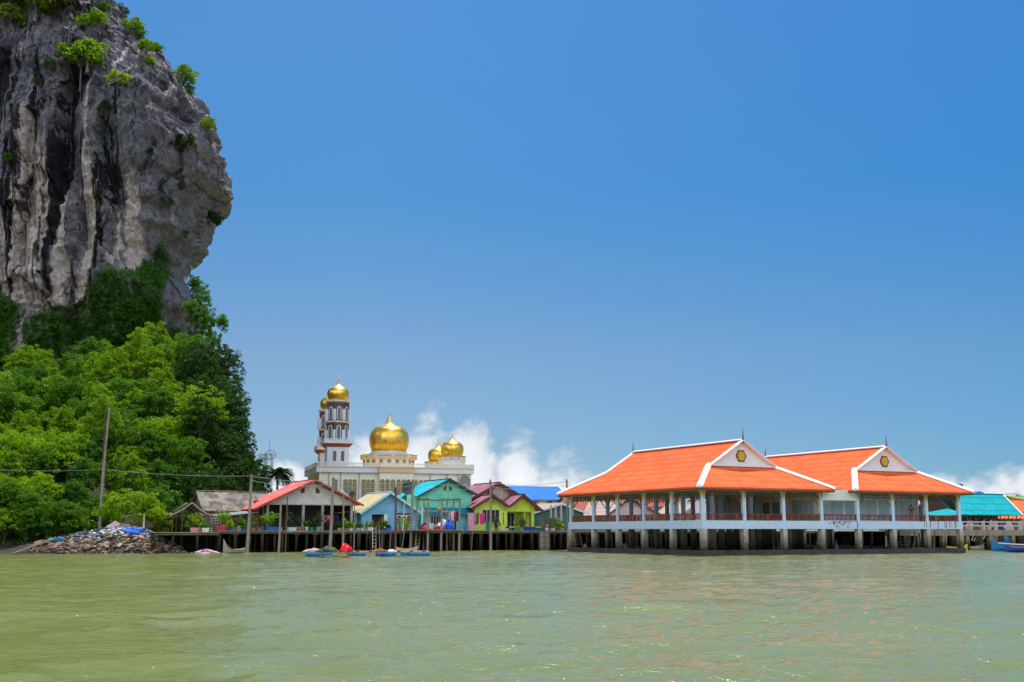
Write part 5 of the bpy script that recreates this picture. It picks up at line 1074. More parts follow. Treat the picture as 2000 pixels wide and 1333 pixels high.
b = MB(); b.tube((at_px(913, 34.4), 34.4, DZ+2.03), (at_px(948, 34.4), 34.4, DZ+2.03), .015, n=5); b.tube((at_px(913, 34.4), 34.4, DZ), (at_px(913, 34.4), 34.4, DZ+2.05), .03, n=6); solo('washing_line', b, POLE, 'washing line between turquoise and lime green houses', 'line', (at_px(913, 34.4), 34.4, DZ))
for i, (px, w, h, m, lab) in enumerate([(631.5, .3, .6, WT, 'small white cloth on the line inside the open house'), (636.5, .45, .75, MG_, 'bright pink cloth on the line inside the open house'), (642, .35, .55, PK, 'pale pink cloth on the line inside the open house'), (650, .5, 1.0, PUR, 'dark purple dress on the line inside the open house'), (659, .4, 1.0, NV, 'navy shirt on the line inside the open house')]):
    cloth('washing', lab, 'washing', at_px(px, 38), 38, P(640, 1007, 38)[1], w, h, m, seed=i+20)
# ------------------------------------------------------------------ poles, wires
def pole(px0, y0, px1, y1, v, r, lab, m=POLE, name='utility_pole', cat='pole', z0=-1.5):
    ut, zt = P(px0, y0, v); ub, zb = P(px1, y1, v); k = (zb-z0)/(zt-zb); ub2 = ub-(ut-ub)*k; b = MB()
    b.path([(ub2, v, z0), ((ut+ub2)/2+.03, v, (zt+z0)/2), (ut, v, zt)], [r*1.15, r, r*.8], 8); return solo(name, b, m, lab, cat, (ub2, v, z0))
pole(491.5, 927, 482.7, 1075, 33.2, .17, 'tall grey pole at the left corner of the red roofed house deck')
pole(548.8, 981, 544, 1080, 31, .12, 'short pale pole standing in the water before the red roofed house', name='mooring_pole')
pole(561.4, 970, 557, 1079, 31, .07, 'thin dark brown pole right of the short pale pole', POLED, 'mooring_pole')
pole(651, 932.5, 644.4, 1070, 32, .17, 'tall grey pole rising past the right slope of the red roof')
pole(671, 968, 669.6, 1065, 32.6, .11, 'slim whitish pole right under the red roof corner', name='mooring_pole')
pole(692.5, 985, 691, 1072, 32, .06, 'thin pole between red roofed house and light blue house', name='mooring_pole')
pole(772.8, 952, 772, 1071, 32.4, .14, 'dark brown pole in front of the light blue house window', POLED)
pole(806.5, 937, 802, 1063, 33.2, .16, 'tall grey pole between light blue house and drying frame')
pole(957.7, 937, 958.3, 1074, 33, .15, 'tall pole in front of the lime green house')
pole(1106.8, 937, 1110, 1078, 28, .13, 'tall pole beside the back corner of the left pavilion')
pole(1073.4, 1033, 1073.6, 1078, 31, .05, 'thin stake under the deck edge by the green house', POLED, 'mooring_pole')
pole(792, 1020, 786, 1062, 32.5, .05, 'slanting pale bamboo stake beside the small boat', name='mooring_pole')
pole(735, 1026, 733, 1075, 32.5, .05, 'rough stake left of the white ladder', name='mooring_pole'); pole(740, 1025, 741.5, 1072, 32.5, .05, 'rough stake right of the white ladder', name='mooring_pole')
pole(746, 1040, 745.5, 1070, 33, .04, 'thin grey stick under the light blue house deck', name='mooring_pole'); pole(763, 1034, 761, 1070, 33, .045, 'thin leaning stick below the white grid window', name='mooring_pole')
pole(923, 1037, 920, 1077, 33.6, .04, 'thin leaning pole below the pink sheet', name='mooring_pole'); pole(790, 975, 787, 1035, 34.3, .05, 'pale pipe against the light blue house', FR_W, 'pipe', 'pipe', DZ)
for k, x in enumerate((1076, 1085, 1096)): pole(x, 987, x, 1035, 35.5, .13, ['leftmost','middle','rightmost'][k]+' of three bare concrete posts between green house and left pavilion', PILLAR, 'concrete_post', 'post', DZ)
def lean_pole():
    x0, z0 = PY(194, 1043, 120); x1, z1 = PY(213.7, 797, 120); b = MB(); b.path([(x0, 120, z0-.6), ((x0+x1)/2-.1, 120, (z0+z1)/2), (x1, 120, z1)], [.19, .15, .10], 8)
    solo('leaning_pole', b, POLE, 'very tall leaning pole on the rubble bank against the trees', 'pole', (x0, 120, z0), uv=False)
    x2, z2 = PY(198, 930, 120); x3, z3 = PY(206, 806, 120.3); b = MB(); b.path([(x2-.1, 120.2, z2-2.5), (x2, 120.22, z2+1), (x3, 120.3, z3)], [.07, .07, .05], 6); solo('pole_splint', b, POLED, 'dark splint lashed to the very tall leaning pole', 'splint', (x2, 120.2, z2), uv=False)
    return Vector((PY(198, 917, 120)[0], 120, PY(198, 917, 120)[1]))
LP_ = lean_pole()
def wire(a, c, sag, lab, r=.022):
    a, c = Vector(a), Vector(c); b = MB(); b.path([a.lerp(c, t)-Vector((0,0,sag*4*t*(1-t))) for t in [k/16 for k in range(17)]], r, 4); solo('power_line', b, pm('wire grey', (.20,.20,.21), .6), lab, 'wire', tuple(a), uv=False)
pt = lambda px, py, v: W(P(px, py, v)[0], v, P(px, py, v)[1])
A1 = pt(491, 930, 33.2); A2 = pt(650.5, 937, 32); A3 = pt(806, 941, 33.2); A4 = pt(957.7, 943, 33); A5 = pt(1107, 941, 28)
wire(LP_+Vector((-22, 3, 1.0)), LP_, .5, 'power line running left from the leaning pole across the trees'); wire(LP_, A1, .25, 'power line from the leaning pole to the red roofed house pole')
for k, (p, q, lab) in enumerate(((A1, A2, 'over the red roof'), (A2, A3, 'over the light blue house'), (A3, A4, 'over the turquoise house'), (A4, A5, 'over the lime green house'))):
    for j in range(2): wire(p-Vector((0,0,.45*j)), q-Vector((0,0,.45*j)), .35+.1*j, ('upper' if j == 0 else 'lower')+' power line slung '+lab)
for j in range(2): wire(A5+Vector((0,0,.3-.5*j)), W(16, 52, 9.2-.4*j), .4, ('upper' if j == 0 else 'lower')+' power line leaving the pavilion corner pole')
def dish(px, py, v, r, lab):
    u, z = P(px, py, v); t = thing('satellite_dish', lab, 'satellite dish', (u, v, z)); b = MB(); n = 18
    vs = []; fs = []
    for j in range(5):
        q = j/4
        for i in range(n): a = 2*math.pi*i/n; vs.append((u+r*q*math.cos(a), v-.35*r*(1-q*q)*-1-.15*r*q*math.sin(a), z+r*q*math.sin(a)))
    b.add(vs, [(j*n+i, j*n+(i+1)%n, (j+1)*n+(i+1)%n, (j+1)*n+i) for j in range(4) for i in range(n)]); part('reflector', b, pm('dark dish mesh', (.09,.09,.10), .6), t, fix=False)
    b = MB(); b.tube((u, v+.3*r, z), (u, v+.4*r, z-1.6), .05, n=6); part('mast', b, POLED, t); b = MB(); b.tube((u, v+.2*r, z), (u-.1, v-.6*r, z+.1), .025, n=5); part('feed_arm', b, POLED, t)
dish(797, 953, 41, .85, 'dark satellite dish above the left edge of the turquoise roof'); dish(688, 966, 45, .4, 'small dark satellite dish behind the red roofed house'); dish(793, 976, 39, .55, 'dark satellite dish between light blue and turquoise houses')
# ------------------------------------------------------------------ pots, crates, ladders
POTS = []
def pot_proto(kind, pc, shape, fm, seed, fol):
    r = thing('potted_plant', 'x', 'potted plant', (0, 0, 0)); b = MB(); w, h = shape
    if kind == 'round': b.lathe([(w*.62, 0), (w*.85, h*.7), (w*.95, h*.8), (w, h*.8), (w, h), (w*.86, h), (w*.8, h*.86)], (0,0,0), 14)
    else: b.add([(x*w*k, y*w*.8*k, z) for z, k in ((0,.82),(h,1.0)) for x, y in ((-1,-1),(1,-1),(1,1),(-1,1))], [(0,1,2,3),(4,5,6,7),(0,1,5,4),(1,2,6,5),(2,3,7,6),(3,0,4,7)])
    part('pot', b, pc, r); rng = np.random.RandomState(seed); R_, H_ = fol
    if fm in ('palm', 'mid', 'lime') and kind == 'round' and seed % 2:                    # strappy upright leaves
        vs = []; fs = []; av = []
        for k in range(46):
            a = rng.uniform(0, 6.28); l = H_*rng.uniform(.7, 1.15); o = R_*rng.uniform(.3, 1); wd = .035*rng.uniform(.7, 1.4); p = []
            for t in (0, .4, .75, 1): p.append((np.array([math.cos(a)*o*t**1.6, math.sin(a)*o*t**1.6, h*.8+l*(t-.30*t**3*o/R_)]), wd*(1.1-t)))
            i0 = len(vs)
            for c, ww in p: s = np.array([-math.sin(a), math.cos(a), 0])*ww; vs += [c-s, c+s]; av += [rng.rand()]*2
            fs += [(i0+2*q, i0+2*q+1, i0+2*q+3, i0+2*q+2) for q in range(3)]
        me = npmesh('foliage', vs, fs, LM[fm], attrs={'rnd': av})
    else:
        n = 17; c = rng.normal(0, .45, (n, 3))*np.array([R_, R_, H_*.5])+np.array([0, 0, h+H_*.55]); i = np.repeat(np.arange(n), 26); e = rng.normal(0, 1, (len(i), 3)); e /= np.linalg.norm(e, axis=1)[:, None]
        pnt = c[i]+e*R_*.3; v, f, a = leaves(pnt, e+np.array([0,0,.4]), .2, rng, .6); me = npmesh('foliage', v, f, LM[fm], attrs={'rnd': a})
        b = MB()
        for q in range(5): b.path([(0,0,h*.7), tuple(c[q]*.6+np.array([0,0,h*.3])), tuple(c[q])], [.03,.02,.01], 5)
        part('stem', b, BARK, r)
    o = link(bpy.data.objects.new('foliage', me)); o.parent = r; return r
CP = {k: pm('pot '+k, c, .6, .1) for k, c in dict(pink=(.75,.30,.36), white=(.70,.70,.68), red=(.50,.05,.04), blue=(.03,.13,.42), slate=(.22,.32,.42), terracotta=(.38,.17,.09), green=(.02,.28,.16), grey=(.36,.35,.33), pale=(.50,.60,.62)).items()}
used = {}
def put_pot(px, v, z, col, kind, fm, shape, fol, lab, sc=1):
    key = (col, kind, fm); rz = random.Random(int(px)).uniform(0, 6)
    if key not in used: used[key] = pot_proto(kind, CP[col], shape, fm, 500+len(used), fol); o = used[key]
    else: o = copy_tree(used[key])
    u = PU(px, v); o.location = W(u, v, z); o.rotation_euler = (0, 0, TH+(rz if kind == 'round' else 0)); o.scale = (sc, sc, sc); o['label'] = lab; return o
for (px, v, z, col, kind, fm, sh, fol, lab, sc) in [
 (382.5, 34.2, 2.1, 'pink', 'box', 'bright', (.42,.42), (.75,1.2), 'leafy bush in a pink tub on the low jetty', 1.1),
 (392, 33.9, 2.1, 'terracotta', 'round', 'lime', (.3,.35), (.6,.9), 'yellow green bush right behind the pink tub', 1),
 (402, 33.8, 2.1, 'white', 'box', 'mid', (.36,.45), (.35,.3), 'small plant in a white tub on the jetty', 1),
 (413, 34, 2.1, 'slate', 'round', 'lime', (.25,.25), (.4,.35), 'tiny seedling pot at the right end of the jetty', .9),
 (433, 34.6, DZ, 'red', 'box', 'bright', (.50,.5), (.9,1.7), 'tall leafy bush in a red tub at the jetty corner', 1.1),
 (440, 34.9, DZ, 'pink', 'round', 'mid', (.3,.62), (.5,.8), 'plant in a tall pink pail beside the red tub', 1),
 (450, 34.5, DZ, 'blue', 'round', 'lime', (.28,.3), (.5,.8), 'lime plant in a blue pot left of the slate pot', 1),
 (457, 35.3, DZ, 'grey', 'round', 'olive', (.3,.35), (.7,1.2), 'dry stemmed plant behind the slate pot', 1),
 (468, 34.4, DZ, 'slate', 'round', 'lime', (.42,.5), (.75,.75), 'broad lime green plant in a big slate pot', 1.05),
 (474, 35.2, DZ, 'blue', 'round', 'mid', (.28,.3), (.6,.9), 'green plant in a blue pot left of the tall grey pole', 1),
 (497, 34.6, DZ, 'terracotta', 'round', 'mid', (.3,.3), (.6,1.0), 'grassy plant in a clay pot right of the tall grey pole', 1),
 (507, 35, DZ, 'grey', 'round', 'olive', (.28,.3), (.6,1.2), 'olive bush under the left post of the open house', 1),
 (526, 34.8, DZ, 'blue', 'box', 'bright', (.45,.35), (1.0,1.5), 'bright leafy bush above the blue crates', 1.1),
 (537, 35.2, DZ, 'terracotta', 'round', 'dark', (.3,.35), (.6,1.2), 'dark leaved bush right of the blue crates', 1),
 (566, 34.7, DZ, 'grey', 'round', 'palm', (.3,.35), (.6,1.3), 'spiky palm like plant beside the pale crate', 1),
 (585, 34.6, DZ, 'terracotta', 'round', 'palm', (.42,.4), (.95,1.5), 'big spiky plant in a wide clay pot left of centre post', 1.05),
 (600, 34.8, DZ, 'white', 'round', 'mid', (.24,.42), (.4,.6), 'plant in a white pail at the centre post of the open house', 1),
 (610, 34.6, DZ, 'green', 'round', 'dark', (.32,.35), (.6,.7), 'low dark plant in a green pot', 1),
 (622, 34.6, DZ, 'slate', 'round', 'palm', (.38,.42), (.95,1.4), 'big spiky plant in a slate pot left of the grey pole passing the red roof', 1),
 (664, 34.7, DZ, 'grey', 'round', 'dark', (.3,.3), (.6,.7), 'dark bush in a grey pot under the red roof corner', 1),
 (677, 34.7, DZ, 'terracotta', 'round', 'bright', (.3,.3), (.6,1.0), 'bright bush in a clay pot under the red roof corner', 1),
 (686, 34.6, DZ, 'white', 'round', 'bright', (.32,.25), (.6,.7), 'bright bush in a low white bowl under the red roof corner', 1),
 (700, 34.6, DZ, 'pale', 'round', 'mid', (.24,.3), (.45,.6), 'grassy plant in a pale pot, leftmost before the light blue house', 1),
 (708, 34.6, DZ, 'white', 'round', 'palm', (.26,.3), (.45,.65), 'strappy plant in a white pot before the light blue house', 1),
 (723.5, 34.5, DZ, 'white', 'box', 'lime', (.32,.35), (.45,.65), 'lime plant in a square white pot beside the white ladder', 1),
 (749, 34.8, DZ, 'blue', 'round', 'mid', (.3,.35), (.5,.7), 'green plant in a blue pot under the blue wall', 1),
 (758, 34.8, DZ, 'blue', 'box', 'dark', (.35,.35), (.3,.25), 'dark plant in a square blue tub under the white grid window', 1),
 (781, 34.7, DZ, 'terracotta', 'round', 'lime', (.28,.32), (.5,.8), 'lime plant in a clay pot right of the white grid window', 1),
 (792, 34.9, DZ, 'terracotta', 'round', 'bright', (.3,.35), (.7,1.4), 'tall leafy plant by the grey pole left of the drying frame', 1),
 (969.5, 34.5, DZ, 'terracotta', 'round', 'olive', (.32,.35), (.45,1.1), 'dry brownish plant in a clay pot before the black window', 1),
 (1017, 34.5, DZ, 'grey', 'round', 'olive', (.42,.35), (.75,1.1), 'wide dry grey bush before the lime green porch', 1.1),
 (980, 34.4, DZ, 'pale', 'round', 'lime', (.2,.3), (.2,.15), 'small pale pot under the bench rail', 1),
 (991, 34.4, DZ, 'white', 'round', 'olive', (.2,.3), (.2,.15), 'small white pot under the bench rail', 1),
 (1068, 34.3, DZ, 'white', 'round', 'lime', (.26,.36), (.45,.55), 'lime plant in a white pail before the grey water tubs', 1),
 (1079, 34.3, DZ, 'pale', 'box', 'mid', (.24,.36), (.3,.3), 'little plant in a pale square pot right of the water tubs', 1),
 (1090, 34.6, DZ, 'terracotta', 'round', 'bright', (.3,.3), (1.0,1.5), 'leafy bush in a clay pot near the three concrete posts', 1.1),
 (1098, 34.2, DZ, 'grey', 'round', 'lime', (.3,.3), (.7,.7), 'spreading yellow green plant nearest the pavilion', 1)]:
    put_pot(px, v, z, col, kind, fm, sh, fol, lab, sc)
def crate(px, v, z, w, h, m, lab, nm='plastic_crate'):
    u = PU(px, v); b = MB(); t = .03; d = w*.7
    b.box(u-w/2, u+w/2, v-d/2, v+d/2, z, z+t); b.box(u-w/2, u+w/2, v-d/2, v-d/2+t, z+t, z+h); b.box(u-w/2, u+w/2, v+d/2-t, v+d/2, z+t, z+h); b.box(u-w/2, u-w/2+t, v-d/2+t, v+d/2-t, z+t, z+h); b.box(u+w/2-t, u+w/2, v-d/2+t, v+d/2-t, z+t, z+h)
    b.box(u-w/2-.02, u+w/2+.02, v-d/2-.02, v-d/2-.002, z+h-.06, z+h+.01)
    for k in range(5): x = u-w/2+w*(k+.5)/5; b.box(x-.015, x+.015, v-d/2-.015, v-d/2-.001, z+.03, z+h-.07)
    solo(nm, b, m, lab, 'crate', (u, v, z))
crate(529, 34.3, DZ, .75, .42, CP['blue'], 'left of two blue crates at the edge of the open house deck'); crate(540, 34.3, DZ, .7, .38, CP['blue'], 'right of two blue crates at the edge of the open house deck'); crate(547, 34.4, DZ, .5, .36, CP['slate'], 'grey blue crate beside the two blue crates')
crate(571, 34.3, DZ, .85, .36, CP['pale'], 'pale crate between the thin brown pole and the spiky plants'); crate(1029, 34.3, DZ, .62, .48, pm('cobalt plastic', (.01,.09,.48), .4), 'left cobalt basket on the deck before the green porch'); crate(1040.5, 34.3, DZ, .62, .46, pm('cobalt plastic', (.01,.09,.48), .4), 'right cobalt basket on the deck before the green porch')
crate(1008, 34.35, DZ, .42, .42, CP['green'], 'green crate under the bench rail'); crate(607, 35.4, DZ, .9, .5, CP['green'], 'green crate inside the open house')
b = MB(); u = PU(953.5, 34.2); b.box(u-.22, u+.22, 34.05, 34.4, DZ-.02, DZ+1.0); b.box(u-.26, u+.26, 34.0, 34.45, DZ+1.001, DZ+1.08); solo('bin', b, CP['green'], 'tall green bin at the deck edge before the green house', 'bin', (u, 34.2, DZ))
def jar(px, v, z, r, h, m, lab, nm='water_tub'):
    u = PU(px, v); b = MB(); b.lathe([(r*.8, 0), (r*.96, h*.25), (r, h*.5), (r, h*.92), (r*1.05, h*.94), (r*1.05, h), (r*.9, h), (r*.88, h*.9)], (u, v, z), 20); solo(nm, b, m, lab, 'tub', (u, v, z), smooth=False)
TUB = pm('grey black tub', (.13,.12,.12), .7, .2); jar(1060, 34.9, DZ+.25, .42, 1.25, TUB, 'left grey water tub on the deck beside the green house'); jar(1068.5, 35.1, DZ+.25, .45, 1.3, TUB, 'middle grey water tub on the deck beside the green house'); jar(1078, 35.2, DZ+.25, .5, 1.25, TUB, 'right grey water tub on the deck beside the green house')
RING = pm('concrete rings', (.26,.225,.18), .85, .2, dirt=(.08,.07,.05), dirt_amt=.6)
for px, lab in ((1059, 'left'), (1067, 'right')):
    u = PU(px, 33.4); b = MB()
    for k in range(3): b.tube((u, 33.4, .3+k*.62), (u, 33.4, .3+k*.62+.58), .36, n=18)
    b.tube((u, 33.4, -1.5), (u, 33.4, .3), .3, n=12); solo('septic_tank', b, RING, lab+' stack of concrete ring tanks hanging under the deck', 'tank', (u, 33.4, 0))
def ladder(px0, y0, px1, y1, v0, v1, w, m, lab, n=7):
    (ut, zt), (ub, zb) = P(px0, y0, v1), P(px1, y1, v0); r = thing('ladder', lab, 'ladder', (ub, v0, zb))
    for s in (-1, 1): b = MB(); b.bar((ub+s*w/2, v0, zb), (ut+s*w/2, v1, zt), .07); part('rail', b, m, r)
    for k in range(n): t = (k+.5)/n; b = MB(); c = Vector((ub, v0, zb)).lerp(Vector((ut, v1, zt)), t); b.bar(c-Vector((w/2, 0, 0)), c+Vector((w/2, 0, 0)), .05); part('rung', b, m, r)
ladder(818, 1030, 814, 1073, 32.2, 33.7, .5, WOODL, 'timber ladder leaning under the left end of the drying platform', 6); ladder(731, 1030, 731, 1072, 33, 33.9, .4, pm('whitish wood', (.52,.5,.47), .8, .2), 'whitish ladder below the light blue house deck', 6)
# ------------------------------------------------------------------ plants on and against the crag
CLF = CL[:, :520, :].reshape(-1, 3); CPX, CPY = proj(CLF)
def on_cliff(px, py, out=.4):
    i = np.argmin((CPX-px)**2+(CPY-py)**2+np.where(CLF[:, 1] > 222, 400, 0)); p = CLF[i]; return (float(p[0]), float(p[1]-out), float(p[2]))
for (px, py, k, sc, lab) in [
 (22, 50, 'shrub4', 1.9, 'lime green bush at the upper left edge of the crag'), (60, 25, 'shrub0', 2.0, 'bright bush near the top left of the crag'), (95, 12, 'shrub0', 2.0, 'bright bush on the crag top right of the lime bush'),
 (125, 40, 'shrub2', 2.4, 'large brownish olive bush near the crag top'), (10, 15, 'shrub3', 2.2, 'dark bush in the top left corner of the crag'), (45, 5, 'shrub1', 2.0, 'green bush at the very top left of the crag'),
 (160, 135, 'shrub0', 2.5, 'broad rounded bush high on the crag face'), (185, 112, 'shrub0', 1.4, 'small bright bush above the broad rounded one'), (230, 172, 'shrub4', 1.5, 'small lime bush right of the broad rounded one'),
 (98, 140, 'shrub1', 1.0, 'small bush left of the broad rounded one'), (75, 165, 'shrub1', .5, 'tiny tuft left on the high crag face'),
 (165, 60, 'shrub0', 1.3, 'bush on the shoulder left of the upper outline'), (190, 48, 'shrub0', 1.3, 'spreading bush just inside the upper outline'), (205, 25, 'shrub1', .9, 'tuft on the outline just under the top step'), (238, 34, 'shrub2', 1.1, 'olive bush on the upper outline'),
 (262, 55, 'shrub0', 1.3, 'bush on the outline where the crag steps down'), (272, 75, 'shrub1', 1.0, 'dark green bush below the step of the outline'), (288, 103, 'shrub0', 1.2, 'bright bush on the outline above the rocky shelf'), (306, 105, 'shrub1', 1.0, 'spiky tuft on the rocky shelf'), (292, 130, 'shrub0', .9, 'tuft lying along the diagonal ledge'),
 (368, 165, 'shrub0', 1.7, 'bushy tree clinging under the rocky knob of the outline'), (362, 190, 'shrub1', 1.2, 'darker bush below the one under the knob'), (404, 255, 'shrub0', 1.1, 'bright bush halfway down the slanting outline'),
 (360, 293, 'shrub3', 1.5, 'dark bush on the face left of the nose'), (205, 218, 'shrub3', .9, 'small dark bush in the upper middle of the face'), (320, 405, 'shrub3', 1.3, 'dark bush low on the face left of the overhang'), (368, 478, 'shrub1', 1.0, 'bush on the edge under the overhang'), (294, 302, 'shrub3', .5, 'tiny dark tuft in the middle of the face'), (18, 320, 'shrub1', .9, 'small bush at the left edge of the face')]:
    x, y, z = on_cliff(px, py); plant_tree(k, (x, y, z-.6*sc*.5), sc, px*.37, 'cliff_bush', lab, 'bush')
x, y, z = on_cliff(418, 405, .2); t = plant_tree('shrub3', (x+.6, y, z-.6), 1.25, 1, 'hanging_bush', 'dark bush hanging below the overhanging nose', 'bush'); t.scale = (1.0, 1.0, -1.5)
def in_poly(px, py, poly):
    c = np.zeros(px.shape, bool); n = len(poly)
    for i in range(n):
        x1, y1 = poly[i]; x2, y2 = poly[(i+1) % n]; k = ((y1 > py) != (y2 > py)) & (px < (x2-x1)*(py-y1)/(y2-y1+1e-9)+x1); c ^= k
    return c
def ivy(name, lab, poly, n, seed, mat='ivy', thick=1.6, size=.5):
    rng = np.random.RandomState(seed); w = 10*vnoise(CPX*.03, CPY*.03, 0, 3)+6*vnoise(CPX*.11, CPY*.11, 1, 4); m = in_poly(CPX+w, CPY+w*.8, poly) & (CLF[:, 1] < 234); pts = CLF[m]
    if not len(pts): return
    i = rng.randint(0, len(pts), n); p = pts[i]+rng.normal(0, .3, (n, 3)); cl = np.clip(.4+.75*vnoise(p[:, 0]*.35, p[:, 2]*.28, 0, seed)+.5*vnoise(p[:, 0]*.9, p[:, 2]*.8, 3, seed), .0, 1.5)
    p[:, 1] -= rng.uniform(0, 1, n)*thick*cl+.15; p[:, 2] -= .5*cl*rng.uniform(0, 1, n); nn = np.tile(np.array([.1, -.6, .75]), (n, 1))+np.stack([vnoise(p[:, 0]*.5, p[:, 2]*.5, 7, 1), 0*p[:, 0], vnoise(p[:, 0]*.5, p[:, 2]*.5, 9, 1)], 1)*.7
    v, f, a = leaves(p, nn, size, rng, .5); o = link(bpy.data.objects.new(name, npmesh(name, v, f, LM[mat], attrs={'rnd': a}))); tag(o, lab, 'creeper', kind='stuff')
ivy('cliff_ivy', 'dense dark green creeper curtain covering the foot of the crag', [(205,505),(230,530),(300,505),(308,480),(322,470),(330,500),(326,560),(315,600),(322,650),(310,700),(350,690),(372,735),(345,780),(20,780),(60,620),(110,600),(150,598),(185,540)], 46000, 11)
ivy('cliff_ivy', 'creeper patch at the left edge under the pale flowstone', [(-60,600),(0,575),(28,585),(36,640),(25,700),(-60,720)], 6000, 12)
ivy('cliff_ivy', 'thin creeper along the shaded lower right rock edge', [(330,640),(372,650),(360,700),(345,745),(310,760),(320,700)], 5000, 13, 'mid', 1.0, .45)
# boulder at the crag foot
def rock_mesh(name, seed, n=3, rough=.25, mat=None, flat=1.0):
    import bmesh
    bm = bmesh.new(); bmesh.ops.create_icosphere(bm, subdivisions=n, radius=1); v = np.array([x.co[:] for x in bm.verts]); rng = np.random.RandomState(seed)
    for _ in range(9):                                            # chop facets
        d = rng.normal(0, 1, 3); d /= np.linalg.norm(d); h = rng.uniform(.45, .8); s = v@d; k = s > h; v[k] -= np.outer((s[k]-h)*.85, d)
    v += .05*rough*4*fbm(v[:, 0]*2+seed, v[:, 1]*2, v[:, 2]*2, 3, seed)[:, None]*v; v[:, 2] *= flat
    for q, c in zip(bm.verts, v): q.co = c
    me = bpy.data.meshes.new(name); bm.to_mesh(me); bm.free(); me.materials.append(mat); return me
ROCKG = pm('grey boulder', (.17,.16,.175), .95, .3, .6, bump=.2, dirt=(.06,.055,.06), dirt_amt=.6)
for px, py, s, lab in ((300, 742, (5.2, 3.5, 3.4), 'big grey slanted boulder at the foot of the crag'), (218, 738, (3.4, 2.5, 2.6), 'grey boulder half hidden left of the slanted one')):
    x, y, z = on_cliff(px, py, 3.2); o = link(bpy.data.objects.new('boulder', rock_mesh('boulder', px, 4, .4, ROCKG))); o.location = (x, y, z-.8); o.scale = s; o.rotation_euler = (.1, .45, .3); tag(o, lab, 'boulder')
# tree that stands against the sky at the right foot of the crag
def sky_tree():
    rng = np.random.RandomState(8); Yt = 214; blobs = [(375,548,9),(386,560,14),(392,578,17),(398,600,18),(402,622,20),(418,632,13),(436,630,9),(400,648,20),(414,662,16),(404,682,20),(420,690,12),(396,705,18),(412,714,18),(426,712,10),(386,690,16),(380,660,16),(384,625,14),(400,728,14),(418,735,9),(382,722,16),(378,600,12)]
    C_ = []; 
    for px, py, r in blobs: x, z = PY(px, py, Yt); C_.append((x, Yt+rng.uniform(-2.5, 2.5), z, r*Yt/F_))
    pts = []; nn = []
    for x, y, z, r in C_:
        k = 24; c = np.array([x, y, z])+rng.normal(0, .6, (k, 3))*r; ii = np.repeat(np.arange(k), 34); e = rng.normal(0, 1, (len(ii), 3)); e /= np.linalg.norm(e, axis=1)[:, None]; pts.append(c[ii]+e*.52*rng.uniform(.4, 1, len(ii))[:, None]); nn.append(e+np.array([0, 0, .4]))
    v, f, a = leaves(np.concatenate(pts), np.concatenate(nn), .42, rng, .6); x0, z0 = PY(358, 735, Yt); t = link(bpy.data.objects.new('leaning_tree', None)); t.location = (x0, Yt, z0); tag(t, 'tall open crowned tree standing against the sky at the right foot of the crag', 'tree')
    me = npmesh('crown', v, f, LM['mid'], loc=(x0, Yt, z0), attrs={'rnd': a}); o = link(bpy.data.objects.new('crown', me)); o.parent = t
    b = MB(); P3 = lambda px, py: Vector((PY(px, py, Yt)[0]-x0, 0, PY(px, py, Yt)[1]-z0))
    main = [P3(352, 750), P3(368, 715), P3(378, 670), P3(384, 620), P3(386, 565)]; b.path(main, [.42, .34, .26, .18, .07], 7)
    for s, e in ((1, 11), (1, 12), (2, 9), (2, 5), (2, 8), (3, 4), (3, 3), (1, 14), (3, 5), (2, 7), (1, 17)): p = C_[e]; q = Vector((p[0]-x0, p[1]-Yt, p[2]-z0)); m = main[s].lerp(q, .5)+Vector((0, 0, .5)); b.path([main[s], m, q], [.14, .09, .03], 5)
    me = b.mesh('trunk'); me.materials.append(BARK); o = link(bpy.data.objects.new('trunk', me)); o.parent = t
sky_tree()
# airy pale tree in front of the dark shoulder, hill-top trees, palm, mast
x, z = PY(385, 905, 146); plant_tree('airy', (x, 146, z), .88, .6, 'pale_tree', 'pale airy crowned tree with visible branches before the dark shoulder', 'tree', squash=1.0)
def palm():
    u0, z0 = PY(540, 968, 148); t = link(bpy.data.objects.new('coconut_palm', None)); t.location = (u0, 148, 0); tag(t, 'dark coconut palm at the right edge of the hill beside the mosque', 'palm')
    b = MB(); zt = PY(540, 925, 148)[1]; b.path([(0,0,0), (.2,0,zt*.5), (0,0,zt)], [.24, .17, .14], 8); part_ = b.mesh('trunk'); part_.materials.append(BARK); o = link(bpy.data.objects.new('trunk', part_)); o.parent = t
    rng = np.random.RandomState(3); vs = []; fs = []; av = []
    for k in range(48):
        a = rng.uniform(0, 6.28); el = rng.uniform(-.3, 1.1); L = rng.uniform(2.0, 2.9); rib = []
        for s in np.linspace(0, 1, 11): r = L*s*math.cos(el*.8); rib.append(np.array([math.cos(a)*r, math.sin(a)*r, zt+L*s*math.sin(el)-1.6*s*s]))
        for j in range(1, 11):
            d = rib[j]-rib[j-1]; d /= np.linalg.norm(d); sd = np.array([-math.sin(a), math.cos(a), 0])
            for sg in (-1, 1):
                for q in range(2):
                    l = .75*(1-.45*j/10)*(.6+.4*min(1, j/3)); p = rib[j-1]+(rib[j]-rib[j-1])*(.25+.5*q); tip = p+sd*sg*l*.75+d*l*.45+np.array([0,0,-.35*l]); w = d*.10; i0 = len(vs); vs += [p-w, p+w, tip]; fs.append((i0, i0+1, i0+2, i0+2)); av += [rng.rand()]*3
    b = MB(); b.add([tuple(v) for v in vs], [f[:3] for f in fs])
    me = b.mesh('fronds', fix=False); me.materials.append(LM['palm']); at = me.attributes.new('rnd', 'FLOAT', 'POINT'); at.data.foreach_set('value', np.array(av, dtype=np.float32)); o = link(bpy.data.objects.new('fronds', me)); o.parent = t
palm()
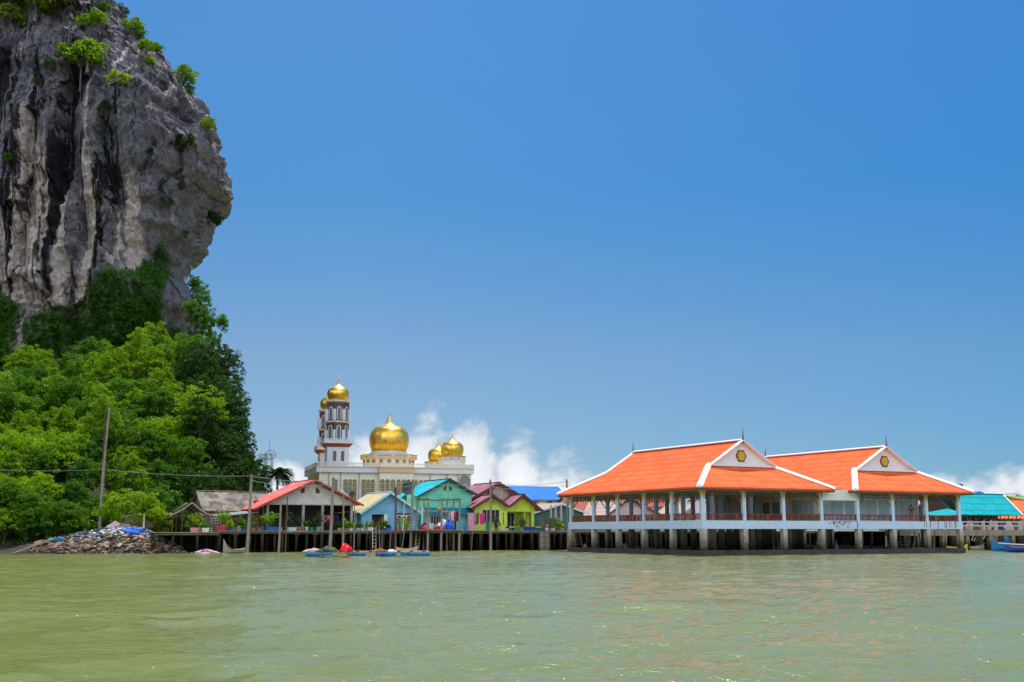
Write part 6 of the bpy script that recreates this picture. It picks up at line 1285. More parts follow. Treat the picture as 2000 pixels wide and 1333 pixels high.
def mast():
    Y_ = 158; x, z = PY(525.5, 905, Y_); zt = PY(525, 872, Y_)[1]; t = link(bpy.data.objects.new('antenna_mast', None)); t.location = (x, Y_, 0); t['org'] = (0,0,0); tag(t, 'lattice antenna mast with dish behind the palm', 'mast'); w = .42; m = pm('galvanised grey', (.30,.31,.33), .5, .1)
    b = MB(); C4 = [(-w,-w),(w,-w),(w,w),(-w,w)]
    for c in C4: b.bar((*c, 0), (*c, zt-1), .07)
    zz = 4; k = 0
    while zz < zt-1.1:
        for i in range(4): p, q = C4[i], C4[(i+1)%4]; b.bar((*p, zz), (*q, min(zt-1, zz+.9)), .035); b.bar((*p, zz), (*q, zz), .035)
        zz += .9
    b.bar((0,0,zt-1.2), (0,0,zt+.9), .05); part('lattice', b, m, t)
    b = MB(); n = 16; rr = .65; b.path([(rr*math.cos(a)+.35, -.6, zt-1.2+rr*math.sin(a)) for a in [2*math.pi*i/n for i in range(n+1)]], .05, 5)
    for i in range(6): a = math.pi*i/6; b.bar((rr*math.cos(a)+.35, -.6, zt-1.2+rr*math.sin(a)), (-rr*math.cos(a)+.35, -.6, zt-1.2-rr*math.sin(a)), .025)
    part('grid_dish', b, m, t)
    for dx, z2 in ((-.55, zt-1.3), (.6, zt-2.4), (-.5, zt-2.3)): b = MB(); b.box(dx-.09, dx+.09, -.5, -.4, z2-.5, z2+.4); part('panel_antenna', b, FR_W, t)
mast()
# ------------------------------------------------------------------ rubble bank with litter
def mound_h(x, y):
    px = 1000+F_*x/y; shore = np.interp(px, [0, 60, 200, 358, 400], [112.5, 112.0, 114.3, 117.0, 118.5]); top = np.interp(px, [20, 60, 120, 200, 245, 290, 330, 368, 380], [.5, .9, 1.6, 2.3, 2.9, 2.4, 1.5, .4, -.5])
    d = (y-shore)/np.interp(px, [0, 200, 360], [6.5, 5.0, 4.0]); return np.where(d < 0, d*2.0, top*(1-(1-np.clip(d, 0, 1))**1.7))
def rubble():
    rnd = random.Random(2); rng = np.random.RandomState(2)
    x = np.linspace(-56, -30.5, 130); y = np.linspace(110.5, 124, 70); gx, gy = np.meshgrid(x, y, indexing='xy'); z = mound_h(gx, gy)+.12*fbm(gx*1.5, gy*1.5, 0, 3, 5); back = np.clip((gy-120)/4, 0, 1); z = z*(1-back*.9)
    v = np.stack([gx, gy, z], -1).reshape(-1, 3); idx = np.arange(gx.size).reshape(gx.shape); f = np.stack([idx[:-1, :-1], idx[:-1, 1:], idx[1:, 1:], idx[1:, :-1]], -1).reshape(-1, 4)
    o = link(bpy.data.objects.new('rubble_bank', npmesh('rubble_bank', v, f, pm('rubble earth', (.05,.038,.027), .95, .4, 2.5, bump=.1, dirt=(.12,.095,.07), dirt_amt=.6)))); tag(o, 'bank of earth and broken stone at the water edge', 'bank', kind='structure')
    mats = [pm('tan stone', (.26,.17,.10), .9, .35, 2), pm('brown stone', (.13,.085,.052), .9, .35, 2), pm('grey stone', (.17,.145,.125), .9, .35, 2), pm('dark wet stone', (.045,.035,.028), .8, .35, 2), pm('pale stone', (.38,.30,.22), .9, .2, 2)]
    names = ['tan', 'brown', 'grey', 'dark wet', 'pale']; protos = [(i, rock_mesh('rock', 20+i*7+j, 2, .3, mats[i])) for i in range(5) for j in range(3)]; n = 0
    for k in range(290):
        px = rnd.uniform(58, 362); Y_ = np.interp(px, [0, 200, 360], [112.2, 114.6, 117.4])+abs(rnd.gauss(0, 1.5))-.25; xx = (px-1000)/F_*Y_*.985; zz = float(mound_h(np.array(xx), np.array(Y_)))
        low = zz < .55; i = rnd.choice([3, 3, 3, 1, 1, 0] if low else [0, 1, 1, 2, 4, 0, 3]); me = rnd.choice([p for p in protos if p[0] == i])[1]; o = link(bpy.data.objects.new('rock', me)); s = rnd.uniform(.15, .37)*(1.0 if px < 300 else .65); o.scale = (s*rnd.uniform(.9, 1.7), s, s*rnd.uniform(.55, .9)); o.location = (xx, Y_, max(zz, -.05)+s*.15); o.rotation_euler = (rnd.uniform(-.4,.4), rnd.uniform(-.4,.4), rnd.uniform(0, 6))
        tag(o, ('large ' if s > .32 else 'small ' if s < .22 else '')+names[i]+' stone '+('at the water line ' if low else 'up on the bank ')+('at its left end' if px < 110 else 'left of the leaning pole' if px < 190 else 'below the litter' if px < 250 else 'below the blue tarpaulin' if px < 290 else 'towards the jetty'), 'rock', 'stones heaped along the shore bank')
    # small stuff: stone chips and litter
    vs = []; fs = []; cols = []
    def bits(n, pxr, dy, size, mat, name, lab, kind='litter'):
        b = MB()
        for k in range(n):
            px = rnd.gauss((pxr[0]+pxr[1])/2, (pxr[1]-pxr[0])/4.2); Y_ = np.interp(px, [0, 200, 360], [112.5, 115.0, 117.6])+rnd.uniform(*dy); xx = (px-1000)/F_*Y_*.985; zz = float(mound_h(np.array(xx), np.array(Y_))); s = size*rnd.uniform(.5, 1.4); a = rnd.uniform(0, 3.1)
            c = Vector((xx, Y_, zz+.06)); q = [Vector((math.cos(a+t)*s*rnd.uniform(.5, 1.1), math.sin(a+t)*s*rnd.uniform(.5, 1.1), rnd.uniform(-.35, .5)*s)) for t in (0, 1.3, 2.5, 3.9, 5.1)]
            b.add([c+e for e in q]+[c+Vector((0, 0, s*.45))], [(i, (i+1) % 5, 5) for i in range(5)]+[(4,3,2,1,0)])
        o = solo(name, b, mat, lab, kind, uv=False, kind='stuff')
    bits(420, (100, 345), (.2, 3.4), .15, mats[4], 'stone_chips', 'pale broken stone chips strewn over the bank', 'stones'); bits(300, (250, 372), (-.2, 1.6), .13, mats[0], 'stone_chips', 'tan stone chips at the right toe of the bank', 'stones')
    bits(420, (180, 310), (1.6, 4.6), .20, pm('white litter', (.66,.64,.62), .8, .1), 'white_litter', 'white plastic litter on top of the bank', 'litter'); bits(110, (120, 330), (1.8, 4.4), .20, CP['blue'], 'blue_litter', 'blue plastic litter over the bank top'); bits(45, (190, 320), (2.2, 4.4), .15, pm('pink litter', (.62,.25,.28), .8), 'pink_litter', 'pink plastic litter over the bank top')
    bits(260, (110, 370), (2.0, 5), .22, pm('grey junk', (.13,.13,.14), .8, .3), 'dark_junk', 'dark grey junk and netting over the bank top')
    def tl(name, lab, px, Y_, rx, ry, rz, m, seed):
        xx = (px-1000)/F_*Y_*.985; zz = float(mound_h(np.array(xx), np.array(Y_))); b = MB(); q = lump(name, lab, 'tarpaulin', 0, 0, 0, rx, ry, rz, m, seed); q.location = (xx, Y_, zz-.1)
    tl('tarpaulin', 'crumpled blue tarpaulin right of centre on the rubble bank', 258, 118.2, 1.25, .6, .5, BLC, 31); tl('tarpaulin', 'small blue sheet on the right slope of the bank', 247, 118.2, .8, .5, .4, pm('mid blue sheet', (.06,.20,.50), .7), 32); tl('tarpaulin', 'dull teal blue sheet at the left of the rubble bank', 116, 116.4, 1.0, .5, .38, pm('teal sheet', (.02,.14,.26), .8), 33)
    tl('plastic_sack', 'white and pink sack on top of the rubble bank', 224, 118.8, .7, .4, .65, pm('pinkish sack', (.70,.50,.52), .8), 34); tl('plastic_tub', 'turquoise tub lid by the foot of the leaning pole', 198, 117.2, .5, .4, .3, pm('turquoise sheet', (.05,.36,.48), .6), 35); tl('junk_heap', 'brown heap of dry branches at the top right of the bank', 262, 121.2, 1.6, .7, 1.35, pm('dry brush', (.16,.12,.08), .95, .4, 6), 36)
    b = MB(); p0 = Vector(((45-1000)/F_*112.4, 112.2, .1)); p1 = Vector(((118-1000)/F_*114.5, 114.3, 1.45)); b.tube(p0, p1, .07, .05, 6); solo('bamboo_pole', b, pm('pale bamboo', (.34,.27,.19)), 'long bamboo pole sloping down the left of the bank to the water', 'pole', tuple(p0), uv=False)
    b = MB(); p0 = Vector(((290-1000)/F_*117, 117.4, 1.9)); p1 = Vector(((308-1000)/F_*118, 118.2, 1.6)); 
    x = (281-1000)/F_*119; b = MB(); b.tube((x, 120.5, 1.5), (x, 120.5, 4.0), .09, n=8); solo('white_post', b, FR_W, 'short white post standing behind the bank top', 'post', (x, 120.5, 1.5), uv=False)
rubble()
plant_tree('t4', ((262-1000)/F_*121.5, 121.5, .6), .8, .3, 'bank_tree', 'low spreading green tree right behind the top of the rubble bank', 'tree', squash=.95)
for i, (px, Y_, k, s) in enumerate([(20,118,'t0',.62),(62,119,'t2',.6),(100,119.5,'t1',.6),(150,121,'t3',.5),(190,124,'t5',.5),(315,124,'t3',.52),(345,126,'d0',.5),(228,124.5,'t1',.5),(375,129,'d1',.52),(-30,118,'t2',.62),(-80,117.5,'t0',.62)]):
    plant_tree(k, ((px-1000)/F_*Y_, Y_, -.6), s, i*1.7, 'shore_bush', 'low leafy bush, '+['first','second','third','fourth','fifth','eighth','ninth','sixth','tenth','outermost','farthest out'][i]+' from the left along the shore behind the bank', 'bush', 'bushes along the shore', 1.0)
# ------------------------------------------------------------------ floats, boats
FB = pm('blue float plastic', (.01,.17,.46), .45, .15, dirt=(.10,.20,.30), dirt_amt=.4)
def barrel(px, lab, L=1.1, r=.27, dv=0):
    d = ray(px, 1083.5); k = (.12-EYE)/d[2]; X_, Y_ = d[0]*k, d[1]*k+dv; b = MB(); prof = [(0, -L/2), (r*.85, -L/2), (r, -L/2+.05), (r, -L*.18), (r*1.05, -L*.16), (r, -L*.14), (r, L*.14), (r*1.05, L*.16), (r, L*.18), (r, L/2-.05), (r*.85, L/2), (0, L/2)]
    n = 16; vs = [(z, rr*math.cos(2*math.pi*i/n), rr*math.sin(2*math.pi*i/n)) for rr, z in prof for i in range(n)]; b.add(vs, [(j*n+i, j*n+(i+1)%n, (j+1)*n+(i+1)%n, (j+1)*n+i) for j in range(len(prof)-1) for i in range(n)])
    o = solo('float_barrel', b, FB, lab, 'float'); o.location = (X_, Y_, .14); o['group'] = 'blue barrels floating the rafts'; o.rotation_euler = (0, 0, .42); return X_, Y_
BX = [barrel(px, 'blue barrel float, '+o_+' from the left under the raft boards', L) for px, o_, L in ((611, 'first', 1.2), (638, 'second', 1.0), (688, 'third', .8), (701, 'fourth', 1.1), (744, 'fifth', .9), (760, 'sixth', 1.3), (793, 'seventh', .9), (818, 'eighth', 2.0))]
def raft(pa, pb, lab, seed):
    rnd = random.Random(seed); (x0, y0), (x1, y1) = [(lambda d: (d[0]*(.35-EYE)/d[2], d[1]*(.35-EYE)/d[2]))(ray(p, 1079.5)) for p in (pa, pb)]; t = thing('raft', lab, 'raft', (x0, y0, .4), rot=math.atan2(y1-y0, x1-x0), uv=False); t['org'] = (0,0,0); L = math.hypot(x1-x0, y1-y0)
    for k in range(5): b = MB(); y = -.1+k*.33; b.path([(rnd.uniform(-.4,.1), y, .02), (L*.5, y+rnd.uniform(-.06,.06), rnd.uniform(-.03,.07)), (L+rnd.uniform(-.3,.3), y+rnd.uniform(-.1,.1), .02)], rnd.uniform(.05,.08), 6); part('bamboo', b, pm('raft brown', (.20,.12,.085), .85, .35, 4) if k % 2 else pm('raft pale', (.42,.33,.23), .85, .3, 4), t)
    for k in range(int(L/1.1)+1): b = MB(); x = .2+k*1.1; b.box(x-.12, x+.12, -.3, 1.5, .09, .13); part('cross_board', b, WOOD if k % 2 else pm('raft brown', (.20,.12,.085)), t)
    return t, (x0, y0), (x1, y1)
raft(602, 668, 'left raft of brown poles and boards on blue barrels', 1); raft(670, 748, 'middle raft carrying the red float before the light blue house', 2); raft(750, 836, 'right raft with the small boat behind it', 3)
def wpt(px, py, z): d = ray(px, py); k = (z-EYE)/d[2]; return d[0]*k, d[1]*k
X_, Y_ = wpt(674, 1078, .45); lump('red_float', 'round glossy red float bag on the middle raft', 'float', 0, 0, 0, .50, .4, .62, pm('glossy red', (.72,.012,.012), .3, .1), 51).location = (X_, Y_, .42); X2, Y2 = wpt(679.5, 1077.5, .45); lump('red_float', 'second red float bag overlapping the round one on its right', 'float', 0, 0, 0, .42, .35, .52, pm('glossy red', (.72,.012,.012), .3, .1), 52).location = (X2, Y2, .42)
for px, lab, m, s, sd in ((612, 'pale driftwood heap at the left end of the left raft', pm('driftwood', (.50,.42,.28), .9, .25, 5), (.9, .4, .3), 61), (639, 'greenish fishing net heap on the left raft', pm('net green', (.07,.10,.06), .95, .4, 8), (.8, .4, .45), 62), (741, 'rusty orange cloth heap on the middle raft', pm('rust cloth', (.34,.11,.05), .9, .3), (.8, .4, .25), 63), (764, 'white buoys heaped near the right raft end', WT, (.35, .3, .2), 64)):
    X_, Y_ = wpt(px, 1078, .45); lump('net_heap', lab, 'heap', 0, 0, 0, *s, m, sd).location = (X_, Y_+.3, .42)
def boat(name, lab, x, y, rz, L, Wd, H, hull, deckm, prow=.8, stripe=None, z=0, sc=1):
    t = thing(name, lab, 'boat', (x, y, z), rot=rz, uv=False); t['org'] = (0,0,0); n = 15; rows = []
    for i in range(n):
        s = i/(n-1)*2-1; w = Wd/2*max(.03, (1-abs(s)**2.6)); zz = H*(1+.35*s*s)+(prow*max(0, s)**4); rows.append((s*L/2, w, zz))
    b = MB(); vs = []
    for x_, w, zz in rows: vs += [(x_, -w, zz), (x_, -w*.8, zz*.35), (x_, 0, -.12), (x_, w*.8, zz*.35), (x_, w, zz)]
    inn = [(x_*.97, y_*.86, max(z_, .05)) for x_, y_, z_ in vs]; m = len(vs); fs = []
    for i in range(n-1):
        for k in range(4): a = i*5+k; fs.append((a, a+1, a+6, a+5)); fs.append((m+a+5, m+a+6, m+a+1, m+a))
        for k in (0, 4): a = i*5+k; fs.append((a, a+5, m+a+5, m+a))
    b.add(vs+inn, fs); part('hull', b, hull, t)
    for sx in (-.5, 0, .45): b = MB(); b.box(sx*L/2-.12, sx*L/2+.12, -Wd*.36, Wd*.36, H*.72, H*.78); part('thwart', b, deckm, t)
    if stripe:
        for sg in (-1, 1): b = MB(); b.path([(x_, sg*(w+.015), zz*.86) for x_, w, zz in rows[1:-1]], .05, 5); part('rubbing_strake', b, stripe, t)
    return t
X_, Y_ = wpt(789, 1073, .5); Y_ += 3; boat('dinghy', 'small pale wooden boat pulled up behind the right raft', X_*1.0, Y_, .3, 2.2, .8, .42, pm('pale hull', (.56,.42,.30), .8, .2), WOOD, .1, z=.1)
X_, Y_ = wpt(417, 1077, .3); boat('longtail_boat', 'white prowed longtail boat moored under the jetty', X_+.9, Y_+4.5, -1.9, 4.0, .8, .4, pm('white hull', (.40,.38,.36), .6, .1), WOOD, .9, pm('orange ribbon', (.62,.20,.05), .7))
X_, Y_ = wpt(400, 1080, .1); lump('plastic_sack', 'white sack of floats lying at the water under the jetty', 'sack', 0, 0, 0, 1.1, .6, .42, pm('sack white', (.42,.40,.38), .85, .15, 5), 71).location = (X_, Y_+.6, -.05)
X_, Y_ = wpt(396, 1079, .3); lump('red_cloth', 'small dark pink cloth on the white sack under the jetty', 'cloth', 0, 0, 0, .4, .25, .2, MG_, 72).location = (X_, Y_+.7, .32)
# ------------------------------------------------------------------ beneath and behind the pavilions
def under(px0, y0, px1, y1, v, r, m, lab, name='timber_prop', cat='prop'): pole(px0, y0, px1, y1, v, r, lab, m, name, cat, 0)
PALEW = pm('pale prop wood', (.46,.37,.26), .85, .2)
ladder(1762.5, 1037, 1764.5, 1067, 3.5, 3.9, .8, PALEW, 'pale wooden ladder hanging under the right pavilion', 5); ladder(1660, 1042, 1651, 1066, 6.0, 7.4, .9, pm('dim ladder wood', (.22,.17,.12)), 'leaning ladder under the link bay of the pavilions', 5); ladder(1126, 1038, 1131, 1066, 20, 21, .8, pm('dark ladder wood', (.12,.09,.07)), 'dark ladder under the far left bay of the pavilion', 6)
under(1787, 1037, 1784, 1068, 2.5, .06, PALEW, 'slanting pale pole right of the pale ladder'); under(1826, 1037, 1824, 1069, 2.5, .06, PALEW, 'pale pole under the last bay of the right pavilion'); under(1774, 1038, 1773, 1067, 4, .07, PALEW, 'short pale prop beside the pale ladder'); under(1507, 1037, 1511, 1067, 5, .08, pm('reddish prop', (.36,.17,.12)), 'reddish slanting prop under the left pavilion middle'); under(1517, 1038, 1520, 1066, 6, .07, PALEW, 'pale prop right of the reddish one'); under(1729, 1038, 1735, 1068, 5, .06, PALEW, 'leaning pole between right pavilion pillars'); under(1703, 1038, 1702, 1068, 6, .12, PILLAR, 'slim concrete pile behind the first bay of the right pavilion'); under(1848, 1042, 1846, 1070, 4, .14, PILLAR, 'short concrete pile under the last right bay'); under(1795, 1040, 1799, 1068, 6, .13, PILLAR, 'short concrete pile behind the slanting pale pole')
for i, (px, v, w, h, m) in enumerate([(1142, 23, .55, .45, pm('dull orange', (.45,.2,.12))), (1219, 21, 1.0, .5, pm('pale sack', (.5,.5,.48))), (1242, 20, .5, .35, pm('pale sack', (.5,.5,.48))), (1224, 22, .4, .7, CP['green']), (1630, 5, .25, .9, CP['pale']), (1788, 4, 1.5, .22, pm('faded red plank', (.42,.12,.09)))]):
    lump('stored_goods', ['dull orange buoy', 'pale heaped sacks', 'small pale sack', 'green jerrycan', 'pale bottle shaped float', 'faded red plank pile'][i]+' on the ledge below the pavilions', 'goods', PU(px, v), v, .3, w/2, .25, h, m, 80+i)
for px, v, s, c in ((1594, 3.5, .0, 0),):
    X_ = PU(px, v); t = thing('prow', 'boat prow wrapped in pink ribbon under the left pavilion', 'boat prow', (X_, v, .3)); b = MB(); b.path([(X_-.3, v, .3), (X_, v, .9), (X_+.2, v, 1.5), (X_-.25, v, 2.2)], [.32, .24, .12, .05], 8); part('prow_timber', b, pm('prow brown', (.36,.16,.09)), t)
    b = MB(); b.path([(X_+.05, v-.05, 1.1), (X_+.25, v-.05, 1.55), (X_-.05, v-.03, 1.75)], [.24, .22, .12], 8); part('ribbon', b, PK, t)
b = MB(); b.box(PU(1264, 20), PU(1278, 20), 20, 20.1, 1.6, 2.41); solo('hanging_board', b, pm('pale board', (.45,.56,.62)), 'pale blue board hung below the left pavilion floor', 'board', (PU(1264, 20), 20, 1.6))
def chap(px, py, v, label, shirt, trouser):
    u, _ = P(px, 1000, v); o = thing('person', label, 'person', (u, v, FZ)); sk = pm('skin', (.30,.17,.11), .6, .05); s = 1.0
    J = dict(pel=(0,0,.93), wa=(0,0,1.08), ch=(0,.01,1.32), nk=(0,.0,1.47), hd=(0,-.02,1.55), tp=(0,-.01,1.72), lh=(.09,0,.90), lk=(.11,-.02,.50), la=(.11,.02,.09), lt=(.12,-.17,.04), rh=(-.09,0,.90), rk=(-.10,-.03,.50), ra=(-.11,.01,.09), rt=(-.13,-.17,.04), ls=(.19,0,1.42), le=(.26,.04,1.16), lw=(.20,-.16,1.02), lf=(.17,-.23,.99), rs=(-.19,0,1.42), re=(-.27,.03,1.15), rw=(-.22,-.15,.98), rf=(-.20,-.22,.94))
    E = [('pel','wa'),('wa','ch'),('ch','nk'),('nk','hd'),('hd','tp'),('pel','lh'),('lh','lk'),('lk','la'),('la','lt'),('pel','rh'),('rh','rk'),('rk','ra'),('ra','rt'),('ch','ls'),('ls','le'),('le','lw'),('lw','lf'),('ch','rs'),('rs','re'),('re','rw'),('rw','rf')]
    Rr = dict(pel=.13, wa=.12, ch=.15, nk=.055, hd=.085, tp=.075, lh=.09, lk=.058, la=.04, lt=.032, ls=.065, le=.042, lw=.03, lf=.028)
    def skin(name, keys, m, grow):
        ks = list(keys); me = bpy.data.meshes.new(name); me.from_pydata([J[k] for k in ks], [(ks.index(a), ks.index(b_)) for a, b_ in E if a in ks and b_ in ks], []); me.materials.append(m); q = link(bpy.data.objects.new(name, me)); q.parent = o; md = q.modifiers.new('skin', 'SKIN')
        for i, k in enumerate(ks): r = Rr.get(k, Rr.get('l'+k[1:], .05))+grow; me.skin_vertices[0].data[i].radius = (r, r*.85)
        me.skin_vertices[0].data[0].use_root = True; sm = q.modifiers.new('sub', 'SUBSURF'); sm.levels = sm.render_levels = 2; q['org'] = o['org']; return q
    skin('body', J, sk, 0); skin('shirt', ['ch', 'wa', 'pel', 'ls', 'rs', 'le', 're'], shirt, .022); skin('trousers', ['pel', 'lh', 'rh', 'lk', 'rk', 'la', 'ra'], trouser, .02)
    b = MB(); b.lathe([(.0, .11), (.06, .10), (.092, .05), (.10, 0), (.095, -.06), (.07, -.09)], (0, .015, 1.66), 14); me = b.mesh('hair', smooth=True); me.materials.append(pm('black hair', (.012,.010,.009), .7)); q = link(bpy.data.objects.new('hair', me)); q.parent = o
    o.rotation_euler = (0, 0, TH+2.6)
chap(1780, 1018, .75, 'person in a dark red shirt standing at the rail of the right pavilion', pm('dark red shirt', (.20,.02,.03), .9), pm('brown pink trousers', (.26,.12,.11), .9))
# ------------------------------------------------------------------ walkway and buildings at the right edge
def walkway():
    v0 = 9.6; z = 2.30; r = thing('concrete_walkway', 'raised concrete walkway with white rails running out of frame on the right', 'walkway', (50, v0, 0)); CONCR = pm('stained concrete', (.30,.26,.20), .85, .2, 1, dirt=(.08,.065,.05), dirt_amt=.65, streak=True)
    # runs along u behind the right pavilion
    u0, u1 = 34.5, 78; b = MB(); b.box(u0, u1, v0+.02, v0+2.2, z-.5, z); b.box(u0, u1, v0-.1, v0+.01, z-.62, z+.05); part('deck_beam', b, CONCR, r)
    RW_ = pm('rail white', (.55,.54,.52), .7, .15, dirt=(.2,.18,.16), dirt_amt=.5)
    for k in range(20):
        u = u0+1.0+k*2.15
        for v in (v0+.05, v0+2.1): b = MB(); b.box(u-.09, u+.09, v-.09, v+.09, z+.051, z+1.12); part('rail_post', b, RW_, r)
    for v in (v0+.05, v0+2.1):
        for zz in (1.0, .55): b = MB(); b.box(u0, u1, v-.045, v+.045, z+zz-.06, z+zz+.06); part('rail', b, RW_, r)
    for k in range(10):
        u = u0+1.6+k*4.4; u = PU(1888, v0)+(k-3)*((PU(1977, v0)-PU(1888, v0))/2)
        if u0 < u < u1:
            for v in (v0+.3, v0+1.9): b = MB(); b.box(u-.27, u+.27, v-.25, v+.25, -1.5, z-.63); part('pillar', b, PILLAR, r)
walkway()
TEALR = corr('teal blue roof sheets', (.0,.32,.36), 'X', .42, rust=(.01,.42,.46), rust_amt=.5, depth=.07, rows=.9); 
def hip_shed(name, lab, ridge, eave, vr, ve, ze2, m, wall, trim, posts=8):
    (a0, za), (a1, _) = [P(*q, vr) for q in ridge]; (b0, zb), (b1, _) = [P(*q, ve) for q in eave]; r = thing(name, lab, 'house', ((b0+b1)/2, vr, DZ)); vb = 2*vr-ve; t = .09
    b = MB(); b.slab([(b0, ve, zb), (b1, ve, zb), (a1, vr, za), (a0, vr, za)], t); part('roof', b, m, r); b = MB(); b.slab([(b0, vb, zb), (b1, vb, zb), (a1, vr, za), (a0, vr, za)], t); part('roof', b, m, r)
    b = MB(); b.slab([(b1, ve, zb), (b1, vb, zb), (a1, vr, za)], t); part('roof', b, m, r); b = MB(); b.bar((b1, ve, zb+.04), (a1, vr, za+.04), .16, .1); part('hip_cap', b, trim, r); b = MB(); b.cap((a0, vr, za-.06), (a1, vr, za-.06), .2, .03, (0,1,0)); part('ridge_cap', b, m, r)
    for k in range(posts):
        u = b0+.6+(b1-b0-1.2)*k/(posts-1); b = MB(); b.tube((u, ve+.5, DZ), (u, ve+.5, zb-.05), .07, n=6); part('post', b, WOOD, r); b = MB(); b.bar((u, ve+.5, zb-.9), (u+.6, ve+.1, zb-.1), .05); part('brace', b, WOOD, r)
    b = MB(); b.box(b0+.5, b1-.5, vr-1, vr-.9, DZ-.3, zb); part('back_wall', b, wall, r); b = MB(); b.prism([(ve+.4, zb), (vb-.4, zb), (vr, za-.1)], 'x', b0+.3, b0+.4); part('gable_end', b, pm('dark thatch', (.07,.055,.045)), r); return r
deck('stilt_deck', 'village deck on piles beyond the walkway at the right edge', 46.02, 82, 14, 34, DZ, 9, rows=(0, 3, 6), sp=2.4, shade_dv=9)
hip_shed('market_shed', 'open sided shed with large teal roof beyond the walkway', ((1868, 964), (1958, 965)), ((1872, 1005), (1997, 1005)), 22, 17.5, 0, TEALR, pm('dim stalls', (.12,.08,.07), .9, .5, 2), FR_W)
b = MB(); (ua, za), (ub, zb) = P(1816, 1007, 13), P(1876, 1002, 13); b.slab([(ua, 12, za-.1), (ub, 12, zb-.15), (ub, 15, zb+.55), (ua+1, 15, za+.3)], .08)
r_ = thing('market_canopy', 'low teal canopy seen through the last bay of the right pavilion', 'canopy', (ua, 13, DZ)); part('roof', b, TEALR, r_)
for x in (ua+.5, ub-.5): b = MB(); b.tube((x, 12.6, DZ), (x, 12.6, za-.1), .06, n=6); part('post', b, FR_W, r_)
long_house('house', 'orange roofed house behind the teal shed at the right edge', P(1960,1000,30)[0], P(2080,1000,30)[0], 30, 33, 36, P(1990,1003,30)[1], P(1990,976,33)[1], ORR, pm('red wall', (.30,.10,.07)))
long_house('house', 'second lower orange roofed house at the right frame edge', P(1950,1000,24)[0], P(2060,1000,24)[0], 25, 27, 29, P(1970,1013,25)[1], P(1970,1000,27)[1], ORR, pm('dim stalls', (.12,.08,.07)))
long_house('house', 'green walled house showing above the orange roofs', P(1978,1000,42)[0], P(2090,1000,42)[0], 40, 43, 46, P(1990,975,40)[1], P(1990,970,43)[1], corr('lime roof', (.24,.40,.10), 'X', .34), pm('lime render', (.30,.45,.12), .8))
gable_house('house', 'small white gabled house highest at the right frame edge', (1986, 964), (1976, 972), (2012, 974), 50, 7, GREYRY, pm('white wall', (.62,.6,.58)), FR_W)
def tank(px, py0, py1, v, r, lab):
    u, z0 = P(px, py1, v); _, z1 = P(px, py0, v); t = thing('water_tank', lab, 'water tank', (u, v, z0)); b = MB(); h = z1-z0; b.lathe([(r*.95, 0), (r, .08), (r, h*.8), (r*.6, h*.96), (r*.2, h), (.001, h)], (u, v, z0), 24); part('tank', b, pm('royal blue plastic', (.005,.05,.42), .4), t, True); b = MB()
    for k in range(4): b.lathe([(r*1.0, h*.18*(k+.7)), (r*1.04, h*.18*(k+.85)), (r*1.0, h*.18*(k+1))], (u, v, z0), 24)
    part('rib', b, pm('royal blue plastic', (.005,.05,.42)), t); b = MB()
    for dx, dy in ((-1,-1),(1,-1),(1,1),(-1,1)): b.bar((u+dx*r*.6, v+dy*r*.6, DZ), (u+dx*r*.6, v+dy*r*.6, z0-.13), .12)
    b.box(u-r, u+r, v-r, v+r, z0-.12, z0-.01); part('stand', b, WOOD, t)
tank(1874, 945, 955, 34, .55, 'small royal blue water tank peeping over the pavilion roof edge'); tank(1905, 960, 975, 30, 1.2, 'wide royal blue water tank above the teal roof'); tank(1826, 968, 985, 24, 1.0, 'royal blue tank left of the pavilion end bay'); tank(1845, 969, 984, 25, .9, 'royal blue tank in the middle of the pavilion end bay'); tank(1862, 968, 976, 25, .5, 'small blue green tank right in the pavilion end bay')
YK = pm('yellow kayak plastic', (.78,.50,.02), .4, .1)
for i, (px, py, L, m, lab) in enumerate([(1902, 1072, 3.2, YK, 'yellow kayak under the walkway, nearer of the two'), (1912, 1069, 3.0, pm('dull yellow plastic', (.55,.42,.04), .5), 'duller yellow kayak behind the nearer one'), (1948, 1071, 3.4, pm('cream plastic', (.62,.54,.40), .5), 'cream coloured kayak between the walkway pillars')]):
    X_, Y_ = wpt(px, py, .3); boat('kayak', lab, X_, Y_+5+i, .35, L, .8, .42, m, m, .15, z=0)
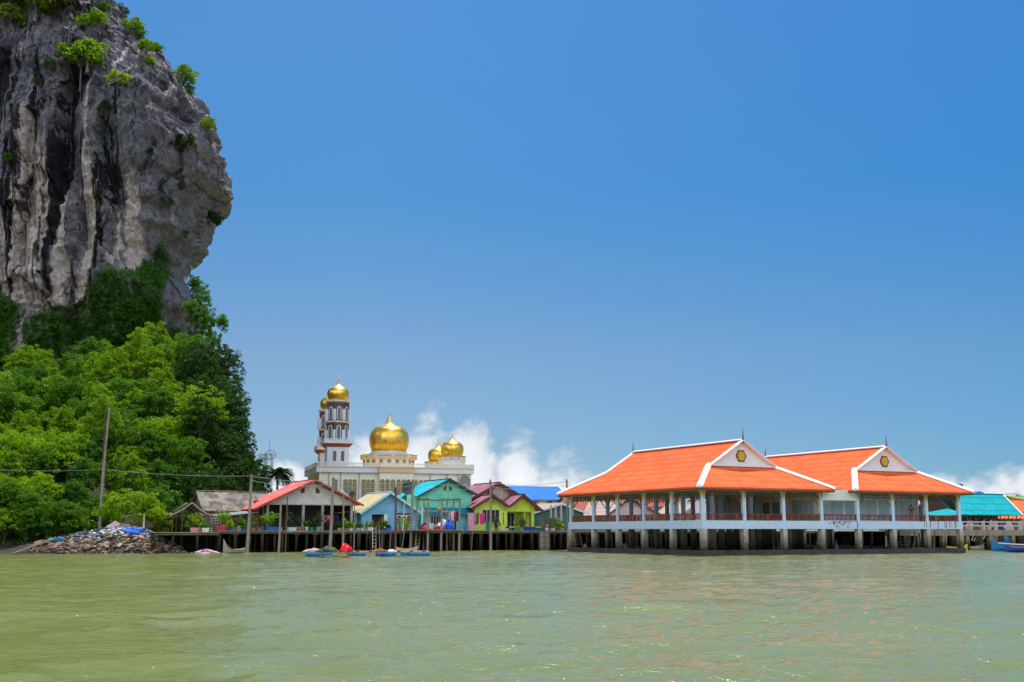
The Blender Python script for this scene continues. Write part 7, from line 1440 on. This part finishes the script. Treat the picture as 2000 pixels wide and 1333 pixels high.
X_, Y_ = wpt(1998, 1074, .4); boat('longtail_boat', 'blue and white longtail boat at the right frame edge', X_+6.2, Y_+13, .25, 9, 1.7, .85, pm('boat blue', (.02,.20,.48), .5, .1), pm('varnished boards', (.36,.17,.06)), 1.1, FR_W); boat('longtail_boat', 'darker blue longtail boat below the blue and white one', X_+5.6, Y_+10, .2, 7, 1.3, .5, pm('boat deep blue', (.01,.06,.32), .5, .1), WOOD, .3, pm('faded red plank', (.42,.12,.09)))
def sail():
    v = 12.5; u = PU(1958.5, v); z0, z1 = P(1958, 1060, v)[1], P(1958, 1041, v)[1]; b = MB(); b.lathe([(.8, 0), (.62, (z1-z0)*.3), (.36, (z1-z0)*.65), (.08, z1-z0+.3)], (u, v, z0), 12); solo('folded_awning', b, pm('azure tarpaulin', (.01,.20,.55), .7, .15), 'azure tarpaulin gathered to a point under the walkway', 'tarpaulin', (u, v, z0))
sail()
def truss(px0, px1, v, lab):
    u0, u1 = PU(px0, v), PU(px1, v); z0, z1 = P(px0, 1056, v)[1], P(px0, 1044, v)[1]; b = MB(); n = 5; b.bar((u0, v, z1), (u1, v, z0+.2), .06); b.bar((u0, v, z0), (u1, v, z0-.3), .06)
    for k in range(n): a = u0+(u1-u0)*k/n; c = u0+(u1-u0)*(k+1)/n; b.bar((a, v, z0), (c, v, z1-.3*k/n), .05)
    solo('gangway', b, FR_W, lab, 'gangway', (u0, v, z0))
truss(1894, 1920, 13, 'white lattice gangway under the walkway left part'); truss(1936, 1950, 13, 'short white lattice frame by the azure tarpaulin')
for i, px in enumerate(range(1880, 2000, 9)):
    v = 16.5+random.Random(i).uniform(0, 1.5); lump('market_goods', ['dark', 'pinkish', 'pale', 'brown'][i % 4]+' market goods heaped under the teal roof, heap %s along' % ['one','two','three','four','five','six','seven','eight','nine','ten','eleven','twelve','thirteen','fourteen'][i], 'goods', PU(px, v), v, DZ, .5, .4, random.Random(i+9).uniform(.5, 1.3), [NV, pm('dusty pink goods', (.42,.22,.22), .9), pm('pale goods', (.42,.40,.38), .9), pm('brown goods', (.14,.09,.07), .9)][i % 4], 100+i, 'goods heaped in the market shed')
